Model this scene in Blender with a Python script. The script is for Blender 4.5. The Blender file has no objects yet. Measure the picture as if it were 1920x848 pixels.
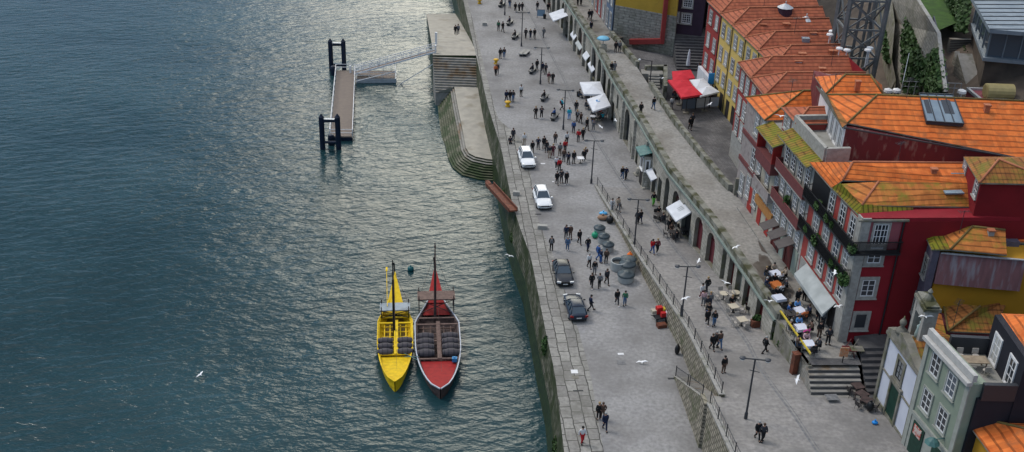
import bpy, bmesh, math, random
from mathutils import Vector, Matrix
random.seed(7)
S = bpy.context.scene; COL = S.collection
rad = math.radians
# ---------------------------------------------------------------- camera
FPX, PITCH, ROLL, CAMH = 2063.0, rad(27.86), rad(2.055), 57.5
_c, _s = math.cos(PITCH), math.sin(PITCH)
FW = Vector((0, _c, -_s)); _up = Vector((0, _s, _c)); _rt = Vector((1, 0, 0))
RT = _rt*math.cos(ROLL) + _up*math.sin(ROLL); UP = _up*math.cos(ROLL) - _rt*math.sin(ROLL)
CAM = Vector((0, 0, CAMH))
cd = bpy.data.cameras.new('camera'); cam = bpy.data.objects.new('camera', cd); COL.objects.link(cam)
cam.matrix_world = Matrix(((RT.x, UP.x, -FW.x, 0), (RT.y, UP.y, -FW.y, 0), (RT.z, UP.z, -FW.z, CAMH), (0, 0, 0, 1)))
cd.sensor_width = 36; cd.lens = FPX/1920*36; cd.clip_start = .5; cd.clip_end = 6000
S.camera = cam
# ---------------------------------------------------------------- light
SUN_EL, SUN_AZ = rad(52), rad(-62)      # az measured from +Y (straight ahead) towards +X
S.view_settings.view_transform = 'Standard'; S.view_settings.look = 'None'
S.view_settings.gamma = 1; S.view_settings.exposure = 0.52
w = bpy.data.worlds.new('World'); S.world = w; w.use_nodes = True
nt = w.node_tree; N = nt.nodes; N.clear()
out = N.new('ShaderNodeOutputWorld'); bg = N.new('ShaderNodeBackground'); sky = N.new('ShaderNodeTexSky')
sky.sky_type = 'NISHITA'; sky.sun_disc = False; sky.sun_elevation = SUN_EL; sky.sun_rotation = SUN_AZ
sky.air_density = 1.0; sky.dust_density = 2.5; sky.ozone_density = 1.5
tc = N.new('ShaderNodeTexCoord'); mp = N.new('ShaderNodeMapping'); mp.inputs['Scale'].default_value = (1.6, 1.6, 4)
nz = N.new('ShaderNodeTexNoise'); nz.inputs['Scale'].default_value = 1.7; nz.inputs['Detail'].default_value = 6
cr = N.new('ShaderNodeValToRGB'); cr.color_ramp.elements[0].position = .36; cr.color_ramp.elements[1].position = .66
cr.color_ramp.elements[0].color = (2.7, 3.1, 3.7, 1); cr.color_ramp.elements[1].color = (5.7, 5.85, 6.1, 1)
mx = N.new('ShaderNodeMix'); mx.data_type = 'RGBA'; mx.inputs[0].default_value = .72
nt.links.new(tc.outputs['Generated'], mp.inputs[0]); nt.links.new(mp.outputs[0], nz.inputs['Vector'])
nt.links.new(nz.outputs['Fac'], cr.inputs[0]); nt.links.new(sky.outputs[0], mx.inputs[6]); nt.links.new(cr.outputs[0], mx.inputs[7])
# overcast layer: bright towards the zenith, darker low down and away from the veiled sun
sx = N.new('ShaderNodeSeparateXYZ'); nt.links.new(tc.outputs['Generated'], sx.inputs[0])
er = N.new('ShaderNodeValToRGB'); e = er.color_ramp.elements; e[0].position = .0; e[0].color = (.5, .58, .72, 1); e[1].position = .95; e[1].color = (1.75, 1.7, 1.66, 1)
for ps_, c_ in ((.30, (.58, .84, 1.06)), (.50, (.22, .36, .47)), (.66, (.85, .92, 1.0))): k_ = e.new(ps_); k_.color = (*c_, 1)
nt.links.new(sx.outputs[2], er.inputs[0])
hz = N.new('ShaderNodeVectorMath'); hz.operation = 'DOT_PRODUCT'; nt.links.new(tc.outputs['Generated'], hz.inputs[0]); hz.inputs[1].default_value = (math.sin(rad(2))*math.cos(rad(24)), math.cos(rad(2))*math.cos(rad(24)), math.sin(rad(24)))
hm = N.new('ShaderNodeMapRange'); hm.interpolation_type = 'SMOOTHSTEP'; hm.inputs[1].default_value = .95; hm.inputs[2].default_value = .995; hm.inputs[3].default_value = 0; hm.inputs[4].default_value = 1; nt.links.new(hz.outputs['Value'], hm.inputs[0])
hc = N.new('ShaderNodeMix'); hc.data_type = 'RGBA'; nt.links.new(hm.outputs[0], hc.inputs[0]); nt.links.new(er.outputs[0], hc.inputs[6]); hc.inputs[7].default_value = (10.0, 8.4, 5.9, 1)
ml = N.new('ShaderNodeMix'); ml.data_type = 'RGBA'; ml.blend_type = 'MULTIPLY'; ml.inputs[0].default_value = 1; nt.links.new(mx.outputs[2], ml.inputs[6]); nt.links.new(hc.outputs[2], ml.inputs[7])
nt.links.new(ml.outputs[2], bg.inputs[0]); bg.inputs[1].default_value = .115; nt.links.new(bg.outputs[0], out.inputs[0])
sl = bpy.data.lights.new('sun', 'SUN'); sl.energy = 1.1; sl.angle = rad(16); sl.color = (1, .95, .87)
so = bpy.data.objects.new('sun', sl); COL.objects.link(so)
sd = Vector((math.sin(SUN_AZ)*math.cos(SUN_EL), math.cos(SUN_AZ)*math.cos(SUN_EL), math.sin(SUN_EL)))
so.rotation_euler = (-sd).to_track_quat('-Z', 'Y').to_euler(); so.location = (0, 60, 90)
# ---------------------------------------------------------------- placing helpers
def U(px, py, z=0.0):
    """world point at height z that the survey picture shows at (px, py)"""
    d = FW*FPX + RT*(px-960) - UP*(py-424)
    return CAM + d*((z-CAMH)/d.z)
def V(px, py, A, B):
    """world point on the vertical plane through A, B"""
    d = FW*FPX + RT*(px-960) - UP*(py-424)
    nx, ny = -(B[1]-A[1]), B[0]-A[0]
    return CAM + d*((nx*A[0]+ny*A[1])/(nx*d.x+ny*d.y))
def lerp(pl, y):
    """x of polyline [(x,y)...] sorted by rising y"""
    if y <= pl[0][1]: a, b = pl[0], pl[1]
    elif y >= pl[-1][1]: a, b = pl[-2], pl[-1]
    else:
        for a, b in zip(pl, pl[1:]):
            if a[1] <= y <= b[1]: break
    return a[0] + (b[0]-a[0])*(y-a[1])/(b[1]-a[1])
EDGE = [(6.2, 40), (4.85, 70), (4.6, 75), (4.29, 81), (3.49, 88), (2.9, 94), (2.1, 102), (.95, 108), (-.1, 114.6), (-1.73, 129.8), (-3.97, 144.4), (-5.3, 155), (-7.1, 169.5), (-10.4, 196), (-19, 260), (-30, 330)]
RETW = [(21, 40), (18.1, 64.7), (17.3, 72.4), (16.2, 84.2), (13.1, 102.5), (9.8, 119.7)]
VIA = [(24.9, 75.4), (23.5, 83.1), (22.3, 90), (20.4, 100.3), (17.3, 113), (15.4, 126.8), (13.05, 141.7), (10.95, 158.4), (7.5, 179), (2, 210), (-8, 260), (-20, 330)]
WAL = [(24.4, 106.1), (23.26, 109.3), (19.84, 126.4), (17.84, 140.2), (16.8, 147.5), (13.9, 161.5), (10, 185), (4, 215), (-6, 262), (-17, 330)]
ZST = [(5.9, 40), (5.25, 60), (4.5, 69.4), (2.56, 86.7), (.78, 102.5), (.1, 117), (0, 120), (0, 340)]
def E_(y): return lerp(EDGE, y)
def R_(y): return lerp(RETW, y)
def V_(y): return lerp(VIA, y)
def W_(y): return lerp(WAL, y)
def F_(y): return 24.37 + (106.06-y)*.1468
def Zs(y): return lerp(ZST, y)
def US(px, py):
    z = 0
    for _ in range(12): p = U(px, py, z); z = .5*z+.5*Zs(p.y)
    return U(px, py, z)
# ---------------------------------------------------------------- mesh builder
class MB:
    def __init__(s): s.v = []; s.f = []; s.m = []; s.mi = 0
    def a(s, p): s.v.append(tuple(p)); return len(s.v)-1
    def face(s, pts, mi=None):
        s.f.append([s.a(p) for p in pts]); s.m.append(s.mi if mi is None else mi); return s
    def idx(s, ids, mi=None): s.f.append(list(ids)); s.m.append(s.mi if mi is None else mi)
    def box(s, c, size, rot=0, base=False, mi=None):
        cx, cy, cz = c; hx, hy, hz = size[0]/2, size[1]/2, size[2]/2
        if base: cz += hz
        co, si = math.cos(rot), math.sin(rot)
        ids = [s.a((cx+x*hx*co-y*hy*si, cy+x*hx*si+y*hy*co, cz+z*hz)) for z in (-1, 1) for x, y in ((-1, -1), (1, -1), (1, 1), (-1, 1))]
        for q in ((3, 2, 1, 0), (4, 5, 6, 7), (0, 1, 5, 4), (1, 2, 6, 5), (2, 3, 7, 6), (3, 0, 4, 7)): s.idx([ids[i] for i in q], mi)
        return s
    def prism(s, poly, z0, z1, mi=None, top=None):
        n = len(poly); a = [s.a((p[0], p[1], z0 if len(p) < 3 else p[2])) for p in poly]
        b = [s.a((p[0], p[1], z1)) for p in poly]
        s.idx(a[::-1], mi); s.idx(b, top if top is not None else mi)
        for i in range(n): s.idx([a[i], a[(i+1) % n], b[(i+1) % n], b[i]], mi)
        return s
    def bar(s, p, q, w=.06, h=None, mi=None):
        h = h or w; p, q = Vector(p), Vector(q); d = (q-p)
        if d.length < 1e-6: return s
        d.normalize(); r = d.cross(Vector((0, 0, 1)))
        if r.length < 1e-3: r = Vector((1, 0, 0))
        r.normalize(); u = r.cross(d)
        ids = [s.a(e + r*(x*w/2) + u*(y*h/2)) for e in (p, q) for x, y in ((-1, -1), (1, -1), (1, 1), (-1, 1))]
        for f in ((3, 2, 1, 0), (4, 5, 6, 7), (0, 1, 5, 4), (1, 2, 6, 5), (2, 3, 7, 6), (3, 0, 4, 7)): s.idx([ids[i] for i in f], mi)
        return s
    def tube(s, p, q, r0=.05, r1=None, n=8, mi=None):
        r1 = r0 if r1 is None else r1; p, q = Vector(p), Vector(q); d = (q-p).normalized()
        r = d.cross(Vector((0, 0, 1)));
        if r.length < 1e-3: r = Vector((1, 0, 0))
        r.normalize(); u = r.cross(d)
        A = [s.a(p + (r*math.cos(t)+u*math.sin(t))*r0) for t in [2*math.pi*i/n for i in range(n)]]
        B = [s.a(q + (r*math.cos(t)+u*math.sin(t))*r1) for t in [2*math.pi*i/n for i in range(n)]]
        for i in range(n): s.idx([A[i], B[i], B[(i+1) % n], A[(i+1) % n]], mi)
        s.idx(A, mi); s.idx(B[::-1], mi); return s
    def lathe(s, c, prof, n=14, axis='z', mi=None, sq=1):
        c = Vector(c); rings = []
        for r, h in prof:
            ring = []
            for i in range(n):
                t = 2*math.pi*i/n; x, y = r*math.cos(t), r*math.sin(t)*sq
                p = {'z': (x, y, h), 'x': (h, x, y), 'y': (x, h, y)}[axis]
                ring.append(s.a(c+Vector(p)))
            rings.append(ring)
        for a, b in zip(rings, rings[1:]):
            for i in range(n): s.idx([a[i], a[(i+1) % n], b[(i+1) % n], b[i]], mi)
        s.idx(rings[0][::-1], mi); s.idx(rings[-1], mi); return s
    def loft(s, rings, mi=None, caps=True, closed=True):
        R = [[s.a(p) for p in r] for r in rings]; n = len(R[0])
        for a, b in zip(R, R[1:]):
            for i in range(n if closed else n-1): s.idx([a[i], a[(i+1) % n], b[(i+1) % n], b[i]], mi)
        if caps: s.idx(R[0][::-1], mi); s.idx(R[-1], mi)
        return s
    def grid(s, rows, mi=None):
        R = [[s.a(p) for p in r] for r in rings_ok(rows)]
        for a, b in zip(R, R[1:]):
            for i in range(len(a)-1): s.idx([a[i], a[i+1], b[i+1], b[i]], mi)
        return s
    def ball(s, c, r, sx=1, sy=1, sz=1, n=10, m=6, mi=None):
        c = Vector(c); rings = []
        for j in range(1, m):
            ph = -math.pi/2+math.pi*j/m
            rings.append([c+Vector((r*sx*math.cos(ph)*math.cos(2*math.pi*i/n), r*sy*math.cos(ph)*math.sin(2*math.pi*i/n), r*sz*math.sin(ph))) for i in range(n)])
        return s.loft(rings, mi)
def rings_ok(r): return r
def finish(me, smooth):
    bm = bmesh.new(); bm.from_mesh(me); bmesh.ops.remove_doubles(bm, verts=bm.verts, dist=1e-5)
    bmesh.ops.recalc_face_normals(bm, faces=bm.faces); bm.to_mesh(me); bm.free()
    if smooth:
        for p in me.polygons: p.use_smooth = True
def mesh_of(name, mb, mats, off=(0, 0, 0), smooth=False):
    me = bpy.data.meshes.new(name)
    me.from_pydata([(p[0]-off[0], p[1]-off[1], p[2]-off[2]) for p in mb.v], [], mb.f)
    for m in (mats if isinstance(mats, (list, tuple)) else [mats]): me.materials.append(m)
    for p, i in zip(me.polygons, mb.m): p.material_index = i
    me.validate(); 
    finish(me, smooth); return me
def wpos(o):
    p = Vector(o.location)
    while o.parent: o = o.parent; p = p + o.location
    return p
def tag(o, label=None, cat=None, group=None, kind=None):
    for k, v in (('label', label), ('category', cat), ('group', group), ('kind', kind)):
        if v: o[k] = v
    return o
def part(name, mb, mats, parent, local=False, smooth=False, label=None):
    """mesh child; vertices in world coordinates unless local"""
    off = (0, 0, 0) if local else wpos(parent)
    o = bpy.data.objects.new(name, mesh_of(name, mb, mats, off, smooth)); COL.objects.link(o); o.parent = parent
    if label: o['label'] = label
    return o
def thing(name, loc, label, cat, group=None, rz=0):
    o = bpy.data.objects.new(name, None); COL.objects.link(o); o.location = loc; o.rotation_euler.z = rz
    o.empty_display_size = .3
    return tag(o, label, cat, group)
def solo(name, mb, mats, label=None, cat=None, group=None, kind=None, smooth=False, origin=None):
    """a top-level thing that is one mesh"""
    if origin is None:
        xs = [p[0] for p in mb.v]; ys = [p[1] for p in mb.v]; origin = ((min(xs)+max(xs))/2, (min(ys)+max(ys))/2, min(p[2] for p in mb.v))
    o = bpy.data.objects.new(name, mesh_of(name, mb, mats, origin, smooth)); COL.objects.link(o); o.location = origin
    return tag(o, label, cat, group, kind)
def dup(root, loc=None, rz=None, label=None, group=None, mats=None):
    r = root.copy(); COL.objects.link(r)
    if loc is not None: r.location = loc
    if rz is not None: r.rotation_euler.z = rz
    if label: r['label'] = label
    if group: r['group'] = group
    for ch in list(root.children):
        c = ch.copy(); COL.objects.link(c); c.parent = r
        for g in list(ch.children):
            d = g.copy(); COL.objects.link(d); d.parent = c
    return r
# ---------------------------------------------------------------- materials
def mat(name, c1, c2=None, scale=1.0, rough=.8, bump=0, bscale=None, metal=0, detail=6, spec=.3, stretch=(1, 1, 1), lo=.35, hi=.65, third=None, coords='pos'):
    m = bpy.data.materials.new(name); m.use_nodes = True; t = m.node_tree; n = t.nodes; b = n['Principled BSDF']; L = t.links.new
    b.inputs['Roughness'].default_value = rough; b.inputs['Metallic'].default_value = metal; b.inputs['Specular IOR Level'].default_value = spec
    b.inputs['Base Color'].default_value = (*c1, 1)
    if coords == 'pos': g = n.new('ShaderNodeNewGeometry'); src = g.outputs['Position']
    else: g = n.new('ShaderNodeTexCoord'); src = g.outputs['Object']
    mp = n.new('ShaderNodeMapping'); mp.inputs['Scale'].default_value = stretch; L(src, mp.inputs[0])
    if c2:
        z = n.new('ShaderNodeTexNoise'); z.inputs['Scale'].default_value = scale; z.inputs['Detail'].default_value = detail; L(mp.outputs[0], z.inputs['Vector'])
        r = n.new('ShaderNodeValToRGB'); e = r.color_ramp.elements; e[0].position = lo; e[1].position = hi; e[0].color = (*c1, 1); e[1].color = (*c2, 1)
        L(z.outputs['Fac'], r.inputs[0]); last = r.outputs[0]
        if third:
            c3, s3, l3, h3 = third
            z3 = n.new('ShaderNodeTexNoise'); z3.inputs['Scale'].default_value = s3; z3.inputs['Detail'].default_value = 8; L(mp.outputs[0], z3.inputs['Vector'])
            mr = n.new('ShaderNodeMapRange'); mr.inputs[1].default_value = l3; mr.inputs[2].default_value = h3; L(z3.outputs['Fac'], mr.inputs[0])
            x = n.new('ShaderNodeMix'); x.data_type = 'RGBA'; L(mr.outputs[0], x.inputs[0]); L(last, x.inputs[6]); x.inputs[7].default_value = (*c3, 1); last = x.outputs[2]
        L(last, b.inputs['Base Color'])
    if bump:
        z2 = n.new('ShaderNodeTexNoise'); z2.inputs['Scale'].default_value = bscale or scale*4; z2.inputs['Detail'].default_value = 6; L(mp.outputs[0], z2.inputs['Vector'])
        bp = n.new('ShaderNodeBump'); bp.inputs['Strength'].default_value = bump; bp.inputs['Distance'].default_value = .05; L(z2.outputs['Fac'], bp.inputs['Height']); L(bp.outputs[0], b.inputs['Normal'])
    return m
def brickmat(name, c1, c2, cm, bw, bh, plane='xy', mortar=.02, rough=.85, dirt=None, dscale=.3, dl=.45, dh=.7, offset=.5, bump=.4, rot=0, ms=.05):
    """blocks: plane xy for paving, h for walls (x+y, z)"""
    m = bpy.data.materials.new(name); m.use_nodes = True; t = m.node_tree; n = t.nodes; b = n['Principled BSDF']; L = t.links.new
    b.inputs['Roughness'].default_value = rough; b.inputs['Specular IOR Level'].default_value = .25
    g = n.new('ShaderNodeNewGeometry'); vec = g.outputs['Position']
    if plane == 'h':
        sp = n.new('ShaderNodeSeparateXYZ'); L(vec, sp.inputs[0]); ad = n.new('ShaderNodeMath'); ad.operation = 'ADD'; L(sp.outputs[0], ad.inputs[0]); L(sp.outputs[1], ad.inputs[1])
        cb = n.new('ShaderNodeCombineXYZ'); L(ad.outputs[0], cb.inputs[0]); L(sp.outputs[2], cb.inputs[1]); v = cb.outputs[0]
    else:
        mp = n.new('ShaderNodeMapping'); mp.inputs['Rotation'].default_value = (0, 0, rot); L(vec, mp.inputs[0]); v = mp.outputs[0]
    # wobble so that joints are not ruler-straight
    wz = n.new('ShaderNodeTexNoise'); wz.inputs['Scale'].default_value = .8; wz.inputs['Detail'].default_value = 3; L(vec, wz.inputs['Vector'])
    wm = n.new('ShaderNodeVectorMath'); wm.operation = 'SCALE'; wm.inputs[3].default_value = bh*.35; L(wz.outputs['Color'], wm.inputs[0])
    wa = n.new('ShaderNodeVectorMath'); wa.operation = 'ADD'; L(v, wa.inputs[0]); L(wm.outputs[0], wa.inputs[1])
    k = n.new('ShaderNodeTexBrick'); k.inputs['Scale'].default_value = 1; k.inputs['Brick Width'].default_value = bw; k.inputs['Row Height'].default_value = bh; k.offset = offset
    k.inputs['Mortar Size'].default_value = mortar; k.inputs['Mortar Smooth'].default_value = ms; k.inputs['Color1'].default_value = (*c1, 1); k.inputs['Color2'].default_value = (*c2, 1); k.inputs['Mortar'].default_value = (*cm, 1)
    L(wa.outputs[0], k.inputs['Vector']); last = k.outputs['Color']
    z = n.new('ShaderNodeTexNoise'); z.inputs['Scale'].default_value = 3; z.inputs['Detail'].default_value = 7; L(vec, z.inputs['Vector'])
    mu = n.new('ShaderNodeMix'); mu.data_type = 'RGBA'; mu.blend_type = 'MULTIPLY'; mu.inputs[0].default_value = .7; L(last, mu.inputs[6])
    rr = n.new('ShaderNodeValToRGB'); rr.color_ramp.elements[0].position = .3; rr.color_ramp.elements[0].color = (.6, .6, .6, 1); rr.color_ramp.elements[1].position = .7; rr.color_ramp.elements[1].color = (1.15, 1.15, 1.15, 1)
    L(z.outputs['Fac'], rr.inputs[0]); L(rr.outputs[0], mu.inputs[7]); last = mu.outputs[2]
    if dirt:
        z3 = n.new('ShaderNodeTexNoise'); z3.inputs['Scale'].default_value = dscale; z3.inputs['Detail'].default_value = 9; z3.inputs['Roughness'].default_value = .62; L(vec, z3.inputs['Vector'])
        mr = n.new('ShaderNodeMapRange'); mr.inputs[1].default_value = dl; mr.inputs[2].default_value = dh; L(z3.outputs['Fac'], mr.inputs[0])
        x = n.new('ShaderNodeMix'); x.data_type = 'RGBA'; L(mr.outputs[0], x.inputs[0]); L(last, x.inputs[6]); x.inputs[7].default_value = (*dirt, 1); last = x.outputs[2]
    L(last, b.inputs['Base Color'])
    if bump:
        mm = n.new('ShaderNodeMath'); mm.operation = 'MULTIPLY_ADD'; L(k.outputs['Fac'], mm.inputs[0]); mm.inputs[1].default_value = -1; L(z.outputs['Fac'], mm.inputs[2])
        bp = n.new('ShaderNodeBump'); bp.inputs['Strength'].default_value = bump; bp.inputs['Distance'].default_value = .06; L(mm.outputs[0], bp.inputs['Height']); L(bp.outputs[0], b.inputs['Normal'])
    return m
def roofmat(name, c1, c2, moss=None, ml=.5, mh=.62, mscale=.5, cz=.27, rolls=0, rp=.3):
    """clay roof tiles: courses along height, rolls across; world position based"""
    m = bpy.data.materials.new(name); m.use_nodes = True; t = m.node_tree; n = t.nodes; b = n['Principled BSDF']; L = t.links.new
    b.inputs['Roughness'].default_value = .8; b.inputs['Specular IOR Level'].default_value = .25
    g = n.new('ShaderNodeNewGeometry'); vec = g.outputs['Position']
    sp = n.new('ShaderNodeSeparateXYZ'); L(vec, sp.inputs[0])
    def M(op, a, bb, c=None):
        q = n.new('ShaderNodeMath'); q.operation = op
        for i, x in enumerate((a, bb, c)):
            if x is None: continue
            if isinstance(x, (int, float)): q.inputs[i].default_value = x
            else: L(x, q.inputs[i])
        return q.outputs[0]
    wz = n.new('ShaderNodeTexNoise'); wz.inputs['Scale'].default_value = .7; L(vec, wz.inputs['Vector'])
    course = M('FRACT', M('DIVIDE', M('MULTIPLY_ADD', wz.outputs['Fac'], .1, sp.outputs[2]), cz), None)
    # rolls: use x on slopes facing y, y on slopes facing x (pick by normal)
    nn = n.new('ShaderNodeSeparateXYZ'); L(g.outputs['Normal'], nn.inputs[0])
    pick = M('GREATER_THAN', M('ABSOLUTE', nn.outputs[0], None), M('ABSOLUTE', nn.outputs[1], None))
    along = M('ADD', M('MULTIPLY', sp.outputs[1], pick), M('MULTIPLY', sp.outputs[0], M('SUBTRACT', 1, pick)))
    roll = M('ABSOLUTE', M('SINE', M('MULTIPLY', along, 3.14159/.3), None), None)
    z = n.new('ShaderNodeTexNoise'); z.inputs['Scale'].default_value = 1.3; z.inputs['Detail'].default_value = 8; L(vec, z.inputs['Vector'])
    r = n.new('ShaderNodeValToRGB'); e = r.color_ramp.elements; e[0].position = .3; e[1].position = .7; e[0].color = (*c1, 1); e[1].color = (*c2, 1); L(z.outputs['Fac'], r.inputs[0])
    # single tiles vary
    cb = n.new('ShaderNodeCombineXYZ'); L(M('FLOOR', M('DIVIDE', along, .3), None), cb.inputs[0]); L(M('FLOOR', M('DIVIDE', M('MULTIPLY_ADD', wz.outputs['Fac'], .1, sp.outputs[2]), cz), None), cb.inputs[1])
    wn = n.new('ShaderNodeTexWhiteNoise'); wn.noise_dimensions = '2D'; L(cb.outputs[0], wn.inputs['Vector'])
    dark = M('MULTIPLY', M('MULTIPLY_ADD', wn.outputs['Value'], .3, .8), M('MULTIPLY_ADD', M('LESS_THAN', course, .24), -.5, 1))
    mu = n.new('ShaderNodeVectorMath'); mu.operation = 'SCALE'; L(r.outputs[0], mu.inputs[0]); L(dark, mu.inputs[3]); last = mu.outputs[0]
    if moss:
        z3 = n.new('ShaderNodeTexNoise'); z3.inputs['Scale'].default_value = mscale; z3.inputs['Detail'].default_value = 9; z3.inputs['Roughness'].default_value = .7; L(vec, z3.inputs['Vector'])
        mr = n.new('ShaderNodeMapRange'); mr.inputs[1].default_value = ml; mr.inputs[2].default_value = mh; L(z3.outputs['Fac'], mr.inputs[0])
        x = n.new('ShaderNodeMix'); x.data_type = 'RGBA'; L(mr.outputs[0], x.inputs[0]); L(last, x.inputs[6]); x.inputs[7].default_value = (*moss, 1); last = x.outputs[2]
    if rolls:
        rs = M('MULTIPLY_ADD', M('LESS_THAN', M('ABSOLUTE', M('SINE', M('MULTIPLY', along, 3.14159/rp), None), None), .45), -rolls, 1)
        rv = n.new('ShaderNodeVectorMath'); rv.operation = 'SCALE'; L(last, rv.inputs[0]); L(rs, rv.inputs[3]); last = rv.outputs[0]
    L(last, b.inputs['Base Color'])
    h = M('ADD', M('MULTIPLY', roll, .12), course)
    bp = n.new('ShaderNodeBump'); bp.inputs['Strength'].default_value = .7; bp.inputs['Distance'].default_value = .06; L(h, bp.inputs['Height']); L(bp.outputs[0], b.inputs['Normal'])
    return m
def glassmat(name, c, rough=.08):
    m = mat(name, c, rough=rough, spec=.6); return m
K = {}
def P_(name, c, **k): K[name] = mat(name, c, **k)
K['pave'] = brickmat('granite_pavement', (.292, .285, .28), (.272, .266, .264), (.25, .245, .244), .9, .55, mortar=.01, dirt=(.15, .143, .138), dscale=.14, dl=.42, dh=.70, bump=.08, rot=.12)
K['pave2'] = brickmat('street_slabs', (.28, .265, .25), (.258, .245, .235), (.235, .225, .22), .8, .4, mortar=.014, dirt=(.15, .143, .136), dscale=.17, dl=.43, dh=.70, bump=.12, rot=-.14)
K['walk'] = brickmat('walkway_slabs', (.30, .285, .26), (.275, .262, .242), (.25, .24, .22), 1.1, .7, mortar=.012, dirt=(.14, .125, .105), dscale=.15, dl=.47, dh=.68, bump=.15, rot=.14)
K['square'] = brickmat('dark_cobbles', (.19, .18, .18), (.15, .145, .148), (.1, .098, .098), .45, .3, mortar=.03, dirt=(.08, .078, .08), dscale=.35, dl=.42, dh=.62, bump=.3, rot=.5)
K['edge'] = brickmat('edge_granite_blocks', (.30, .29, .265), (.22, .21, .195), (.07, .068, .06), 1.5, .95, mortar=.045, dirt=(.13, .125, .11), dscale=.35, dl=.48, dh=.72, bump=.5, rot=-.1+math.pi/2)
K['quaywall'] = brickmat('river_wall_stone', (.22, .205, .16), (.13, .125, .095), (.03, .03, .025), 1.1, .5, 'h', mortar=.05, dirt=(.03, .042, .015), dscale=.5, dl=.34, dh=.58, bump=.7)
K['algae'] = mat('wet_algae_stone', (.012, .02, .01), (.035, .055, .018), 2, rough=.45, bump=.8, bscale=6)
K['retwall'] = brickmat('rubble_granite', (.42, .37, .29), (.25, .225, .175), (.09, .08, .06), .62, .36, 'h', mortar=.05, dirt=(.09, .1, .05), dscale=.6, dl=.5, dh=.7, bump=.8)
K['viastone'] = brickmat('arcade_ashlar', (.44, .41, .35), (.34, .32, .275), (.2, .19, .165), 1.0, .45, 'h', mortar=.02, dirt=(.13, .125, .105), dscale=.5, dl=.5, dh=.75, bump=.4)
K['mosswall'] = mat('mossy_coping_stone', (.15, .148, .12), (.24, .235, .2), 1.1, rough=.9, bump=.6, third=((.06, .06, .028), .8, .46, .62))
K['coping'] = mat('pale_coping_stone', (.33, .32, .3), (.26, .25, .23), 1.8, rough=.85, bump=.3, third=((.17, .17, .13), .8, .55, .7))
K['landing'] = mat('worn_ramp_concrete', (.37, .34, .285), (.29, .27, .23), .8, rough=.85, bump=.3, third=((.2, .17, .12), .35, .58, .75))
K['stepstone'] = mat('stair_stone', (.20, .19, .17), (.28, .265, .24), 1.5, rough=.85, bump=.3, third=((.17, .11, .06), .35, .55, .68))
K['algstep'] = mat('algae_covered_steps', (.06, .066, .035), (.15, .145, .105), .7, rough=.7, bump=.4, third=((.035, .055, .02), .5, .46, .6))
K['line'] = mat('drain_line', (.12, .12, .125), (.2, .2, .2), 3, rough=.8)
K['granite'] = mat('cut_granite', (.36, .35, .32), (.27, .26, .24), 3, rough=.8, bump=.2)
K['dstone'] = mat('weathered_granite', (.24, .225, .19), (.15, .14, .115), 1.2, rough=.9, bump=.4, third=((.12, .125, .06), 1.1, .5, .7))
K['rampart'] = brickmat('rampart_rubble', (.36, .34, .29), (.29, .27, .235), (.2, .19, .16), .7, .4, 'h', mortar=.03, dirt=(.13, .13, .09), dscale=.3, dl=.48, dh=.72, bump=.8)
K['black'] = mat('black_paint', (.012, .013, .015), rough=.45)
K['iron'] = mat('dark_iron', (.03, .033, .037), rough=.5, metal=.4)
K['postgrey'] = mat('grey_lamp_metal', (.06, .065, .075), rough=.45, metal=.5)
K['lens'] = mat('lamp_glass', (.6, .62, .62), rough=.25)
K['white'] = mat('white_paint', (.72, .72, .72), (.62, .62, .63), 2, rough=.6)
K['canvas'] = mat('pale_canvas', (.66, .67, .70), (.56, .57, .6), 1.2, rough=.85)
K['redcanvas'] = mat('red_canvas', (.58, .03, .045), (.48, .022, .035), 1.2, rough=.8)
K['glass'] = glassmat('window_glass', (.03, .035, .042))
K['curtain'] = glassmat('curtained_glass', (.2, .21, .22), .2)
K['metalw'] = mat('galvanised_metal', (.5, .52, .54), (.4, .42, .44), 3, rough=.45, metal=.3)
K['wood'] = mat('grey_deck_planks', (.20, .16, .13), (.14, .115, .1), 2, rough=.8, stretch=(1, 6, 1))
K['darkwood'] = mat('dark_tarred_wood', (.09, .06, .055), (.05, .035, .032), 3, rough=.7, bump=.3)
K['midwood'] = mat('weathered_planks', (.17, .11, .09), (.1, .065, .055), 3, rough=.75, bump=.3)
K['pile'] = mat('navy_steel_pile', (.013, .02, .042), (.008, .013, .026), 2, rough=.4, bump=.2)
K['rubber'] = mat('black_rubber', (.015, .015, .016), rough=.8)
K['teal'] = mat('teal_sheet_metal', (.07, .17, .16), (.05, .12, .12), 2, rough=.5)
K['tealledge'] = mat('weathered_teal_ledge', (.16, .21, .19), (.22, .25, .22), 2.5, rough=.7)
K['yellowrail'] = mat('yellow_rail_paint', (.62, .48, .05), (.5, .37, .04), 4, rough=.5)
K['ybollard'] = mat('yellow_bollard_paint', (.65, .38, .02), (.5, .28, .02), 6, rough=.5, coords='obj')
K['rust'] = mat('rusty_steel', (.17, .055, .03), (.09, .035, .022), 2.5, rough=.8, bump=.4)
K['leaf'] = mat('leaf_green', (.045, .10, .02), (.02, .055, .012), 4, rough=.6)
K['ivy'] = mat('dark_ivy', (.022, .05, .014), (.045, .085, .02), 2, rough=.7)
K['grass'] = mat('bright_grass', (.035, .085, .008), (.02, .05, .007), 1, rough=.9, bump=.6)
K['earth'] = mat('brown_earth_terrace', (.12, .095, .075), (.075, .06, .05), .6, rough=.95, bump=.4)
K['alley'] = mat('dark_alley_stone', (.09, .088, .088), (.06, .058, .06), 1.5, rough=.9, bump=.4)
K['bird'] = mat('white_feathers', (.8, .8, .8), rough=.8)
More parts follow.
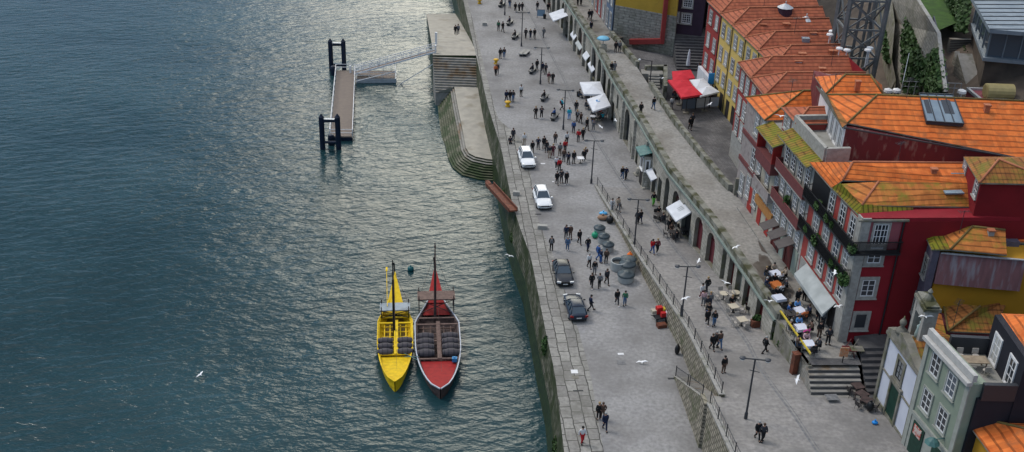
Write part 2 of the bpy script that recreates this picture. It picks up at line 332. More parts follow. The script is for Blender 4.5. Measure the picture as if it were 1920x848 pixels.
# ================================================================ SETTING
# ---- river
m = bpy.data.materials.new('river_water'); m.use_nodes = True; t = m.node_tree; n = t.nodes; b = n['Principled BSDF']; L = t.links.new
b.inputs['Roughness'].default_value = .14; b.inputs['IOR'].default_value = 1.33; b.inputs['Specular IOR Level'].default_value = .42
g = n.new('ShaderNodeNewGeometry')
def wnoise(scale, stretch, rot, detail, rough=.55, dist=.0):
    mp = n.new('ShaderNodeMapping'); mp.inputs['Scale'].default_value = stretch; mp.inputs['Rotation'].default_value = (0, 0, rot); mp.vector_type = 'TEXTURE'
    mp.inputs['Scale'].default_value = stretch
    L(g.outputs['Position'], mp.inputs[0]); z = n.new('ShaderNodeTexNoise'); z.inputs['Scale'].default_value = scale; z.inputs['Detail'].default_value = detail
    z.inputs['Roughness'].default_value = rough; z.inputs['Distortion'].default_value = dist; L(mp.outputs[0], z.inputs['Vector']); return z.outputs['Fac']
wa_ = wnoise(.85, (2.8, 1, 1), rad(18), 3, .5, .4); wb_ = wnoise(1.9, (2.4, 1, 1), rad(-12), 3, .55, .2); wc_ = wnoise(.16, (1.6, 1, 1), rad(25), 3)
wd_ = wnoise(.05, (1.4, 1, 1), rad(-20), 4)
def mth(op, a, bb, c=None):
    q = n.new('ShaderNodeMath'); q.operation = op
    for i, x in enumerate((a, bb, c)):
        if x is None: continue
        if isinstance(x, (int, float)): q.inputs[i].default_value = x
        else: L(x, q.inputs[i])
    return q.outputs[0]
hh = mth('ADD', mth('MULTIPLY', wa_, 1.0), mth('MULTIPLY', wb_, .42)) if False else mth('ADD', mth('MULTIPLY', wa_, 1.0), mth('ADD', mth('MULTIPLY', wb_, .45), mth('MULTIPLY', wc_, .6)))
gust = n.new('ShaderNodeMapRange'); gust.inputs[1].default_value = .38; gust.inputs[2].default_value = .62; gust.inputs[3].default_value = .65; gust.inputs[4].default_value = 1.15; L(wd_, gust.inputs[0])
hh = mth('MULTIPLY', hh, gust.outputs[0])
bp = n.new('ShaderNodeBump'); bp.inputs['Strength'].default_value = 1.0; bp.inputs['Distance'].default_value = .23; L(hh, bp.inputs['Height']); L(bp.outputs[0], b.inputs['Normal'])
r = n.new('ShaderNodeValToRGB'); e = r.color_ramp.elements; e[0].position = .35; e[0].color = (.008, .028, .033, 1); e[1].position = .68; e[1].color = (.015, .047, .056, 1); L(wd_, r.inputs[0]); L(r.outputs[0], b.inputs['Base Color'])
K['water'] = m
wt = MB(); wt.face([(-900, -120, -6), (700, -120, -6), (700, 2500, -6), (-900, 2500, -6)])
solo('river', wt, K['water'], kind='structure')
# river bed and land sheet below everything, out to the horizon
gd = MB(); gd.face([(-2500, -500, -12), (2500, -500, -12), (2500, 5000, -12), (-2500, 5000, -12)])
solo('ground', gd, K['earth'], kind='structure')
# ---- quay surface (z = 0) from river edge to the street wall / arcade
def yr(a, b, st):
    o = []; y = a
    while y < b-1e-6: o.append(y); y += st
    return o+[b]
def strip(ys, fl, fr, zf, nx=1):
    mb = MB()
    rows = [[(fl(y)+(fr(y)-fl(y))*i/nx, y, zf(y)) for i in range(nx+1)] for y in ys]
    for a, b_ in zip(rows, rows[1:]):
        for i in range(nx): mb.face([a[i], a[i+1], b_[i+1], b_[i]])
    return mb
q = strip(yr(40, 119.7, 2.5), lambda y: E_(y)+.02, lambda y: R_(y)+.4, lambda y: 0)
q2 = strip(yr(119.7, 330, 3), lambda y: E_(y)+.02, lambda y: V_(y)+.5, lambda y: 0)
q.v += q2.v; o_ = len(q.v)-len(q2.v); q.f += [[i+o_ for i in f] for f in q2.f]; q.m += q2.m
solo('quay_pavement', q, K['pave'], kind='structure')
# granite edge strip
ew = [(3.3, 40), (3.2, 88), (2.5, 100), (2.4, 112), (3.0, 122), (3.2, 133), (.9, 140), (.7, 330)]
solo('quay_edge_paving', strip(yr(40, 200, 2), lambda y: E_(y)+.02, lambda y: E_(y)+lerp(ew, y), lambda y: .008), K['edge'], kind='structure')
# ---- rising street
solo('street', strip(yr(40, 119.7, 1.5), lambda y: (R_(y)+.38) if y > 72.4 else (R_(y)-1.2 if y < 71.4 else R_(y)-1.3), lambda y: (V_(y)+.5) if y > 75 else 32.0, Zs), K['pave2'], kind='structure')
# pale inner lane between the wall and the drain line, and the drain line itself
CH = [(28.2, 40), (25.6, 55), (23.36, 65.5), (22.62, 71), (21.5, 77.4), (21.3, 82.6), (20.1, 89.7), (18.38, 99.5), (16.13, 109.7), (12.9, 122.4), (10.8, 132.6), (8.1, 146.6), (6.97, 156.2), (2.42, 184.8), (-3, 215)]
ys = yr(42, 212, 2)
mb = MB()
for a, b_ in zip(ys, ys[1:]):
    for off, w_ in ((0, .10), (.28, .05)):
        mb.face([(lerp(CH, a)+off-w_, a, Zs(a)+.008), (lerp(CH, a)+off+w_, a, Zs(a)+.008), (lerp(CH, b_)+off+w_, b_, Zs(b_)+.008), (lerp(CH, b_)+off-w_, b_, Zs(b_)+.008)])
solo('drain_channel', mb, K['line'], kind='structure')
# ---- upper walkway and the square
wy = yr(76.6, 330, 2.2)
wk = strip(wy, lambda y: V_(y)+.3, lambda y: (W_(y)-.1 if y < 160 else W_(y)+.8) if y > 106 else F_(y)+.3, lambda y: 5.6)
solo('upper_walkway', wk, K['walk'], kind='structure')
sq = MB(); sq.face([(W_(104), 104, 4.2), (60, 104, 4.2), (60, 175, 4.2), (W_(175), 175, 4.2), (W_(160), 160, 4.2), (W_(147), 147, 4.2), (W_(126), 126, 4.2)])
solo('square_pavement', sq, K['square'], kind='structure')
# dark damp patch under the arcade terraces is a spill on the walkway slabs
# ---- hillside behind the houses (stepped terrain)
hl = MB(); rows = []
random.seed(3)
for y in [30, 50, 62, 75, 90, 104, 118, 132, 146, 160, 180, 205, 240, 300]:
    row = []
    for x, z in [(33.5, 4.0), (38, 4.4), (42, 6), (47, 9), (53, 13), (60, 16), (72, 22), (95, 34), (140, 46), (260, 60), (700, 80)]:
        row.append((x+random.uniform(-.6, .6), y+random.uniform(-1, 1), z+random.uniform(-.5, .5)))
    rows.append(row)
for a, b_ in zip(rows, rows[1:]):
    for i in range(len(a)-1): hl.face([a[i], a[i+1], b_[i+1], b_[i]])
solo('hillside', hl, K['earth'], kind='structure')
# ================================================================ RIVER WALL, LANDING STEPS
wl = MB()
ys = [40, 50, 58, 64, 70, 75, 81, 88, 94, 102, 108, 114.6, 122, 129.8, 137, 144.4, 150, 155, 162, 169.5, 182, 196, 230, 260, 330]
def bat(y, z): return E_(y)+.02-.12*z*0.35*-1*0+(.10*z)   # slight batter outwards going down
for a, b_ in zip(ys, ys[1:]):
    for z0, z1, mi in ((0, -3.4, 0), (-3.4, -8, 1)):
        wl.face([(bat(a, z0), a, z0), (bat(b_, z0), b_, z0), (bat(b_, z1), b_, z1), (bat(a, z1), a, z1)], mi)
    wl.face([(E_(a)+.02, a, 0), (E_(a)+1.2, a, -.02), (E_(b_)+1.2, b_, -.02), (E_(b_)+.02, b_, 0)], 0)
    wl.face([(E_(a)+1.2, a, -.02), (E_(a)+1.2, a, -8), (E_(b_)+1.2, b_, -8), (E_(b_)+1.2, b_, -.02)], 0)
solo('quay_wall', wl, [K['quaywall'], K['algae']], 'long granite river wall with green algae band along the waterline', 'wall')
# far boat ramp sinking into the river (behind the top flight of steps)
rp = MB()
A0, A1, B0, B1 = (-13.4, 165.3), (-5.9, 165.9), (-17.9, 206), (-10.3, 207)
def rampz(t): return -5.9*max(0, (t-.12))/.88
pr = None
for i in range(11):
    t_ = i/10; l = (A0[0]+(B0[0]-A0[0])*t_, A0[1]+(B0[1]-A0[1])*t_); r_ = (max(A1[0]+(B1[0]-A1[0])*t_, -99), A1[1]+(B1[1]-A1[1])*t_)
    z = rampz(t_)
    c = [(l[0], l[1], -8), (l[0], l[1], z), (r_[0], r_[1], z), (r_[0], r_[1], -8)]
    if pr:
        rp.face([pr[1], c[1], c[2], pr[2]], 0); rp.face([pr[0], c[0], c[1], pr[1]], 1 if i > 1 else 1)
    pr = c
rp.face([(A0[0], A0[1], -8), (A1[0], A1[1], -8), (A1[0], A1[1], 0), (A0[0], A0[1], 0)], 1)
solo('boat_ramp', rp, [K['landing'], K['algae']], 'pale concrete boat ramp sloping down into the river beside the upper flight of steps', 'ramp')
# upper flight: 14 steps coming towards the camera
st = MB(); nS = 14
for i in range(nS):
    t0, t1 = i/nS, (i+1)/nS; zt = -(i+1)*.27
    y0, y1 = 165.3-6.2*t0, 165.3-6.2*t1
    xl0, xl1 = -13.4+.9*t0, -13.4+.9*t1
    st.prism([(xl1, y1), (-5.7, y1), (-5.9, y0), (xl0, y0)], -8, zt, 0)
    st.box(((xl1-5.7)/2, y1+.03, zt-.02), (-5.7-xl1, .06, .05), mi=1)
solo('landing_steps', st, [K['stepstone'], K['dstone']], 'straight flight of worn stone steps stained with rust at the top of the landing', 'steps')
# sloping landing with curved steps around it
inner = [(-9.6, 158.6, -2.6), (-8.7, 152, -3.0), (-7.5, 144, -3.4), (-6.75, 138.6, -3.8), (-6.2, 136.9, -3.9), (-5.3, 136.0, -3.95), (-3.6, 135.4, -4.0), (-2.4, 135.3, -4.0)]
outer = [(-12.7, 161.5, -6.3), (-11.9, 154, -6.3), (-10.9, 146, -6.3), (-9.8, 139.5, -6.3), (-8.9, 136.2, -6.3), (-7.4, 133.6, -6.3), (-4.9, 132.3, -6.3), (-2.0, 132.0, -6.3)]
ld = MB()
right = [(E_(y)+.05, y) for y in (158.6, 152, 144, 138.6, 136.9, 136.0, 135.5, 135.2)]
for i in range(7):
    a, b_ = inner[i], inner[i+1]; c, d = right[i+1], right[i]
    ld.face([a, (d[0], d[1], a[2]), (c[0], c[1], b_[2]), b_])
ld.face([(-12.4, 159.2, -3.9), (-5.6, 159.2, -3.75), (right[0][0], 158.6, -2.6), inner[0]])
solo('landing_ramp', ld, K['landing'], 'pale worn stone landing between the river wall and the curved steps', 'ramp')
cs = MB(); nS = 10
def mixp(i, t): a, b_ = inner[i], outer[i]; return (a[0]+(b_[0]-a[0])*t, a[1]+(b_[1]-a[1])*t, a[2]+(b_[2]-a[2])*t)
for k in range(nS):
    t0, t1 = k/nS, (k+1)/nS
    for i in range(7):
        a0, b0, a1, b1 = mixp(i, t0), mixp(i+1, t0), mixp(i, t1), mixp(i+1, t1)
        za, zb = a1[2], b1[2]
        mi = 0 if k > 1 else 1
        cs.face([(a0[0], a0[1], za+.02), (a1[0], a1[1], za), (b1[0], b1[1], zb), (b0[0], b0[1], zb+.02)], mi)
        cs.face([a0[:2]+(a0[2],), b0[:2]+(b0[2],), (b0[0], b0[1], zb+.02), (a0[0], a0[1], za+.02)], 2)
for i in range(7):
    a1, b1 = outer[i], outer[i+1]; cs.face([a1, b1, (b1[0], b1[1], -8), (a1[0], a1[1], -8)], 2)
solo('curved_steps', cs, [K['algstep'], K['stepstone'], K['algae']], 'curved river steps covered in green algae wrapping round the landing', 'steps')
# ================================================================ STREET RETAINING WALL (with stair gap)
def wallrun(mb, pl, y0, y1, th, zb, zt, shift=0, step=2.0, mi=0, top=1, cop=.0):
    ys = yr(y0, y1, step)
    for a, b_ in zip(ys, ys[1:]):
        xa, xb = lerp(pl, a)+shift, lerp(pl, b_)+shift
        za, zb2 = zt(a), zt(b_)
        mb.face([(xa, a, zb), (xb, b_, zb), (xb, b_, zb2), (xa, a, za)], mi)
        mb.face([(xa+th, a, zb), (xb+th, b_, zb), (xb+th, b_, zb2), (xa+th, a, za)], mi)
        mb.face([(xa-cop, a, za+.01), (xa+th+cop, a, za+.01), (xb+th+cop, b_, zb2+.01), (xb-cop, b_, zb2+.01)], top)
        mb.face([(xa-cop, a, za+.01), (xb-cop, b_, zb2+.01), (xb-cop, b_, zb2-.14), (xa-cop, a, za-.14)], top)
    for y in (y0, y1):
        xa = lerp(pl, y)+shift; mb.face([(xa, y, zb), (xa+th, y, zb), (xa+th, y, zt(y)), (xa, y, zt(y))], mi)
rw = MB()
wallrun(rw, RETW, 72.6, 119.7, .42, -.2, lambda y: Zs(y)+.28, mi=0, top=1, cop=.05)
solo('street_retaining_wall', rw, [K['retwall'], K['coping']], 'rubble stone retaining wall with pale coping rising between the lower quay and the street', 'wall', group='retaining walls along the street')
rw = MB()
wallrun(rw, RETW, 40, 71.3, .42, -.2, lambda y: Zs(y)+.28, shift=-1.35, mi=0, top=1, cop=.05)
solo('street_retaining_wall', rw, [K['retwall'], K['coping']], 'nearer rubble stone retaining wall by the stair, at the bottom edge', 'wall', group='retaining walls along the street')
# stair down to the lower quay, boxed between both walls, descending away from the camera
sr = MB(); nS = 20
for i in range(nS):
    y0 = 72.4+i*.43; z1 = Zs(72)-(i+1)*Zs(72)/nS
    sr.prism([(R_(y0)-1.3, y0), (R_(y0)+.02, y0), (R_(y0+.43)+.02, y0+.43), (R_(y0+.43)-1.3, y0+.43)], -.1, max(z1, .05), 0)
sr.prism([(R_(71.28)-1.3, 71.28), (R_(71.28)+.1, 71.28), (R_(72.6)+.1, 72.6), (R_(72.6)-1.3, 72.6)], -.1, Zs(71.8), 0); sr.prism([(R_(71.2)-1.57, 71.2), (R_(71.2)-1.25, 71.2), (R_(72.6)-1.25, 72.6), (R_(72.6)-1.57, 72.6)], -.1, Zs(71.8)+.25, 1)
ys = yr(72.4, 81, .86)
for a, b_ in zip(ys, ys[1:]):
    za, zb_ = (Zs(72)*(81-a)/8.6+.12), (Zs(72)*(81-b_)/8.6+.12)
    for sh in (-1.55, -1.3): sr.face([(R_(a)+sh, a, -.1), (R_(b_)+sh, b_, -.1), (R_(b_)+sh, b_, zb_), (R_(a)+sh, a, za)], 1)
    sr.face([(R_(a)-1.58, a, za+.01), (R_(b_)-1.58, b_, zb_+.01), (R_(b_)-1.27, b_, zb_+.01), (R_(a)-1.27, a, za+.01)], 2)
solo('quay_stair', sr, [K['stepstone'], K['retwall'], K['coping']], 'narrow stone stair leading from the street down to the lower quay', 'stairs')
# steel sheet leaning at the foot of wall (grey hatch near the bottom edge)
# railings
def railing(name, pts, label, h=1.0, post=2.0, mrail=None, mpost=None, group=None, thick=.05, cat='railing', bars=True, step=.5):
    t = thing(name, pts[0], label, cat, group); M1 = mrail or K['postgrey']; M2 = mpost or K['iron']
    pts = [Vector(p) for p in pts]; rl = MB(); acc = 0
    for a, b_ in zip(pts, pts[1:]):
        rl.bar(a+Vector((0, 0, h)), b_+Vector((0, 0, h)), thick, thick)
        rl.bar(a+Vector((0, 0, .15)), b_+Vector((0, 0, .15)), thick*.6, thick*.6) if bars else None
        L_ = (b_-a).length; k = 0.0
        while bars and k < L_:
            p = a+(b_-a)*(k/L_); rl.bar(p+Vector((0, 0, .15)), p+Vector((0, 0, h)), .018, .018); k += step
    part('rail', rl, M1, t)
    d = 0.0; cum = [0]
    for a, b_ in zip(pts, pts[1:]): cum.append(cum[-1]+(b_-a).length)
    nP = max(1, round(cum[-1]/post))
    for i in range(nP+1):
        s_ = cum[-1]*i/nP
        for j in range(len(pts)-1):
            if cum[j] <= s_ <= cum[j+1]+1e-6: break
        p = pts[j]+(pts[j+1]-pts[j])*((s_-cum[j])/(cum[j+1]-cum[j]))
        pb = MB(); pb.bar(p, p+Vector((0, 0, h+.12)), .07, .07); part('post', pb, M2, t)
    return t
rpts = [(R_(y)+.2, y, Zs(y)+.29) for y in [119.4, 115, 110, 105, 102.5, 98, 94, 90, 86.7, 84, 80, 76, 72.8]]
railing('street_railing', rpts, 'thin grey metal railing on top of the long retaining wall beside the street', post=2.35, group='railings beside the street')
railing('street_railing', [(R_(y)-1.15, y, Zs(y)+.29) for y in [71.2, 68, 64.7, 60, 55, 50]], 'grey metal railing on the nearer retaining wall past the head of the stair', post=2.3, group='railings beside the street')
railing('stair_railing', [(R_(y)-1.42, y, (Zs(72)*(81-y)/8.6+.13)) for y in (80.9, 76.9)], 'lower panel of grey railing along the quay stair, at the stair foot', post=4.5, group='railing panels of the quay stair', step=.3)
railing('stair_railing', [(R_(y)-1.42, y, (Zs(72)*(81-y)/8.6+.13)) for y in (76.4, 72.5)], 'upper panel of grey railing along the quay stair, at the stair head', post=4.5, group='railing panels of the quay stair', step=.3)
# ================================================================ ARCADE WALL under the walkway
def bay(mb, P0, P1, zb0, zb1, zt, spec, doors):
    """wall face from P0 to P1 (xy); spec None or (kind, u0, u1, sill, head, matkey)"""
    P0, P1 = Vector((P0[0], P0[1])), Vector((P1[0], P1[1])); L_ = (P1-P0).length; d = (P1-P0)/L_; nrm = Vector((-d.y, d.x))
    if nrm.x < 0: nrm = -nrm      # into the wall
    def W3(u, z, k=0): p = P0+d*u+nrm*k; return (p.x, p.y, z)
    zb = lambda u: zb0+(zb1-zb0)*u/L_
    if not spec: mb.face([W3(0, zb0), W3(L_, zb1), W3(L_, zt), W3(0, zt)]); return
    kind, u0, u1, sill, head, mk = spec; u0 *= L_; u1 *= L_; hw = (u1-u0)/2; um = (u0+u1)/2
    zs_ = lambda u: zb(u)+sill
    mb.face([W3(0, zb0), W3(u0, zb(u0)), W3(u0, zt), W3(0, zt)]); mb.face([W3(u1, zb(u1)), W3(L_, zb1), W3(L_, zt), W3(u1, zt)])
    if sill > 0: mb.face([W3(u0, zb(u0)), W3(u1, zb(u1)), W3(u1, zs_(u1)), W3(u0, zs_(u0))])
    if kind == 'arch':
        n_ = 8; zc = head-min(hw, 1.6); ry = min(hw, 1.6)
        arc = [(um-hw*math.cos(math.pi*i/n_), zc+ry*math.sin(math.pi*i/n_)) for i in range(n_+1)]
    else: arc = [(u0, head), (u1, head)]
    for (a, za), (b_, zb_) in zip(arc, arc[1:]): mb.face([W3(a, za), W3(b_, zb_), W3(b_, zt), W3(a, zt)])
    loop = [(u0, zs_(u0))]+arc+[(u1, zs_(u1))]
    for (a, za), (b_, zb_) in zip(loop, loop[1:]+loop[:1]): mb.face([W3(a, za), W3(b_, zb_), W3(b_, zb_, .55), W3(a, za, .55)], 1)
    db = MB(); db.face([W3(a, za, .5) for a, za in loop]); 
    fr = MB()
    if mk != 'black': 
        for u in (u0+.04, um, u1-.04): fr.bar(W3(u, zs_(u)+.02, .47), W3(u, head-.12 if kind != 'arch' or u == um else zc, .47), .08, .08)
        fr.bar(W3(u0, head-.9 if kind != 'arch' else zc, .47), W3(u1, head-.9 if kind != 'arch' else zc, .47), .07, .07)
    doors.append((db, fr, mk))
AR = thing('arcade_wall', (V_(100), 100, 0), 'long stone arcade of shop arches carrying the upper walkway', 'arcade')
mbw = MB(); doors = []
K['maroon'] = mat('maroon_door_paint', (.16, .035, .045), (.11, .025, .03), 3, rough=.6)
K['redbrown'] = mat('oxblood_timber', (.13, .02, .02), (.09, .018, .018), 4, rough=.5)
K['brownshut'] = mat('brown_shutter', (.14, .10, .085), (.1, .075, .065), 4, rough=.7)
K['palegreen'] = mat('pale_green_pane', (.28, .33, .28), rough=.3)
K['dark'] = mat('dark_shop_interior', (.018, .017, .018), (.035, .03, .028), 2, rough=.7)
# (y_far, y_near, kind, u0, u1, sill, headAbove street / absolute z, material)
bays = []
yy = 78.4
spec_list = [  # near -> far
 ('rect', .15, .85, 0, .80, 'dark', 2.6), ('rect', .2, .8, 0, .86, 'dark', 2.6), (None,)*6+(1.3,),
 ('rect', .2, .8, 0, .84, 'redbrown', 2.5), (None,)*6+(1.0,), ('rect', .2, .85, 0, .86, 'redbrown', 2.1), ('rect', .2, .85, 0, .86, 'palegreen', 2.1), ('rect', .2, .85, 0, .86, 'redbrown', 2.1), ('rect', .25, .8, 0, .86, 'palegreen', 2.0), (None,)*6+(1.0,),
 ('arch', .2, .8, .1, .84, 'maroon', 3.6), ('arch', .2, .8, .1, .84, 'maroon', 3.4), ('rect', .15, .85, 0, .75, 'dark', 3.4), ('arch', .2, .8, .1, .8, 'brownshut', 3.2),
 ('arch', .25, .75, .1, .84, 'dark', 2.8), ('rect', .2, .8, 0, .6, 'dark', 2.6), ('rect', .2, .8, 0, .6, 'dark', 2.6), ('rect', .25, .75, .9, .8, 'glass', 2.6), ('arch', .2, .8, 0, .75, 'dark', 2.8), (None,)*6+(.9,),
 ('rect', .3, .7, 0, .45, 'dark', 2.6), ('rect', .25, .75, 0, .42, 'brownshut', 2.6), ('arch', .2, .85, .1, .86, 'glass', 4.0), ('rect', .25, .75, 0, .42, 'brownshut', 2.6), ('arch', .3, .7, 2.6, .85, 'dark', 2.2), ('rect', .2, .8, 0, .5, 'brownshut', 2.6),
 ('arch', .18, .82, .1, .88, 'dark', 3.6), ('arch', .18, .82, .1, .88, 'dark', 3.6), ('arch', .18, .82, .1, .9, 'dark', 4.2), ('arch', .14, .86, .1, .9, 'dark', 5.2), ('rect', .2, .8, 0, .48, 'dark', 2.8), ('rect', .2, .8, 0, .48, 'redbrown', 2.8),
 ('arch', .2, .8, .1, .88, 'maroon', 4.2), ('rect', .15, .85, 0, .5, 'brownshut', 2.8), ('arch', .2, .8, .1, .86, 'dark', 4.0), ('rect', .15, .85, 0, .5, 'dark', 2.8), ('arch', .2, .8, .1, .86, 'dark', 4.0), ('arch', .2, .8, .1, .86, 'dark', 4.0), ('arch', .2, .8, .1, .86, 'dark', 4.0), ('arch', .2, .8, .1, .86, 'brownshut', 4.0)]
ZT = 5.6
for kind, u0, u1, sill, hf, mk, wd in spec_list:
    y0, y1 = yy, yy+wd; zt0 = min(Zs(y0), Zs(y1))-.1
    spec = None if kind is None else (kind, u0, u1, sill+.1, zt0+(ZT-zt0)*hf, mk)
    bay(mbw, (V_(y0), y0), (V_(y1), y1), Zs(y0)-.1, Zs(y1)-.1, ZT, spec, doors); yy = y1
yend = yy
for y0 in yr(yend, 328, 5)[:-1]:
    bay(mbw, (V_(y0), y0), (V_(y0+5), y0+5), -.1, -.1, ZT, ('arch', .2, .8, .1, 4.6, 'dark'), doors)
bay(mbw, (V_(75.5), 75.5), (V_(78.4), 78.4), Zs(75.5)-.1, Zs(78.4)-.1, ZT, None, doors)
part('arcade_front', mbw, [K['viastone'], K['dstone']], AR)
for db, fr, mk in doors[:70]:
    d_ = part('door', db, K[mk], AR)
    if fr.v: 
        fo = bpy.data.objects.new('door_frame', mesh_of('door_frame', fr, K['iron'] if mk in ('dark', 'glass') else K['dstone'] if mk == 'palegreen' else K['redbrown'], wpos(AR))); COL.objects.link(fo); fo.parent = d_
# ledge + parapet
lg = MB(); pp = MB(); ys = yr(82.4, 328, 2.0)
for a, b_ in zip(ys, ys[1:]):
    for mb, x0, x1, z0, z1 in ((lg, -.22, .02, 5.35, 5.52), (pp, .0, .75, 5.5, 6.15)):
        A = [(V_(a)+x0, a, z0), (V_(a)+x1, a, z0), (V_(a)+x1, a, z1), (V_(a)+x0, a, z1)]; B = [(V_(b_)+x0, b_, z0), (V_(b_)+x1, b_, z0), (V_(b_)+x1, b_, z1), (V_(b_)+x0, b_, z1)]
        for i in range(4): mb.face([A[i], A[(i+1) % 4], B[(i+1) % 4], B[i]])
a = 82.4; pp.face([(V_(a), a, 5.5), (V_(a)+.75, a, 5.5), (V_(a)+.75, a, 6.15), (V_(a), a, 6.15)])
part('ledge', lg, K['tealledge'], AR); part('parapet', pp, K['mosswall'], AR)
# pilasters between bays in the taller far part
pl_ = MB()
for y in (121.9, 128.5, 134.9, 141.5, 148.5, 156.5, 163, 170, 178):
    pl_.box((V_(y)-.14, y, 0), (.34, .5, 5.3), rot=.12, base=True)
part('pilaster', pl_, K['viastone'], AR)
# terrace edge where the parapet ends: yellow handrail
yr_pts = [(V_(y)+.12, y, 5.6) for y in (82.2, 79, 75.6)]
railing('terrace_railing', yr_pts, 'bright yellow topped handrail along the cafe terrace edge', h=1.0, post=1.7, mrail=K['yellowrail'], mpost=K['dstone'], thick=.13, bars=False)
tw = MB(); tw.prism([(V_(75.4), 75.4), (V_(82.4), 82.4), (V_(82.4)+.3, 82.4), (V_(75.4)+.3, 75.4)], 3, 5.59)
solo('terrace_wall', tw, K['dstone'], 'low stone wall under the yellow terrace handrail', 'wall')
# walkway right-hand parapet towards the square
rp2 = MB()
def seg_par(y0, y1):
    ys = yr(y0, y1, 2)
    for a, b_ in zip(ys, ys[1:]):
        A = [(W_(a)-.3, a, 3.8), (W_(a)+.25, a, 3.8), (W_(a)+.25, a, 6.35), (W_(a)-.3, a, 6.35)]; B = [(W_(b_)-.3, b_, 3.8), (W_(b_)+.25, b_, 3.8), (W_(b_)+.25, b_, 6.35), (W_(b_)-.3, b_, 6.35)]
        for i in range(4): rp2.face([A[i], A[(i+1) % 4], B[(i+1) % 4], B[i]])
        if a == y0: rp2.face(A)
        if b_ == y1: rp2.face(B)
seg_par(108.2, 139.5)
solo('walkway_parapet', rp2, K['mosswall'], 'long mossy stone parapet between the upper walkway and the dark cobbled square', 'wall', group='walkway parapets')
rp2 = MB(); seg_par(147.4, 161)
solo('walkway_parapet', rp2, K['mosswall'], 'shorter mossy parapet curving in front of the ochre yellow house', 'wall', group='walkway parapets')
rp2 = MB(); rp2.prism([(17.7, 146.6), (20.8, 147.0), (20.9, 146.4), (17.8, 146.0)], 3.8, 6.2)
rp2.prism([(20.4, 147.0), (20.95, 147.0), (20.0, 138.5), (19.5, 138.5)], 3.8, 6.2)
solo('walkway_parapet', rp2, K['mosswall'], 'square bend of mossy parapet round the little stair into the square', 'wall', group='walkway parapets')
ss = MB()
for i in range(5): ss.prism([(18.2+.3*i, 140.4), (18.5+.3*i, 140.4), (18.3+.3*i, 145.8), (18.0+.3*i, 145.8)] if False else [(18.1, 144.2-.45*i), (19.6, 144.2-.45*i), (19.6, 144.65-.45*i), (18.1, 144.65-.45*i)], 4.1, 5.55-.26*i)
ss.prism([(17.2, 144.6), (20.2, 144.6), (20.2, 146.4), (17.2, 146.4)], 4.1, 5.6)
solo('square_steps', ss, K['stepstone'], 'five small stone steps from the walkway down to the cobbled square', 'steps')
# terrace steps down to the street: six wide dark treads
ts = MB(); n6 = 7
for i in range(n6):
    zt = 5.58-(i+1)*.25
    y1 = 75.6-.42*(i+1)
    ts.prism([(24.9, y1), (29.2, y1+.25), (29.2, 77), (24.7, 77)], 3.0, zt, 0)
    ts.box((27.05, y1+.09, zt-.15), (4.3, .05, .2), rot=.058, mi=1)
solo('terrace_steps', ts, [K['stepstone'], K['alley']], 'wide flight of stone steps from the cafe terrace down to the street', 'steps')
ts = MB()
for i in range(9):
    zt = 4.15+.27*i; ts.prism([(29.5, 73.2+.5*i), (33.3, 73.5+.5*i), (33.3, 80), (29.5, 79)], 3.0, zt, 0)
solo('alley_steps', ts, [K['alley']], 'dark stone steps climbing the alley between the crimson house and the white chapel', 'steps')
tf = MB(); tf.face([(24.9, 75.5, 5.59), (29.4, 75.8, 5.59), (29.4, 79.2, 5.59), (24.2, 79.2, 5.59)])
solo('terrace_pavement', tf, K['square'], kind='structure')
# ledge/pavement strip in front of the house row (raised kerb)
kb = MB(); ys = yr(80, 104, 2)
for a, b_ in zip(ys, ys[1:]):
    kb.prism([(F_(a)-1.0, a), (F_(a)+.1, a), (F_(b_)+.1, b_), (F_(b_)-1.0, b_)], 5.5, 5.74)
solo('house_kerb', kb, K['walk'], kind='structure')
# damp stains spilled on the slabs: thin irregular wet films
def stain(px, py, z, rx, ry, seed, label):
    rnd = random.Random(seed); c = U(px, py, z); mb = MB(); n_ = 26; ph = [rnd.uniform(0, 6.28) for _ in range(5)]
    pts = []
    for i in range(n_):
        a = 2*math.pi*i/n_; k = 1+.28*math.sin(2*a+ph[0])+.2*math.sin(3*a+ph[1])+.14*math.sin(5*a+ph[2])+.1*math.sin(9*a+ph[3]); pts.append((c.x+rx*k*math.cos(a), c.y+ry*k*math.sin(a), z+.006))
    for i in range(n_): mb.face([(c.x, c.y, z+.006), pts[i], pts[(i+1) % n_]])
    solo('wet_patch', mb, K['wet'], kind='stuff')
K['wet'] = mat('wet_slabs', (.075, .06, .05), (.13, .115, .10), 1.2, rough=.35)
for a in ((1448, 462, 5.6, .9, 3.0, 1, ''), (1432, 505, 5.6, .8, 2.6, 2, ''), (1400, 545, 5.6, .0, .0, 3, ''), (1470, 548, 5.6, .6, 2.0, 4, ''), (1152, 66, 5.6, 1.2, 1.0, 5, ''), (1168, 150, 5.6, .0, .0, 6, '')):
    if a[3] > 0: stain(*a)
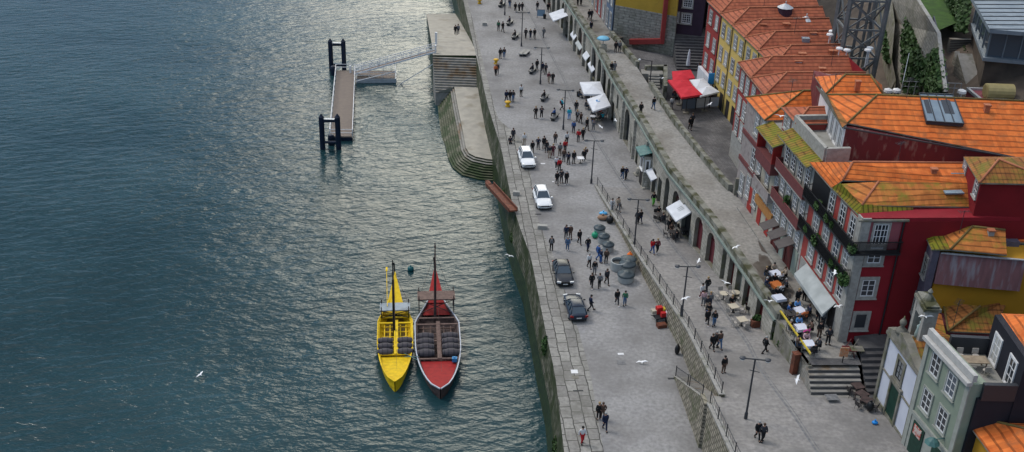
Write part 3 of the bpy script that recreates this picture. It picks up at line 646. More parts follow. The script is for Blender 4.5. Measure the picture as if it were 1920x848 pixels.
# ================================================================ HOUSES
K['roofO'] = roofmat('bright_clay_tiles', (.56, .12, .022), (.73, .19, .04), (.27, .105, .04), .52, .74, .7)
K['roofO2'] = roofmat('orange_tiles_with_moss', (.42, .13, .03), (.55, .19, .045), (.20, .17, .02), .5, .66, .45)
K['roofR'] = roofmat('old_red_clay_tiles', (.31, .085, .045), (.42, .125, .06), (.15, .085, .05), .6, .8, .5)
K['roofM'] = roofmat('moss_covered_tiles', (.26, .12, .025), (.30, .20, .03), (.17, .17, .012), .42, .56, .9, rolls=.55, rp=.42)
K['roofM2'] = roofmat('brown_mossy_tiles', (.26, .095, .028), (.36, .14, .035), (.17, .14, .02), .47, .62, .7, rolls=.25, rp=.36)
K['ridge'] = mat('ridge_tiles', (.42, .15, .075), (.34, .12, .06), 3, rough=.8, bump=.4)
K['ridgeD'] = mat('mossy_ridge_tiles', (.17, .13, .035), (.12, .075, .03), 2, rough=.8, bump=.4)
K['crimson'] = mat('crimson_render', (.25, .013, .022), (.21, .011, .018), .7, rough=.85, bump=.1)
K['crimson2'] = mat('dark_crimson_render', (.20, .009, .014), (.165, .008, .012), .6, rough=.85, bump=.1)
K['redwall'] = mat('brick_red_render', (.30, .045, .04), (.26, .04, .036), .8, rough=.85, bump=.1)
K['scratched'] = mat('scratched_maroon_render', (.15, .028, .03), (.13, .025, .028), 1.2, rough=.85, bump=.2, stretch=(1, 1, .35), third=((.27, .19, .155), 1.7, .56, .72))
K['pinkred'] = mat('coral_tile_wall', (.36, .06, .05), (.30, .05, .042), 2, rough=.7)
K['ochre'] = mat('yellow_ochre_render', (.50, .31, .045), (.43, .27, .04), .5, rough=.85, bump=.1, third=((.3, .2, .05), .8, .62, .75))
K['yellow'] = mat('yellow_house_render', (.60, .44, .13), (.53, .39, .12), .8, rough=.85, bump=.1)
K['deepyel'] = mat('deep_yellow_render', (.48, .25, .02), (.42, .22, .018), .5, rough=.85)
K['greyrose'] = mat('grey_rose_tiles', (.33, .29, .275), (.27, .235, .225), 2.5, rough=.7, third=((.19, .15, .15), 1.4, .55, .7))
K['paletile'] = mat('pale_patterned_tiles', (.40, .385, .35), (.32, .305, .28), 5, rough=.6, third=((.24, .2, .17), 2.2, .55, .7))
K['balcred'] = mat('dull_red_iron_balcony', (.17, .05, .05), (.13, .04, .04), 3, rough=.7)
K['green'] = mat('sage_green_render', (.24, .285, .22), (.2, .24, .19), .9, rough=.85, bump=.1)
K['greystone'] = mat('grey_green_trim', (.33, .345, .31), (.27, .28, .25), 2, rough=.8)
K['chapelw'] = mat('white_limewash', (.56, .58, .65), (.5, .52, .6), .9, rough=.9)
K['navy'] = mat('near_black_cladding', (.012, .013, .02), (.018, .019, .027), .7, rough=.7)
K['purple'] = mat('slate_purple_tiles', (.085, .08, .11), (.11, .10, .135), 2, rough=.7)
K['dpurple'] = mat('dark_purple_render', (.05, .03, .05), (.04, .025, .04), 1, rough=.8)
K['corr'] = mat('pink_corrugated_sheet', (.27, .125, .13), (.2, .10, .105), 1.2, rough=.7, stretch=(2.5, 2.5, .3), third=((.30, .26, .28), 1.1, .5, .68))
K['blueh'] = mat('slate_blue_render', (.12, .16, .235), (.1, .14, .2), 1, rough=.8)
K['cream'] = mat('cream_render', (.42, .38, .30), (.35, .32, .26), 1, rough=.85)
K['zinc'] = mat('zinc_roofing', (.26, .30, .34), (.2, .24, .28), .6, rough=.5, metal=.3, third=((.14, .16, .18), .9, .55, .72))
K['conc'] = mat('grey_concrete', (.30, .295, .27), (.24, .235, .215), 1, rough=.9, third=((.15, .15, .12), .6, .55, .7))
K['oranget'] = mat('ochre_wood_fascia', (.42, .20, .06), (.36, .16, .05), 3, rough=.7)
K['slate'] = mat('brown_fabric', (.11, .095, .09), (.09, .078, .075), 3, rough=.8)
K['greendoor'] = mat('dark_green_door', (.015, .05, .035), (.01, .035, .025), 3, rough=.5)
K['reddoor'] = mat('bright_red_door', (.35, .025, .02), (.28, .02, .018), 3, rough=.5)
K['awngrey'] = mat('grey_awning_cloth', (.44, .46, .45), (.33, .35, .34), .9, rough=.8)
K['skyl'] = mat('skylight_glass', (.22, .28, .32), (.16, .21, .26), .7, rough=.25)
K['pinkwall'] = mat('dusty_rose_render', (.30, .085, .10), (.26, .075, .09), 1, rough=.85)
wr = random.Random(21)
K['glass2'] = glassmat('grey_blue_glass', (.07, .09, .115)); K['shutter'] = mat('inner_white_shutter', (.42, .42, .4), rough=.6)
class Face:
    """a vertical wall plane; A, B plan points, outward normal chosen on the side of hint"""
    def __init__(s, A, B, hint=(-1, 0)):
        s.A, s.B = Vector(A), Vector(B); s.d = (s.B-s.A).normalized(); s.n = Vector((-s.d.y, s.d.x))
        if s.n.dot(Vector(hint)) < 0: s.n = -s.n
    def at(s, px, py): return V(px, py, s.A, s.B)
    def w(s, c, du, dz, k=0): return (c[0]+s.d.x*du+s.n.x*k, c[1]+s.d.y*du+s.n.y*k, c[2]+dz)
    def panel(s, mb, c, w, h, k0, k1, mi=None):
        a = [s.w(c, x*w/2, z*h/2, k) for k in (k0, k1) for x, z in ((-1, -1), (1, -1), (1, 1), (-1, 1))]
        i = [mb.a(p) for p in a]
        for f in ((0, 1, 2, 3), (4, 5, 6, 7), (0, 1, 5, 4), (1, 2, 6, 5), (2, 3, 7, 6), (3, 0, 4, 7)): mb.idx([i[j] for j in f], mi)
    def win(s, parent, c, w=1.0, h=1.7, cols=2, rows=3, trim='granite', frame='white', pane='glass', tw=.18, name='window', sill=True):
        if wr.random() < .4 and pane in ('glass', 'curtain'): pane = wr.choice(('glass', 'curtain', 'glass2', 'shutter'))
        f = MB(); T = [K[trim], K[frame]]
        for x in (-1, 1): s.panel(f, s.w(c, x*(w/2+tw/2), 0), tw, h+2*tw, -.05, .09, 0)
        for z in (-1, 1): s.panel(f, s.w(c, 0, z*(h/2+tw/2)), w, tw, -.05, .085, 0)
        if sill: s.panel(f, s.w(c, 0, -h/2-tw*.9), w+2*tw+.12, .08, -.05, .18, 0)
        fw = .09
        for x in (-1, 1): s.panel(f, s.w(c, x*(w/2-fw/2), 0), fw, h, -.05, .05, 1)
        for z in (-1, 1): s.panel(f, s.w(c, 0, z*(h/2-fw/2)), w-2*fw, fw, -.05, .048, 1)
        for i in range(1, cols): s.panel(f, s.w(c, -w/2+w*i/cols, 0), .075 if i*2 == cols else .05, h-2*fw, -.05, .045, 1)
        for i in range(1, rows): s.panel(f, s.w(c, 0, -h/2+h*i/rows), w-2*fw, .05, -.05, .042, 1)
        o = part(name, f, T, parent)
        g = MB(); s.panel(g, c, w-.02, h-.02, -.06, .02); go = bpy.data.objects.new('pane', mesh_of('pane', g, K[pane], wpos(parent))); COL.objects.link(go); go.parent = o
        return o
    def winp(s, parent, px, py, w=1.0, h=1.7, **k): return s.win(parent, s.at(px, py), w, h, **k)
    def balcony(s, parent, u0, u1, zf, mats, depth=.8, h=1.0, solid=True, name='balcony', bars=.14):
        """u along plane from A (metres)"""
        mb = MB(); c0 = Vector((s.A.x, s.A.y, 0)); um = (u0+u1)/2; w = u1-u0
        C = (s.A.x+s.d.x*um, s.A.y+s.d.y*um, zf)
        s.panel(mb, s.w(C, 0, -.08, 0), w, .16, -.02, depth, 1)
        if solid:
            s.panel(mb, s.w(C, 0, h/2), w, h, depth-.05, depth, 0)
            for x in (-1, 1): s.panel(mb, s.w(C, x*(w/2-.03), h/2), .05, h, 0, depth-.052, 0)
        else:
            s.panel(mb, s.w(C, 0, h), w, .05, depth-.05, depth, 0)
            n_ = int(w/bars)
            for i in range(n_+1): s.panel(mb, s.w(C, -w/2+w*i/n_, h/2), .025, h, depth-.04, depth-.01, 0)
            for x in (-1, 1):
                s.panel(mb, s.w(C, x*(w/2-.03), h), .05, .05, 0, depth, 0)
                for k in range(5): s.panel(mb, s.w(C, x*(w/2-.03), h/2), .025, h, depth*k/5, depth*k/5+.02, 0)
        s.panel(mb, s.w(C, 0, h+.02), w+.04, .05, depth-.08, depth+.03, 0)
        return part(name, mb, mats, parent)
def walls(parent, poly, z0, z1, m, name='wall', label=None):
    mb = MB(); mb.prism(poly, z0, z1); return part(name, mb, m, parent, label=label)
def roof(parent, faces, m, name='roof', thick=.12, ridges=(), rmat='ridge', rw=.2, label=None):
    mb = MB()
    for f in faces:
        f = [Vector(p) for p in f]; dn = Vector((0, 0, thick))
        for i in range(1, len(f)-1): mb.face([f[0], f[i], f[i+1]]); mb.face([f[0]-dn, f[i+1]-dn, f[i]-dn], 1)
        for a, b_ in zip(f, f[1:]+f[:1]): mb.face([a, b_, b_-Vector((0, 0, thick)), a-Vector((0, 0, thick))], 1)
    o = part(name, mb, [m, K['dstone']], parent, label=label)
    if ridges:
        rb = MB()
        for a, b_ in ridges: rb.tube(Vector(a)+Vector((0, 0, .02)), Vector(b_)+Vector((0, 0, .02)), rw/2, n=6)
        ro = bpy.data.objects.new('ridge_tiles', mesh_of('ridge_tiles', rb, K[rmat], wpos(parent), True)); COL.objects.link(ro); ro.parent = o
    return o
def gable_house(name, A, B, depth, z0, ze, rh, wm, rm, label, cat='house', group=None, hip=2.2, over=.3, hint=(-1, 0), rmat='ridge', backhip=0):
    """A near corner, B far corner of the facade; ridge runs back from the facade"""
    f = Face(A, B, hint); bk = -f.n*depth; A3 = Vector((A[0], A[1])); B3 = Vector((B[0], B[1])); C3 = B3+bk; D3 = A3+bk
    t = thing(name, ((A[0]+D3.x)/2, (A[1]+C3.y)/2, z0), label, cat, group)
    walls(t, [A3, B3, C3, D3], z0, ze, wm)
    o = f.n*over; a = A3+o-f.d*.05; b_ = B3+o+f.d*.05; c = C3; d = D3
    mid = (A3+B3)/2; r0 = mid-f.n*hip; r1 = mid+bk+f.n*backhip
    z = lambda p, h: (p.x, p.y, h)
    zr = ze+rh; s0 = .05
    faces = [[z(a, ze+s0), z(b_, ze+s0), z(r0, zr)], [z(b_, ze+s0), z(c, ze+s0), z(r1, zr), z(r0, zr)], [z(d, ze+s0), z(a, ze+s0), z(r0, zr), z(r1, zr)], [z(c, ze+s0), z(d, ze+s0), z(r1, zr)]]
    roof(t, faces, rm, ridges=[(z(r0, zr), z(r1, zr)), (z(a, ze+s0), z(r0, zr)), (z(b_, ze+s0), z(r0, zr))], rmat=rmat)
    return t, f
def chimney(parent, p, s=(.5, .4, .9), m='white', cap='ridge'):
    mb = MB(); mb.box(p, s, base=True, mi=0); mb.box((p[0], p[1], p[2]+s[2]), (s[0]*1.3, s[1]*1.3, .12), base=True, mi=1)
    r = [c for c in parent.children if c.name.startswith('roof')]
    o = bpy.data.objects.new('chimney', mesh_of('chimney', mb, [K[m], K[cap]], wpos(parent))); COL.objects.link(o); o.parent = r[0] if r else parent
# ---------------------------------------------------------------- row on the square (old red roofs)
def RA(y): return 25.4+(144.6-y)*.157
rowA = [(145.0, 139.3, 'redwall', 'dull red narrow house at the far end of the row on the square'),
        (139.3, 134.5, 'yellow', 'yellow house next to the far red house, above the blue shop sign'),
        (134.5, 129.7, 'yellow', 'second yellow house of the row, between two other yellow houses'),
        (129.7, 124.9, 'yellow', 'third yellow house of the row with mansard roof window'),
        (124.9, 119.6, 'yellow', 'last yellow house of the row, half hidden by the brick red house')]
extras = []
for i, (y0, y1, wm, lab) in enumerate(rowA):
    t, f = gable_house('row_house', (RA(y1), y1), (RA(y0), y0), 13.5-i*1.1, 4.0, 16.0, 1.6, K[wm], K['roofR'], lab, group='terraced houses on the square', hip=2.6)
    w = y0-y1
    for k, zc in enumerate((14.3, 11.2, 8.3)):
        for u in (.27, .73):
            f.win(t, (f.A.x+f.d.x*w*u, f.A.y+f.d.y*w*u, zc), .95, 1.6, pane='curtain' if (i+k) % 3 else 'glass', cols=2, rows=3, tw=.16)
    db = MB()
    for u in (.25, .72): f.panel(db, (f.A.x+f.d.x*w*u, f.A.y+f.d.y*w*u, 5.3), 1.2, 2.4, -.03, .04)
    part('door', db, K['dark'], t)
    if i == 0:
        wb = MB(); f.panel(wb, (f.A.x+f.d.x*w*.5, f.A.y+f.d.y*w*.5, 6.0), w, 1.9, .02, .5); part('shop_blind', wb, K['canvas'], t)
    if i == 1:
        wb = MB(); f.panel(wb, (f.A.x+f.d.x*w*.95, f.A.y+f.d.y*w*.95, 7.3), .16, 1.5, .1, .9); part('blue_sign', wb, mat('blue_sign_panel', (.03, .25, .55), rough=.5), t)
    mbp = MB(); mbp.tube((RA(y1)-.1, y1, 4.3), (RA(y1)-.1, y1, 16), .06); part('drainpipe', mbp, K['iron'], t)
    extras.append(t)
# roof lanterns, skylights and chimneys of this row
def lantern(parent, px, py, z, r, m1, m2, label=None):
    p = U(px, py, z); mb = MB(); mb.lathe((p.x, p.y, z-.6), [(r, 0), (r, 1.3)], mi=0, n=12); mb.lathe((p.x, p.y, z+.7), [(r*1.08, 0), (r*.55, .28), (.08, .5)], mi=1, n=12); mb.tube((p.x, p.y, z+1.1), (p.x, p.y, z+1.5), .08, mi=1)
    part('roof_lantern', mb, [K[m1], K[m2]], parent)
lantern(extras[0], 1471, 24, 17.0, .95, 'dpurple', 'metalw'); lantern(extras[1], 1510, 48, 16.6, .8, 'redwall', 'metalw')
for par_, px, py, z in ((extras[1], 1430, 49, 16.9), (extras[1], 1474, 48, 17.0), (extras[2], 1524, 65, 17.2), (extras[3], 1504, 104, 16.9), (extras[3], 1561, 99, 17.0)):
    p = U(px, py, z); chimney(par_, (p.x, p.y, z-.6), (.7, .5, .8), 'ridge' if px != 1524 else 'metalw')
p = U(1511, 70, 17.2); mb = MB(); mb.box((p.x, p.y, 16.9), (.9, .7, .5)); part('skylight', mb, K['skyl'], extras[2])
# brick-red house pair with old red roof
tR = thing('red_house', (30, 116, 4), 'brick red house with a stone arch, standing forward of the yellow row', 'house')
fR = Face((26.75, 110.6), (25.65, 121.0)); bk = -fR.n*11.5
A_, B_ = Vector((26.75, 110.6)), Vector((25.65, 121.0))
walls(tR, [A_, B_, B_+bk, A_+bk], 7.4, 15.8, K['redwall'])
mbw = MB(); dd = []
bay(mbw, (25.65, 121.0), (26.2, 115.8), 4.2, 4.2, 7.4, None, dd)
bay(mbw, (26.2, 115.8), (26.75, 110.6), 4.2, 4.2, 7.4, ('arch', .25, .75, .05, 7.0, 'black'), dd)
bay(mbw, (25.65, 121.0), (25.65+bk.x, 121.0+bk.y), 4.2, 4.2, 7.4, None, dd); bay(mbw, (26.75, 110.6), (26.75+bk.x, 110.6+bk.y), 4.2, 4.2, 7.4, None, dd)
part('stone_base', mbw, [K['granite'], K['dstone']], tR)
for db, fr, mk in dd: part('archway', db, K[mk], tR)
for u in (1.6, 4.6, 7.0, 9.0):
    for zc in (14.1, 11.2, 8.7):
        fR.win(tR, (fR.A.x+fR.d.x*u, fR.A.y+fR.d.y*u, zc), 1.0, 1.75, cols=2, rows=4, pane='curtain', tw=.2)
def z3(p, h): return (p[0], p[1], h)
for j, (ya, yb) in enumerate(((121.0, 115.9), (115.9, 110.6))):
    u0, u1 = (121.0-ya)/10.4, (121.0-yb)/10.4
    a = B_+(A_-B_)*u1; b_ = B_+(A_-B_)*u0; n_ = fR.n; a2 = a+n_*.4; b2 = b_+n_*.4; r0 = (a+b_)/2-n_*2.7; c = b_+bk; d = a+bk; r1 = (c+d)/2
    roof(tR, [[z3(a2, 15.85), z3(b2, 15.85), z3(r0, 17.5)], [z3(b2, 15.85), z3(c, 15.85), z3(r1, 17.5), z3(r0, 17.5)], [z3(d, 15.85), z3(a2, 15.85), z3(r0, 17.5), z3(r1, 17.5)]], K['roofR'],
         ridges=[(z3(r0, 17.5), z3(r1, 17.5)), (z3(a2, 15.85), z3(r0, 17.5)), (z3(b2, 15.85), z3(r0, 17.5))])
g = MB(); c = B_+bk; d = A_+bk; g.face([z3(c, 15.8), z3(d, 15.8), z3((c*.25+d*.75), 17.45), z3((c*.75+d*.25), 17.45)]); part('gable', g, K['crimson'], tR)
chimney(tR, (31.5, 118.5, 16.4), (.7, .45, .7), 'white'); chimney(tR, (33.6, 116, 16.6), (.6, .45, .6), 'ridge')
# ---------------------------------------------------------------- row on the upper walkway
FA = lambda y: (F_(y), y)
# 1: grey-rose tiled tall house, orange hip roof
t1, f1 = gable_house('tiled_house', FA(101.9), FA(108.0), 10, 4.5, 16.5, 1.9, K['greyrose'], K['roofO'], 'grey rose tiled house with an orange hip roof, first on the walkway', hip=4.6, rmat='ridgeD')
for px, py in ((1420, 232), (1432, 245), (1413, 298), (1425, 305), (1403, 350), (1416, 368)):
    c = f1.at(px, py); f1.win(t1, c, 1.05, 2.3, cols=2, rows=4, pane='curtain', tw=.14)
f1.win(t1, (F_(106.3), 106.3, 7.4), 1.1, 2.2, pane='curtain', tw=.14)
for zc in (12.95, 9.9): f1.panel(mb := MB(), (F_(105), 105, zc), 6.0, .5, .0, .14); part('string_course', mb, K['balcred'], t1)
mb = MB(); f1.panel(mb, (F_(103.3), 103.3, 7.0), 1.3, 2.7, -.02, .06); part('door', mb, K['reddoor'], t1)
sd_ = MB(); sd_.box((F_(107)-.25, 107.2, 5.7), (.35, .35, 1.9), base=True); part('stone_post', sd_, K['dstone'], t1)
# 2: low part with red enclosed balcony, moss pent roof, little red dormer house
t2 = thing('balcony_house', (28, 99, 4.5), 'narrow cream house with a red enclosed wooden balcony under a mossy pent roof', 'house')
f2 = Face(FA(96.9), FA(101.9)); bk2 = -f2.n*8
A2, B2 = Vector(FA(96.9)), Vector(FA(101.9))
walls(t2, [A2, B2, B2+bk2, A2+bk2], 4.5, 15.9, K['cream'])
mb = MB(); o_ = f2.n*.9
mb.prism([A2+f2.d*.3, B2-f2.d*.3, B2-f2.d*.3+o_, A2+f2.d*.3+o_], 12.7, 13.9); part('enclosed_balcony', mb, K['balcred'], t2)
for e in (.33, 4.6): mb = MB(); mb.prism([A2+f2.d*e, A2+f2.d*(e+.1), A2+f2.d*(e+.1)+o_, A2+f2.d*e+o_], 13.9, 15.8); part('side_panel', mb, K['reddoor'], t2)
a, b_ = A2+f2.n*1.15, B2+f2.n*1.15; c, d = B2-f2.n*.6, A2-f2.n*.6
roof(t2, [[z3(a, 15.85), z3(b_, 15.85), z3(c, 16.45), z3(d, 16.45)]], K['roofM'])
mb = MB(); mb.face([z3(d, 16.3), z3(c, 16.3), z3(B2+bk2, 16.3), z3(A2+bk2, 16.3)]); part('flat_roof', mb, K['conc'], t2)
for px, py, h in ((1449, 275, 2.0), (1440, 330, 2.0), (1456, 350, 2.0), (1436, 378, 1.6), (1452, 395, 1.8)):
    f2.winp(t2, px, py, .9, h, cols=2, rows=4, pane='curtain', tw=.12)
f2.balcony(t2, .4, 4.8, 9.7, [K['greyrose'], K['granite']], depth=.7, h=1.0)
mb = MB(); f2.panel(mb, (F_(99.2), 99.2, 8.15), 4.9, .85, 0, .25); part('fascia', mb, K['oranget'], t2)
for y in (98.0, 100.4):
    mb = MB(); f2.panel(mb, (F_(y), y, 6.75), 1.0, 2.2, -.02, .06); part('door', mb, K['reddoor'], t2)
# little red attic house behind
ta = thing('attic_house', (28.5, 99, 16), 'small coral red attic storey with two windows set back above the mossy pent roof', 'house')
fa = Face((26.6, 96.6), (26.1, 100.4)); bka = -fa.n*5.5; Aa, Ba = Vector((26.6, 96.6)), Vector((26.1, 100.4))
walls(ta, [Aa, Ba, Ba+bka, Aa+bka], 15.95, 18.5, K['pinkred'])
for u in (.9, 2.1, 3.0): fa.win(ta, (Aa.x+fa.d.x*u, Aa.y+fa.d.y*u, 17.4), .7, 1.3, tw=.1)
r0 = (Aa+Ba)/2-fa.n*1.6; r1 = (Aa+Ba)/2+bka
roof(ta, [[z3(Aa+fa.n*.3-fa.d*.2, 18.5), z3(Ba+fa.n*.3+fa.d*.2, 18.5), z3(r0, 19.3)], [z3(Ba+fa.n*.3+fa.d*.2, 18.5), z3(Ba+bka+fa.d*.2, 18.5), z3(r1, 19.3), z3(r0, 19.3)], [z3(Aa+bka-fa.d*.2, 18.5), z3(Aa+fa.n*.3-fa.d*.2, 18.5), z3(r0, 19.3), z3(r1, 19.3)]], K['roofR'], ridges=[(z3(r0, 19.3), z3(r1, 19.3)), (z3(Aa+fa.n*.3-fa.d*.2, 18.5), z3(r0, 19.3))])
# 3: patterned tile house with dull red balconies, roof terrace
t3 = thing('tiled_house', (30, 93, 4.5), 'pale patterned tile house with two dull red balconies and a mossy eave', 'house')
f3 = Face(FA(89.4), FA(96.9)); bk3 = -f3.n*9
A3_, B3_ = Vector(FA(89.4)), Vector(FA(96.9))
walls(t3, [A3_, B3_, B3_+bk3, A3_+bk3], 4.5, 17.3, K['paletile'])
f3.balcony(t3, .15, 7.3, 13.95, [K['balcred'], K['granite']], depth=.75, h=1.0); f3.balcony(t3, .15, 7.3, 10.85, [K['balcred'], K['granite']], depth=.75, h=1.0)
for u in (1.2, 3.0, 4.8, 6.4):
    for zc, h in ((15.7, 2.1), (12.6, 2.3), (9.4, 1.9)):
        f3.win(t3, (A3_.x+f3.d.x*u, A3_.y+f3.d.y*u, zc), 1.0, h, cols=2, rows=5, pane='curtain' if zc != 15.7 else 'glass', tw=.13, sill=False)
for i, u in enumerate((1.0, 2.6, 4.3, 6.1)):
    mb = MB(); f3.panel(mb, (A3_.x+f3.d.x*u, A3_.y+f3.d.y*u, 6.95), 1.15, 2.5, -.02, .06); part('door', mb, K['redbrown'] if i % 2 else K['palegreen'], t3)
    mb = MB(); f3.panel(mb, (A3_.x+f3.d.x*(u+.75), A3_.y+f3.d.y*(u+.75), 6.95), .3, 2.7, 0, .12); part('door_jamb', mb, K['redbrown'], t3)
a, b_ = A3_+f3.n*.9, B3_+f3.n*.9; c, d = B3_-f3.n*.75, A3_-f3.n*.75
roof(t3, [[z3(a, 17.25), z3(b_, 17.25), z3(c, 17.95), z3(d, 17.95)]], K['roofM'], label='mossy strip of eave tiles')
# roof terrace and parapet
tp = MB(); tz = 17.75
PT = [A3_-f3.n*.7, B3_-f3.n*.7, B3_-f3.n*4.0, A3_-f3.n*2.9]
mb = MB(); mb.face([z3(p, tz) for p in PT]); part('terrace_floor', mb, K['conc'], t3)
def wallseg(mb, p, q, th, z0, z1, mi=None):
    p, q = Vector(p[:2]), Vector(q[:2]); d = (q-p).normalized(); nn = Vector((-d.y, d.x))*th/2
    mb.prism([p-nn, q-nn, q+nn, p+nn], z0, z1, mi)
mb = MB(); wallseg(mb, PT[0], PT[1], .35, 17.3, 19.1); wallseg(mb, PT[0], PT[3], .35, 17.3, 19.1); wallseg(mb, PT[1], PT[2], .35, 17.3, 19.1); part('parapet', mb, K['granite'], t3)
# three square brown parasols/banners in front (seen folded flat): brown awning panels
for i, (px, py) in enumerate(((1457, 423), (1472, 440), (1486, 457))):
    c = f3.at(px, py); mb = MB(); p0 = Vector(f3.w(c, 0, .35, .1)); q_ = [f3.w(c, -.75, .45, .1), f3.w(c, .75, .45, .1), f3.w(c, .75, -.1, 1.6), f3.w(c, -.75, -.1, 1.6)]
    mb.face(q_); mb.face([(x, y, z-.05) for x, y, z in q_][::-1])
    for a, b_ in zip(q_, q_[1:]+q_[:1]): mb.face([a, b_, (b_[0], b_[1], b_[2]-.05), (a[0], a[1], a[2]-.05)])
    mb.bar(f3.w(c, -.7, .4, .1), f3.w(c, -.7, -.1, 1.6), .05); mb.bar(f3.w(c, .7, .4, .1), f3.w(c, .7, -.1, 1.6), .05)
    solo('awning', mb, K['slate'], 'brown fabric awning on the patterned tile house, %s of a row of three' % ('farthest', 'middle', 'nearest')[i], 'awning', 'brown awnings of the patterned tile house')
# 4: crimson corner house
t4 = thing('corner_house', (32, 84, 4.5), 'crimson corner house with black plant-filled balconies and a moss-edged orange roof', 'house')
A4, B4 = Vector((28.31, 79.22)), Vector(FA(89.4)); f4 = Face(A4, B4); C4 = Vector((43.5, 91.0)); D4 = Vector((44, 80.6))
f4w = Face((28.31, 79.22), (44, 80.6), hint=(0, -1))
walls(t4, [A4, B4, C4, D4], 4.0, 17.5, K['crimson'])
mb = MB()   # coral upper facade skin over the river front, thin slab
f4.panel(mb, ((A4.x+B4.x)/2, (A4.y+B4.y)/2, 12.9), (B4-A4).length, 9.1, .0, .012); part('facade_panel', mb, K['pinkred'], t4)
mb = MB()   # stone corner pilaster and plinth
f4.panel(mb, f4.w((A4.x, A4.y, 11), .35, 0), .75, 13, 0, .12); f4w.panel(mb, f4w.w((A4.x, A4.y, 11), .3, 0), .72, 13, 0, .12)
f4.panel(mb, f4.w((A4.x, A4.y, 6.8), 5.3, 0), 9.3, 3.2, 0, .09); part('stonework', mb, K['granite'], t4)
L4 = (B4-A4).length
f4.balcony(t4, -.6, L4, 14.55, [K['black'], K['iron']], depth=.8, h=1.05, solid=False, bars=.085)
f4.balcony(t4, .1, L4, 11.55, [K['black'], K['iron']], depth=.8, h=1.05, solid=False, bars=.085)
f4w.balcony(t4, -.8, 3.4, 14.55, [K['black'], K['iron']], depth=.7, h=1.05, solid=False, bars=.085)
for u in (1.5, 3.6, 5.9, 8.2):
    f4.win(t4, (A4.x+f4.d.x*u, A4.y+f4.d.y*u, 15.75), 1.0, 2.3, cols=2, rows=4, tw=.16, sill=False, pane='glass')
    f4.win(t4, (A4.x+f4.d.x*u, A4.y+f4.d.y*u, 12.75), 1.1, 2.3, cols=2, rows=4, tw=.22, sill=False, pane='curtain')
    f4.win(t4, (A4.x+f4.d.x*u, A4.y+f4.d.y*u, 9.85), 1.1, 1.6, cols=2, rows=3, tw=.2, pane='curtain' if u > 2 else 'glass')
mb = MB(); f4.panel(mb, f4.w((A4.x, A4.y, 16.0), 8.3, 0), 3.6, 2.6, 0, .12); part('dark_timber_front', mb, K['black'], t4)
mb = MB(); f4w.panel(mb, f4w.w((A4.x, A4.y, 16.0), 1.9, 0), 2.8, 2.7, 0, .012); part('rose_panel', mb, K['pinkwall'], t4)
c = f4w.at(1655, 418); f4w.win(t4, (c.x, c.y, 15.8), 1.2, 2.3, cols=4, rows=4, tw=.16, sill=False)
K['clearglass'] = K['glass']
f4w.winp(t4, 1640, 478, 1.15, 1.55, cols=2, rows=3, tw=.28, pane='clearglass'); f4w.winp(t4, 1627, 540, 1.15, 1.6, cols=2, rows=3, tw=.28, pane='clearglass'); f4w.winp(t4, 1613, 602, 1.1, 1.5, cols=1, rows=1, tw=.24, frame='granite', pane='clearglass')
mb = MB(); f4w.panel(mb, f4w.w((A4.x, A4.y, 17.3), 1.7, 0), 4.2, .16, 0, .18); part('cornice', mb, K['dstone'], t4)
mb = MB(); p = f4w.at(1687, 454); mb.tube((p.x-.02, p.y-.12, 17.2), (p.x-.02, p.y-.12, 5.0), .07); part('drainpipe', mb, K['iron'], t4)
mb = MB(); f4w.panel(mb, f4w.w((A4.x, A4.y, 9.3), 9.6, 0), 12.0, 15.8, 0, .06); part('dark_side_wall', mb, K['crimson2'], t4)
# roofs of the corner house
e0, e1, e2 = (F_(89.6)-.5, 89.9, 17.5), U(1612, 402, 17.5), U(1712, 400, 17.3)
em = (f4.w((A4.x, A4.y, 17.5), 5.6, 0, .5))
rA = U(1599, 304, 19.6); rB = U(1806, 306, 19.6)
k0 = U(1645, 340, 18.9); k1 = U(1826, 345, 18.9); k0f = U(1580, 341, 18.35)
roof(t4, [[e0, em, (k0f.x, k0f.y, 18.5), rA], [e0, rA, (rA.x-.2, rA.y+2.6, 17.6)], [rA, (k0f.x, k0f.y, 18.5), k1, rB], [rA, rB, (rB.x, rB.y+3, 17.6), (rA.x-.2, rA.y+2.6, 17.6)]], K['roofO'], ridges=[(rA, rB), (rA, (k0f.x, k0f.y, 18.5))], label='bright orange upper roof')
hA = U(1616, 385, 17.95); hB = U(1647, 341, 18.95); hC = U(1832, 388, 17.6); hD = U(1826, 343, 18.9); hE = U(1575, 345, 18.3)
roof(t4, [[hA, hB, hE], [hA, (hC.x, hC.y, hC.z), hD, hB]], K['roofO2'], ridges=[(hA, hB)], label='weathered orange lower roof')
hF = f4.w((A4.x, A4.y, 17.45), -.5, 0, .45)
emx = (em[0], em[1], 17.55)
roof(t4, [[emx, (e1.x, e1.y, 17.35), (hA.x, hA.y, 18.0), (hE.x, hE.y, 18.4)], [(e1.x, e1.y, 17.35), (e2.x, e2.y, 17.35), (U(1712, 384, 17.8)), (hA.x, hA.y, 18.0)]], K['roofM'], label='eave tiles covered in bright moss')
for px, py, z, s_ in ((1793, 320, 19.3, 1.3), (1785, 355, 18.6, 1.6)):
    p = U(px, py, z); mb = MB(); mb.box((p.x, p.y, z-.1), (s_, s_*.8, .12), rot=.1); part('skylight', mb, K['skyl'], t4)
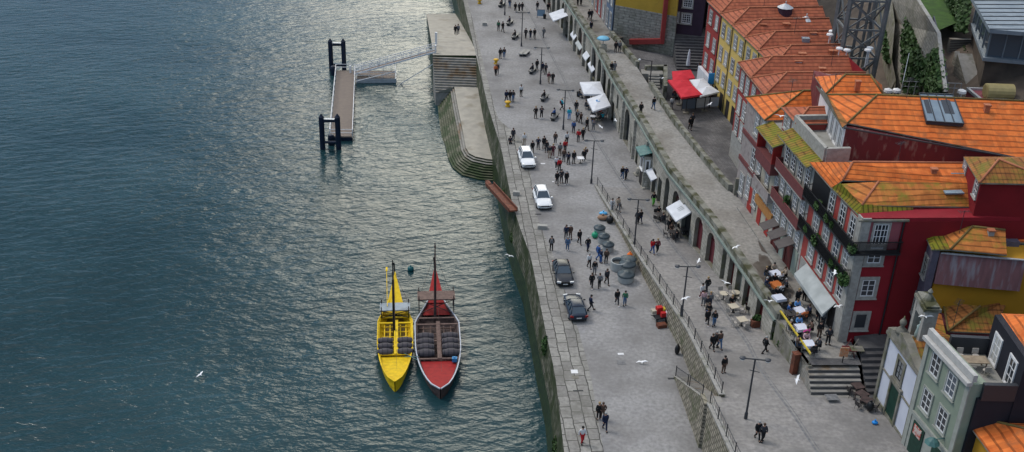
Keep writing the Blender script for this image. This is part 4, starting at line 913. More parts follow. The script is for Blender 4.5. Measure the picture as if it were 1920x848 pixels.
# shop awning, doors of corner house
mb = MB(); a0, a1 = f4.w((A4.x, A4.y, 8.45), 1.6, 0, .1), f4.w((A4.x, A4.y, 8.45), 8.5, 0, .1); b0, b1 = f4.w((A4.x, A4.y, 7.4), 1.6, 0, 1.1), f4.w((A4.x, A4.y, 7.4), 8.5, 0, 1.1)
mb.face([a0, a1, b1, b0]); mb.face([(x, y, z-.05) for x, y, z in (a0, b0, b1, a1)]); mb.face([b0, b1, (b1[0], b1[1], b1[2]-.3), (b0[0], b0[1], b0[2]-.3)]); mb.face([a0, b0, (b0[0], b0[1], b0[2]-.3)]); mb.face([a1, b1, (b1[0], b1[1], b1[2]-.3)])
solo('awning', mb, K['awngrey'], 'long pale grey awning over the cafe on the crimson corner house', 'awning')
for i, u in enumerate((2.0, 4.0, 6.1, 8.2)):
    mb = MB(); f4.panel(mb, f4.w((A4.x, A4.y, 6.9), u, 0), 1.2, 2.4, -.02, .12); part('door', mb, K['greendoor'] if i % 2 else K['dark'], t4)
# potted greenery on the balconies
def bush(name, c, r, n, m, label, cat='plant', group=None, sz=1.0, leaf=.16, squash=(1, 1, 1)):
    mb = MB(); rnd = random.Random(hash((round(c[0], 1), round(c[1], 1))) & 999)
    for _ in range(n):
        th, u_ = rnd.uniform(0, 6.28), rnd.uniform(-1, 1); k = rnd.uniform(.3, 1)**.5*r; s_ = math.sqrt(1-u_*u_)
        p = Vector((c[0]+k*s_*math.cos(th)*squash[0], c[1]+k*s_*math.sin(th)*squash[1], c[2]+k*u_*squash[2]))
        a = Vector((rnd.uniform(-1, 1), rnd.uniform(-1, 1), rnd.uniform(-1, 1))).normalized()*leaf; b_ = a.orthogonal().normalized()*leaf*.7
        mb.face([p-a, p+b_, p+a, p-b_], rnd.choice((0, 0, 1)))
    return solo(name, mb, [m, K['ivy']], label, cat, group, origin=(c[0], c[1], c[2]-r*squash[2]))
for i, (u, z, r, w) in enumerate(((2.6, 11.9, .55, 'lower balcony of the crimson house, right beside the corner pilaster'), (6.4, 12.0, .65, 'lower balcony of the crimson house, bushiest one in the middle'), (.2, 11.7, .7, 'bottom corner of the lower crimson house balcony'), (4.9, 15.0, .5, 'upper balcony of the crimson house, before the second window'), (7.2, 15.0, .55, 'upper balcony of the crimson house, near its dark timber end'), (-.3, 14.9, .5, 'corner where the two upper balconies of the crimson house meet'), (3.7, 15.0, .45, 'upper balcony of the crimson house, small one near the corner'), (8.6, 12.0, .45, 'lower balcony of the crimson house, at its far end'), (1.3, 12.0, .45, 'lower balcony of the crimson house, small one near the corner'))):
    c = f4.w((A4.x, A4.y, z), u, 0, .6); bush('balcony_plant', c, r, 260, K['leaf'], 'leafy green plants on the '+w, 'plant', 'plants on the crimson house balconies', squash=(.6, 1.2, .9))
c = f3.w((A3_.x, A3_.y, 11.9), 4.0, 0, .45); bush('balcony_plant', c, .5, 160, K['leaf'], 'single tall potted plant on the lower dull red balcony', 'plant', squash=(.6, .7, 1.2))
# ---------------------------------------------------------------- big set-back house with terrace windows
tC = thing('large_house', (38, 96, 10), 'big set back house with scratched maroon wall and wide orange roof', 'house')
zc = 20.6
def ray_plane(px, py, a, b_, c):
    nn = (b_-a).cross(c-a); d = FW*FPX + RT*(px-960) - UP*(py-424); return CAM + d*((nn.dot(a-CAM))/nn.dot(d))
c0, c1, c2, c3 = U(1582, 238, zc), U(1533, 160, zc), U(1528, 143, zc), U(1925, 298, zc)
back = Vector((50, 104)); 
poly = [(c0.x+.3, c0.y+.25), (c1.x+.45, c1.y), (c1.x+1.2, 104.5), (50, 104), (c3.x+3, c3.y)]
cp = ray_plane(1925, 298, U(1645, 178, 22.3), U(1922, 190, 22.3), c0)
mb = MB(); rS_ = U(1645, 178, 22.3); rE_ = U(1922, 190, 22.3); yb_ = rS_.y+3.1
poly = [poly[0], (c1.x+.45, yb_-.1), (rS_.x, yb_), (rE_.x+2, rE_.y+3.1), (cp.x+.2, cp.y+.12)]; tops = [zc-.1, zc-.1, zc-.1, zc-.1, cp.z-.12]
for i in range(5):
    j = (i+1) % 5; mb.face([(*poly[i], 12), (*poly[j], 12), (*poly[j], tops[j]), (*poly[i], tops[i])])
mb.face([(*poly[i], tops[i]) for i in (0, 1, 2)]); mb.face([(*poly[i], tops[i]) for i in (0, 2, 3)]); mb.face([(*poly[i], tops[i]) for i in (0, 3, 4)]); part('wall', mb, K['scratched'], tC); c3 = cp
kk0, kk3 = U(1528, 144, 20.7), U(1655, 176, 20.9)
walls(tC, [(c1.x+.45, yb_-.3), (kk0.x+.3, kk0.y), (kk0.x+.5, kk0.y+2.6), (kk3.x+.6, kk3.y+3.2), (kk3.x, yb_-.3)], 12, 20.45, K['scratched'], label='rear part of the house wall')
fC = Face((c0.x+.3, c0.y+.25), (c1.x+.45, c1.y)); LC = (fC.B-fC.A).length
mb = MB(); fC.panel(mb, fC.w((fC.A.x, fC.A.y, 19.1), LC/2, 0), LC, 2.9, 0, .06); part('terrace_front', mb, K['white'], tC)
for u in (.9, 2.5, 4.1, 5.7): fC.win(tC, fC.w((fC.A.x, fC.A.y, 18.95), u, 0, .06), 1.1, 2.1, trim='white', cols=2, rows=1, pane='curtain', tw=.15, sill=False, name='terrace_door')
rS = U(1645, 178, 22.3); rE = U(1922, 190, 22.3); gF = (c1.x-.1, c1.y+.3, zc); q0 = U(1551, 178, 21.35)
mS = Vector((c0.x-.15, c0.y-.1, zc)); mF = Vector((c1.x-.15, c1.y, zc))
i0 = Vector((c0.x, c0.y, zc))+(Vector((rS.x, rS.y, 22.3))-Vector((c0.x, c0.y, zc)))*.12
roof(tC, [[i0, q0, (rS.x, rS.y, 22.3)], [i0, (rS.x, rS.y, 22.3), (rE.x, rE.y, 22.3), (c3.x, c3.y, c3.z)], [(rS.x, rS.y, 22.3), q0, (rS.x-2, yb_+.1, zc)], [(rS.x, rS.y, 22.3), (rS.x-2, yb_+.1, zc), (rE.x+2, rE.y+3.3, zc), (rE.x, rE.y, 22.3)]], K['roofO'], ridges=[(rS, rE), (i0, rS), (q0, rS)], rmat='ridgeD')
roof(tC, [[mS, mF, q0, i0]], K['roofM2'], label='mossy lower eave strip')
k0 = U(1528, 144, 20.7); k1 = U(1585, 140, 22.0); k2 = U(1632, 141, 22.0); k3 = U(1655, 176, 20.9); k4 = U(1549, 176, 20.9)
roof(tC, [[k0, k4, k1], [k4, k3, k2, k1], [k0, k1, (k1.x-.3, k1.y+3, 20.5)], [k1, k2, (k2.x, k2.y+3, 20.5), (k1.x-.3, k1.y+3, 20.5)], [k2, k3, (k3.x+1, k3.y+3.5, 20.5), (k2.x, k2.y+3, 20.5)]], K['roofO'], ridges=[(k1, k4), (k1, k2), (k2, k3)], rmat='ridgeD', label='small second hip of orange tiles')
mb = MB(); s4 = [U(1722, 181, 22.15), U(1785, 183, 22.15), U(1806, 238, 20.95), U(1736, 233, 20.95)]
mb.face([p+Vector((0, 0, .25)) for p in s4]); 
for a, b_ in zip(s4, s4[1:]+s4[:1]): mb.face([a+Vector((0, 0, .25)), b_+Vector((0, 0, .25)), b_, a], 1)
for k in (0, .25, .5, .75, 1):
    a = s4[0].lerp(s4[1], k)+Vector((0, 0, .3)); b_ = s4[3].lerp(s4[2], k)+Vector((0, 0, .3)); mb.bar(a, b_, .07, .07, 1)
for a, b_ in ((s4[0], s4[1]), (s4[3], s4[2])): mb.bar(a+Vector((0, 0, .3)), b_+Vector((0, 0, .3)), .1, .1, 1)
def quadin(s4, a, b, c, d): 
    f_ = lambda u, v: (s4[0].lerp(s4[1], u)).lerp(s4[3].lerp(s4[2], u), v)+Vector((0, 0, .29))
    return [f_(a, b), f_(c, b), f_(c, d), f_(a, d)]
mb.face(quadin(s4, .08, .22, .22, .7), 2); mb.face(quadin(s4, .58, .2, .85, .68), 2)
part('roof_skylight', mb, [K['skyl'], K['postgrey'], K['glass']], tC)
mb = MB(); mb.bar((c0.x, c0.y-.1, zc-.05), (c3.x, c3.y-.1, c3.z-.08), .14, .12); part('gutter', mb, K['postgrey'], tC)
# tower block with moss hip roof (right edge)
tD = thing('attic_tower', (41, 84, 12), 'tall dark crimson attic block with two white windows and a mossy hip roof', 'house')
zd = 20.6; d0, d1, d2 = U(1836, 343, zd), U(1807, 294, zd), U(1925, 347, zd)
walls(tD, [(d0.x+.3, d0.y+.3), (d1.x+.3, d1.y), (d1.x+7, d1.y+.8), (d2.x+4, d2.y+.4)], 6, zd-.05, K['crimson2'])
fD = Face((d0.x+.3, d0.y+.3), (d1.x+.3, d1.y))
for px, py in ((1809, 318), (1831, 352)): fD.winp(tD, px, py, .9, 1.5, tw=.12)
ra = U(1873, 299, 21.7)
roof(tD, [[d0, d1, ra], [d0, ra, (d2.x+3, d2.y+.3, zd)], [d1, (d1.x+6, d1.y+.5, zd), ra], [ra, (d1.x+6, d1.y+.5, zd), (d2.x+3, d2.y+.3, zd)]], K['roofM2'], ridges=[(d0, ra), (ra, (d2.x+3, d2.y+.3, zd))])
# purple house with mossy roof, pink sheet and deep yellow wall
tE = thing('slate_house', (36, 78, 4), 'narrow slate purple tiled house with a mossy orange hip roof behind the chapel', 'house')
ze = 15.6; e0 = U(1747, 468, ze); e1 = U(1725, 421, ze); e2 = U(1888, 478, ze); 
walls(tE, [(e0.x+.2, e0.y+.15), (e1.x+.2, e1.y), (e2.x+2, e1.y+.4), (e2.x+2, e0.y+1.9), (e0.x+.75, e0.y+1.9), (e0.x+.75, e0.y+.12)], 3.5, ze-.05, K['purple'])
ra = U(1823, 425, 16.8); rb = U(1885, 432, 16.8); i1 = U(1782, 468, 15.65)
roof(tE, [[i1, ra, rb, (e2.x, e2.y, ze)], [i1, (e1.x+1.2, e1.y+.1, ze+.5), ra], [(e1.x+1.2, e1.y+.1, ze+.5), (rb.x, rb.y+3, ze+.2), rb, ra]], K['roofO2'], ridges=[(i1, ra), (ra, rb)], rmat='ridgeD')
roof(tE, [[e0, e1, (e1.x+1.25, e1.y+.1, ze+.52), i1]], K['roofM'], label='moss covered eave corner')
fE = Face((e0.x+.2, e0.y+.15), (e1.x+.2, e1.y))
for u, z in ((1.0, 13.4), (3.0, 12.6), (1.2, 9.6), (3.0, 9.0)): fE.win(tE, fE.w((fE.A.x, fE.A.y, z), u, 0), .9, 1.8, tw=.14, frame='greystone')
tY = thing('sheet_clad_house', (40, 76, 4), 'house wall clad in faded pink corrugated sheet above a deep yellow band', 'house')
y0, y1 = U(1763, 473, 15.2), U(1925, 487, 15.2); yb0, yb1 = U(1756, 528, 12.6), U(1925, 548, 12.6); 
mb = MB(); mb.face([(y0.x, y0.y, 15.2), (y1.x, y1.y, 15.2), (y1.x, y1.y-.3, 12.4), (y0.x, y0.y-.3, 12.4)]); mb.face([(y0.x, y0.y, 15.2), (y0.x, y0.y-.3, 12.4), (y0.x+.1, y0.y+2, 12.4), (y0.x+.1, y0.y+2, 15.2)]); part('corrugated_cladding', mb, K['corr'], tY)
walls(tY, [(y0.x+.05, y0.y), (y0.x+.3, y0.y+2.5), (y1.x+2, y1.y+2.5), (y1.x+2, y1.y)], 4, 15.1, K['deepyel'])
mb = MB(); mb.bar((y0.x, y0.y-.15, 15.22), (y1.x, y1.y-.15, 15.22), .2, .08); part('flashing', mb, K['metalw'], tY)
tG = thing('rear_house', (45, 78, 6), 'grey gabled attic with white window at the right edge, above the purple house', 'house')
g0, g1 = U(1903, 453, 15.3), U(1870, 398, 15.3); walls(tG, [(g0.x+.1, g0.y), (g1.x+.1, g1.y), (g1.x+6, g1.y+.5), (g0.x+6, g0.y)], 8, 15.25, K['conc'])
fG = Face((g0.x+.1, g0.y), (g1.x+.1, g1.y)); fG.win(tG, fG.w((fG.A.x, fG.A.y, 14.5), 1.0, 0), .8, 1.0, tw=.1); fG.win(tG, fG.w((fG.A.x, fG.A.y, 14.5), 3.2, 0), .8, 1.0, tw=.1)
ga = (g0.x+2.5, (g0.y+g1.y)/2, 16.6); roof(tG, [[(g0.x-.2, g0.y-.2, 15.35), (g1.x-.2, g1.y+.2, 15.35), ga], [(g0.x-.2, g0.y-.2, 15.35), ga, (g0.x+7, ga[1], 16.6), (g0.x+7, g0.y-.2, 15.35)], [(g1.x-.2, g1.y+.2, 15.35), (g1.x+7, g1.y+.2, 15.35), (g0.x+7, ga[1], 16.6), ga]], K['roofO'], ridges=[((g0.x-.2, g0.y-.2, 15.35), ga)], rmat='ridgeD')
# low mossy roofs between chapel and navy house
tL = thing('low_house', (37, 76, 4), 'low dark rose house with brown mossy roofs between chapel and black house', 'house')
l0, l1, l2 = U(1725, 596, 9.6), U(1728, 572, 9.9), U(1776, 612, 9.6)
a = U(1778, 621, 9.6); b_ = U(1768, 566, 10.2); c = U(1862, 578, 10.2); d = U(1862, 625, 9.6); rr_ = U(1838, 574, 11.0)
walls(tL, [(l0.x+.2, l0.y-.3), (b_.x-.5, b_.y), (c.x, c.y+.3), (d.x, d.y)], 4, 9.5, K['pinkwall'])
roof(tL, [[a, b_, rr_], [a, rr_, (c.x+1, c.y, 10.9), d]], K['roofM2'], ridges=[(a, rr_), (a, b_)], rmat='ridgeD')
roof(tL, [[U(1733, 620, 9.2), U(1728, 575, 10.2), U(1765, 590, 10.2), U(1775, 632, 9.2)]], K['roofO2'])
# ---------------------------------------------------------------- chapel
tH = thing('chapel', (31.5, 70, 4), 'small white chapel with granite trim, dark door and scrolled pediment', 'chapel')
H0, H1 = Vector((30.56, 67.1)), Vector((29.9, 72.9)); fH = Face(H0, H1); bkH = -fH.n*7
walls(tH, [H0, H1, H1+bkH*.6, H0+bkH*.6], 3.4, 10.6, K['chapelw'])
mb = MB(); LH = (H1-H0).length
for u in (.16, LH-.16): fH.panel(mb, fH.w((H0.x, H0.y, 7.2), u, 0), .34, 7.0, 0, .14)
fH.panel(mb, fH.w((H0.x, H0.y, 4.3), LH/2, 0), LH-.7, .9, 0, .10); fH.panel(mb, fH.w((H0.x, H0.y, 7.6), LH/2, 0), LH-.7, .1, 0, .12)
fH.panel(mb, fH.w((H0.x, H0.y, 10.75), LH/2, 0), LH+.3, .25, 0, .22); part('granite_trim', mb, K['dstone'], tH)
mb = MB()   # pediment: broad low scroll shape with thickness
pr_ = [(0-.1, 10.85), (LH+.1, 10.85), (LH+.05, 11.2), (LH-.8, 11.5), (LH-1.5, 11.95), (LH/2+.7, 12.0), (LH/2-.2, 11.85), (LH/2-1, 11.45), (.9, 11.1), (-.05, 10.98)]
fr_, bkk = [mb.a(fH.w((H0.x, H0.y, 0), u, z, .18)) for u, z in pr_], [mb.a(fH.w((H0.x, H0.y, 0), u, z, -.5)) for u, z in pr_]
mb.idx(fr_); mb.idx(bkk[::-1])
for i in range(len(pr_)): j = (i+1) % len(pr_); mb.idx([fr_[i], fr_[j], bkk[j], bkk[i]])
part('pediment', mb, K['dstone'], tH)
c = fH.w((H0.x, H0.y, 11.7), LH-1.5, 0, -.1); mb = MB(); mb.lathe(c, [(.45, 0), (.45, .25), (.25, .45), (.12, .6), (.25, .8), (.28, .98), (.15, 1.2), (.07, 1.3), (.04, 1.5)], n=10); part('finial_urn', mb, K['dstone'], tH, smooth=True)
fH.win(tH, fH.w((H0.x, H0.y, 9.1), LH/2+.1, 0), .95, 1.6, cols=2, rows=3, trim='dstone', frame='iron', tw=.28)
mb = MB(); fH.panel(mb, fH.w((H0.x, H0.y, 5.9), LH/2, 0), 1.5, 3.4, -.02, .06, 0); part('door', mb, K['greendoor'], tH)
mb = MB()
for x in (-1, 1): fH.panel(mb, fH.w((H0.x, H0.y, 5.95), LH/2+x*.85, 0), .22, 3.6, 0, .16)
fH.panel(mb, fH.w((H0.x, H0.y, 7.85), LH/2, 0), 2.1, .22, 0, .22); part('door_frame', mb, K['dstone'], tH)
rz_ = lambda p, h: (p.x, p.y, h)
hb0, hb1 = H0+bkH*.6, H1+bkH*.6; mm0, mm1 = (H0+H1)/2-fH.n*.3, (hb0+hb1)/2
roof(tH, [[rz_(H0-fH.n*.3, 10.7), rz_(mm0, 11.8), rz_(mm1, 11.8), rz_(hb0, 10.7)], [rz_(H1-fH.n*.3, 10.7), rz_(hb1, 10.7), rz_(mm1, 11.8), rz_(mm0, 11.8)]], K['roofM2'])
# bell niche (aedicule) behind the pediment
tb = thing('bell_niche', (32.5, 71, 10), 'stone bell niche with a pale figure in its arch, rising behind the chapel gable', 'bell tower')
nb = U(1700, 640, 11.0); bx, by = nb.x+.6, nb.y
mb = MB()
for u in (-.95, .95): mb.box((bx+.3, by+u*.95, 9.0), (1.0, .45, 5.4), base=True)
mb.box((bx+.3, by, 9.0), (1.0, 1.5, 2.2), base=True); mb.box((bx+.3, by, 13.5), (1.0, 1.5, .9), base=True); mb.box((bx+.75, by, 11.2), (.1, 1.5, 2.4), base=True); part('niche_wall', mb, K['granite'], tb)
mb = MB(); mb.box((bx+.3, by, 14.4), (1.3, 2.4, .25), base=True); mb.prism([(bx-.2, by-1.1), (bx+.8, by-1.1), (bx+.8, by+1.1), (bx-.2, by+1.1)], 14.7, 14.85); mb.lathe((bx+.3, by, 14.8), [(.5, 0), (.3, .3), (.12, .5), (.2, .7), (.05, .95)], n=8); part('cornice', mb, K['mosswall'], tb)
mb = MB(); mb.lathe((bx+.2, by, 11.2), [(.32, 0), (.36, .5), (.26, 1.0), (.3, 1.2), (.12, 1.4), (.16, 1.6), (.05, 1.75)], n=10, sq=.8); part('statue', mb, mat('pale_green_stone', (.33, .42, .40), rough=.8), tb, smooth=True)
# ---------------------------------------------------------------- sage green house + near-black house
tV = thing('green_house', (32, 64, 4), 'sage green house with four white windows and heavy pale cornice beside the chapel', 'house')
G0, G1 = Vector((31.45, 61.3)), Vector((30.3, 66.9)); fV = Face(G0, G1); bkV = -fV.n*1.2
walls(tV, [G0, G1, G1+bkV, G0+bkV], 3.4, 14.2, K['green'])
LV = (G1-G0).length; mb = MB()
fV.panel(mb, fV.w((G0.x, G0.y, 14.3), LV/2, 0), LV+.2, .28, 0, .42); fV.panel(mb, fV.w((G0.x, G0.y, 14.75), LV/2, 0), LV+.2, .55, -.25, .08); part('cornice', mb, mat('pale_cornice_stone', (.46, .45, .43), (.38, .375, .36), 2), tV)
mb = MB(); 
for u in (.2, LV-.2): fV.panel(mb, fV.w((G0.x, G0.y, 9), u, 0), .42, 10.3, 0, .1)
fV.panel(mb, fV.w((G0.x, G0.y, 8.0), LV/2, 0), LV-.85, .25, 0, .14); fV.panel(mb, fV.w((G0.x, G0.y, 5.9), LV/2, 0), LV-.9, 4.0, 0, .05); part('trim', mb, K['greystone'], tV)
for px, py in ((1755, 685), (1784, 722), (1738, 752), (1767, 787)): fV.winp(tV, px, py, 1.1, 1.75, cols=2, rows=3, tw=.14, trim='greystone')
for i, u in enumerate((1.4, 4.1)):
    mb = MB(); fV.panel(mb, fV.w((G0.x, G0.y, 5.9), u, 0, .05), 1.5, 3.3, -.02, .08); part('door', mb, K['greendoor'], tV)
mb = MB(); fV.panel(mb, fV.w((G0.x, G0.y, 7.0), 4.1, 0, .14), 1.0, .8, 0, .05); part('poster', mb, mat('faded_red_white_poster', (.5, .42, .38), (.4, .08, .06), 3, rough=.7, lo=.45, hi=.55), tV)
mb = MB(); c = fV.w((G0.x, G0.y, 8.4), 1.2, 0, .9); mb.lathe(c, [(.55, 0), (.35, .25), (.05, .45)], n=8); mb.bar(fV.w((G0.x, G0.y, 8.7), 1.2, 0, 0), (c[0], c[1], c[2]+.3), .05); part('wall_lamp', mb, K['teal'], tV)
tN = thing('black_house', (36, 64, 4), 'near black clad house with a sunken roof terrace at the right edge', 'house')
zn = 14.6
n0 = Vector((32.2, 61.2)); n1 = Vector((31.3, 66.9)); n2 = U(1862, 695, 14.6)
xr = 50
T0, T1 = U(1775, 618, 14.6), U(1858, 635, 14.6); T2 = U(1880, 702, 14.6)
walls(tN, [(32.1, 61.2), (31.25, 67.0), (T1.x, 66.8), (T1.x, 61.3)], 3.4, 13.1, K['navy'])
walls(tN, [(T1.x, 61.2), (T1.x, 66.9), (xr, 68), (xr, 61.2)], 3.4, 16.4, K['navy'])
mb = MB(); wallseg(mb, (31.9, 66.9), (T1.x, 66.8), .35, 13, 14.5); part('parapet', mb, K['postgrey'], tN); mb = MB(); wallseg(mb, (32.3, 61.35), (T1.x, 61.4), .35, 13, 14.3); part('parapet', mb, K['postgrey'], tN)
mb = MB(); mb.face([(32.2, 61.5, 13.13), (T1.x, 61.5, 13.13), (T1.x, 66.7, 13.13), (31.6, 66.7, 13.13)]); part('terrace_floor', mb, K['conc'], tN)
fN = Face((T1.x, 61.2), (T1.x, 66.9))
for u in (1.5, 4.2): fN.win(tN, fN.w((T1.x, 61.2, 14.4), u, 0), 1.0, 2.1, cols=2, rows=3, tw=.14, trim='white', sill=False, name='terrace_door')
roof(tN, [[(T1.x+.5, 61.1, 16.4), (T1.x+.5, 67.1, 16.4), (T1.x+3, 64.2, 17.7)], [(T1.x+.5, 61.1, 16.4), (T1.x+3, 64.2, 17.7), (xr, 64.2, 17.7), (xr, 61.1, 16.4)], [(T1.x+.5, 67.1, 16.4), (xr, 67.1, 16.4), (xr, 64.2, 17.7), (T1.x+3, 64.2, 17.7)]], K['roofO'])
# bottom right orange roof with yellow wall
tO = thing('corner_roof_house', (36, 58, 4), 'low yellow house under a deep orange hip roof in the bottom right corner', 'house')
zo = 10.5; o0, o1, o2 = U(1802, 776, zo), U(1925, 792, zo), U(1838, 862, zo)
hp = U(1905, 795, 12.0)
walls(tO, [(o0.x+.4, o0.y-.2), (o0.x+14, o0.y+.5), (o0.x+14, o0.y-9), (o0.x+1.4, o0.y-9)], 3.4, zo-.1, K['deepyel'])
e_ = (o0.x+1.0, o0.y-9.2, zo)
roof(tO, [[(o0.x, o0.y, zo), e_, (o0.x+4.6, o0.y-4.4, 12.2)], [(o0.x, o0.y, zo), (o0.x+4.6, o0.y-4.4, 12.2), (o0.x+14, o0.y-4, 12.2), (o0.x+14, o0.y+.6, zo)], [e_, (o0.x+14, o0.y-9, zo), (o0.x+14, o0.y-4, 12.2), (o0.x+4.6, o0.y-4.4, 12.2)]], K['roofO'], ridges=[((o0.x, o0.y, zo), (o0.x+4.6, o0.y-4.4, 12.2))], rmat='ridgeD')
# ---------------------------------------------------------------- houses by the far walkway
def plain_house(name, poly, z0, z1, m, label, wins=(), fa=None, pane='glass', **k):
    t = thing(name, (sum(p[0] for p in poly)/len(poly), sum(p[1] for p in poly)/len(poly), z0), label, 'house')
    walls(t, poly, z0, z1, m)
    return t
tY2 = plain_house('ochre_house', [(14.3, 161.5), (22.9, 156.8), (26, 172), (17, 176)], 10.2, 24, K['ochre'], 'big ochre yellow house on a rough stone base with a rust red duct')
mb = MB(); mb.prism([(14.25, 161.45), (22.95, 156.7), (26, 172), (17, 176)], 3.8, 10.2); part('stone_base', mb, K['rampart'], tY2)
fY = Face((14.3, 161.5), (22.9, 156.8), hint=(0, -1))
mb = MB(); c = fY.at(1175, 92); fY.panel(mb, (c.x, c.y, 5.6), 2.2, 2.6, -.02, .05); part('dark_arch', mb, K['dark'], tY2)
mb = MB(); fY.panel(mb, fY.w(fY.at(1206, 85), 0, 0), .9, .9, -.02, .05); part('small_window', mb, K['dark'], tY2)
d0 = fY.at(1183, 77); d1 = fY.at(1243, 76); d2 = fY.at(1252, 0)
mb = MB(); o3 = fY.n.to_3d()*.35; mb.bar(d0+o3, d1+o3, .6, .75); mb.bar(d1+o3-Vector((0, 0, .35)), Vector((d1.x, d1.y, 24))+o3, .6, .75); part('red_duct', mb, K['redwall'], tY2)
fYs = Face((22.9, 156.8), (26, 172), hint=(1, 0))
tP = thing('purple_house', (28, 165, 4), 'dark purple house with barred white windows beside the alley', 'house')
walls(tP, [(23.2, 158.5), (27.0, 157.6), (30, 172), (26, 172.5)], 3.8, 24, K['dpurple'])
fP = Face((23.2, 158.5), (27.0, 157.6), hint=(0, -1))
for px, py in ((1287, 35), (1290, 5), (1264, 32)): fP.winp(tP, px, py, 1.3, 1.4, cols=4, rows=4)
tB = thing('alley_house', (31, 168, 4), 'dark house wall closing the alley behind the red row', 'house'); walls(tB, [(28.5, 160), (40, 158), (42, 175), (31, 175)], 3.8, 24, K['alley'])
# alley stairs at the back of the square
st = MB()
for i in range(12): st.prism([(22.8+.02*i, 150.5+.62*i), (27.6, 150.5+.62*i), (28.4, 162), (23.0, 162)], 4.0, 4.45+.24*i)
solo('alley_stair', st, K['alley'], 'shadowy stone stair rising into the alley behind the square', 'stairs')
# walkway houses at the top
wl_ = [(162.2, 166.5, 'blueh', 'slate blue house at the corner of the far walkway'), (166.5, 169.5, 'greyrose', 'slim grey house between the blue and brick red houses of the far walkway'), (169.5, 174.5, 'redwall', 'brick red house on the far walkway'), (174.5, 182, 'cream', 'cream house on the far walkway at the top edge'), (182, 192, 'greyrose', 'grey tiled house on the far walkway, just past the cream house'), (192, 206, 'ochre', 'farthest house of the far walkway')]
for y0, y1, m_, lab in wl_:
    A, B = (W_(y0)+.3, y0), (W_(y1)+.3, y1); t = thing('walkway_house', (A[0]+3, (y0+y1)/2, 5.6), lab, 'house', 'houses along the far walkway')
    n_ = Face(A, B); walls(t, [A, B, (B[0]+6 if y0 > 165 else B[0]+2.2, B[1]+1), (A[0]+(6 if y0 > 165 else .35), A[1]+(1 if y0 > 165 else .3))], 5.5, 22, K[m_])
    k = max(1, int((y1-y0)/1.9))
    for i in range(k):
        for zc in (7.2, 10.6, 13.8, 17): n_.win(t, n_.w((A[0], A[1], zc), (i+.5)*(y1-y0)/k, 0), .95, 1.9 if zc > 8 else 2.4, tw=.16, pane='curtain' if (i+int(zc)) % 2 else 'glass', name='window', sill=False)

# television aerials and small pipes on the roofs (parts of their houses)
def aerial(parent, px, py, z, h=1.8, rz=0):
    p = U(px, py, z); mb = MB(); mb.tube(p-Vector((0, 0, .6)), p+Vector((0, 0, h)), .025, n=6); d = Vector((math.cos(rz), math.sin(rz), 0)); e = Vector((-d.y, d.x, 0))
    for k in range(5): q_ = p+Vector((0, 0, h-.1))+d*(k*.22-.45); mb.bar(q_-e*.3, q_+e*.3, .02)
    mb.bar(p+Vector((0, 0, h-.1))-d*.5, p+Vector((0, 0, h-.1))+d*.5, .025); part('aerial', mb, K['postgrey'], parent)
for par_, px, py, z, rz in ((tC, 1562, 172, 21.6, .3), (tC, 1700, 182, 22.3, 1.2), (t4, 1683, 303, 19.6, .6), (t1, 1482, 182, 18.4, .9), (tE, 1800, 432, 16.6, .2), (tL, 1790, 600, 10.6, .9), (extras[2], 1490, 60, 17.6, .4), (extras[0], 1432, 12, 17.6, 1.4), (tR, 1560, 114, 17.4, .5)): aerial(par_, px, py, z, rz=rz)
for par_, px, py, z in ((tC, 1850, 205, 21.9), (tC, 1608, 160, 21.7), (t4, 1750, 325, 19.2), (tE, 1857, 440, 16.5)):
    p = U(px, py, z); chimney(par_, (p.x, p.y, z-.5), (.45, .4, .85), 'coping' if px % 2 else 'ridge')
# ================================================================ RAMPART, TOWER, STATION (top right)
def leafsheet(name, quads, n, label, cat='ivy', leaf=.32, m=('ivy', 'leaf'), seed=1, kind=None):
    """ivy: many leaf faces scattered over sloping quads"""
    rnd = random.Random(seed); mb = MB()
    for q_ in quads:
        a, b_, c, d = [Vector(p) for p in q_]; nn = (b_-a).cross(d-a).normalized()
        for _ in range(n):
            u, v = rnd.random(), rnd.random()
            if rnd.random() < .25*(abs(u-.5)*2)**3: continue
            p = a.lerp(b_, u).lerp(d.lerp(c, u), v)+nn*rnd.uniform(-.45, .45)
            x = Vector((rnd.uniform(-1, 1), rnd.uniform(-1, 1), rnd.uniform(-1, 1))).normalized()*leaf*rnd.uniform(.6, 1.3); y = x.orthogonal().normalized()*leaf*.7
            mb.face([p-x, p+y, p+x, p-y], 0 if rnd.random() < .7 else 1)
    return solo(name, mb, [K[m[0]], K[m[1]]], label, cat, kind=kind)
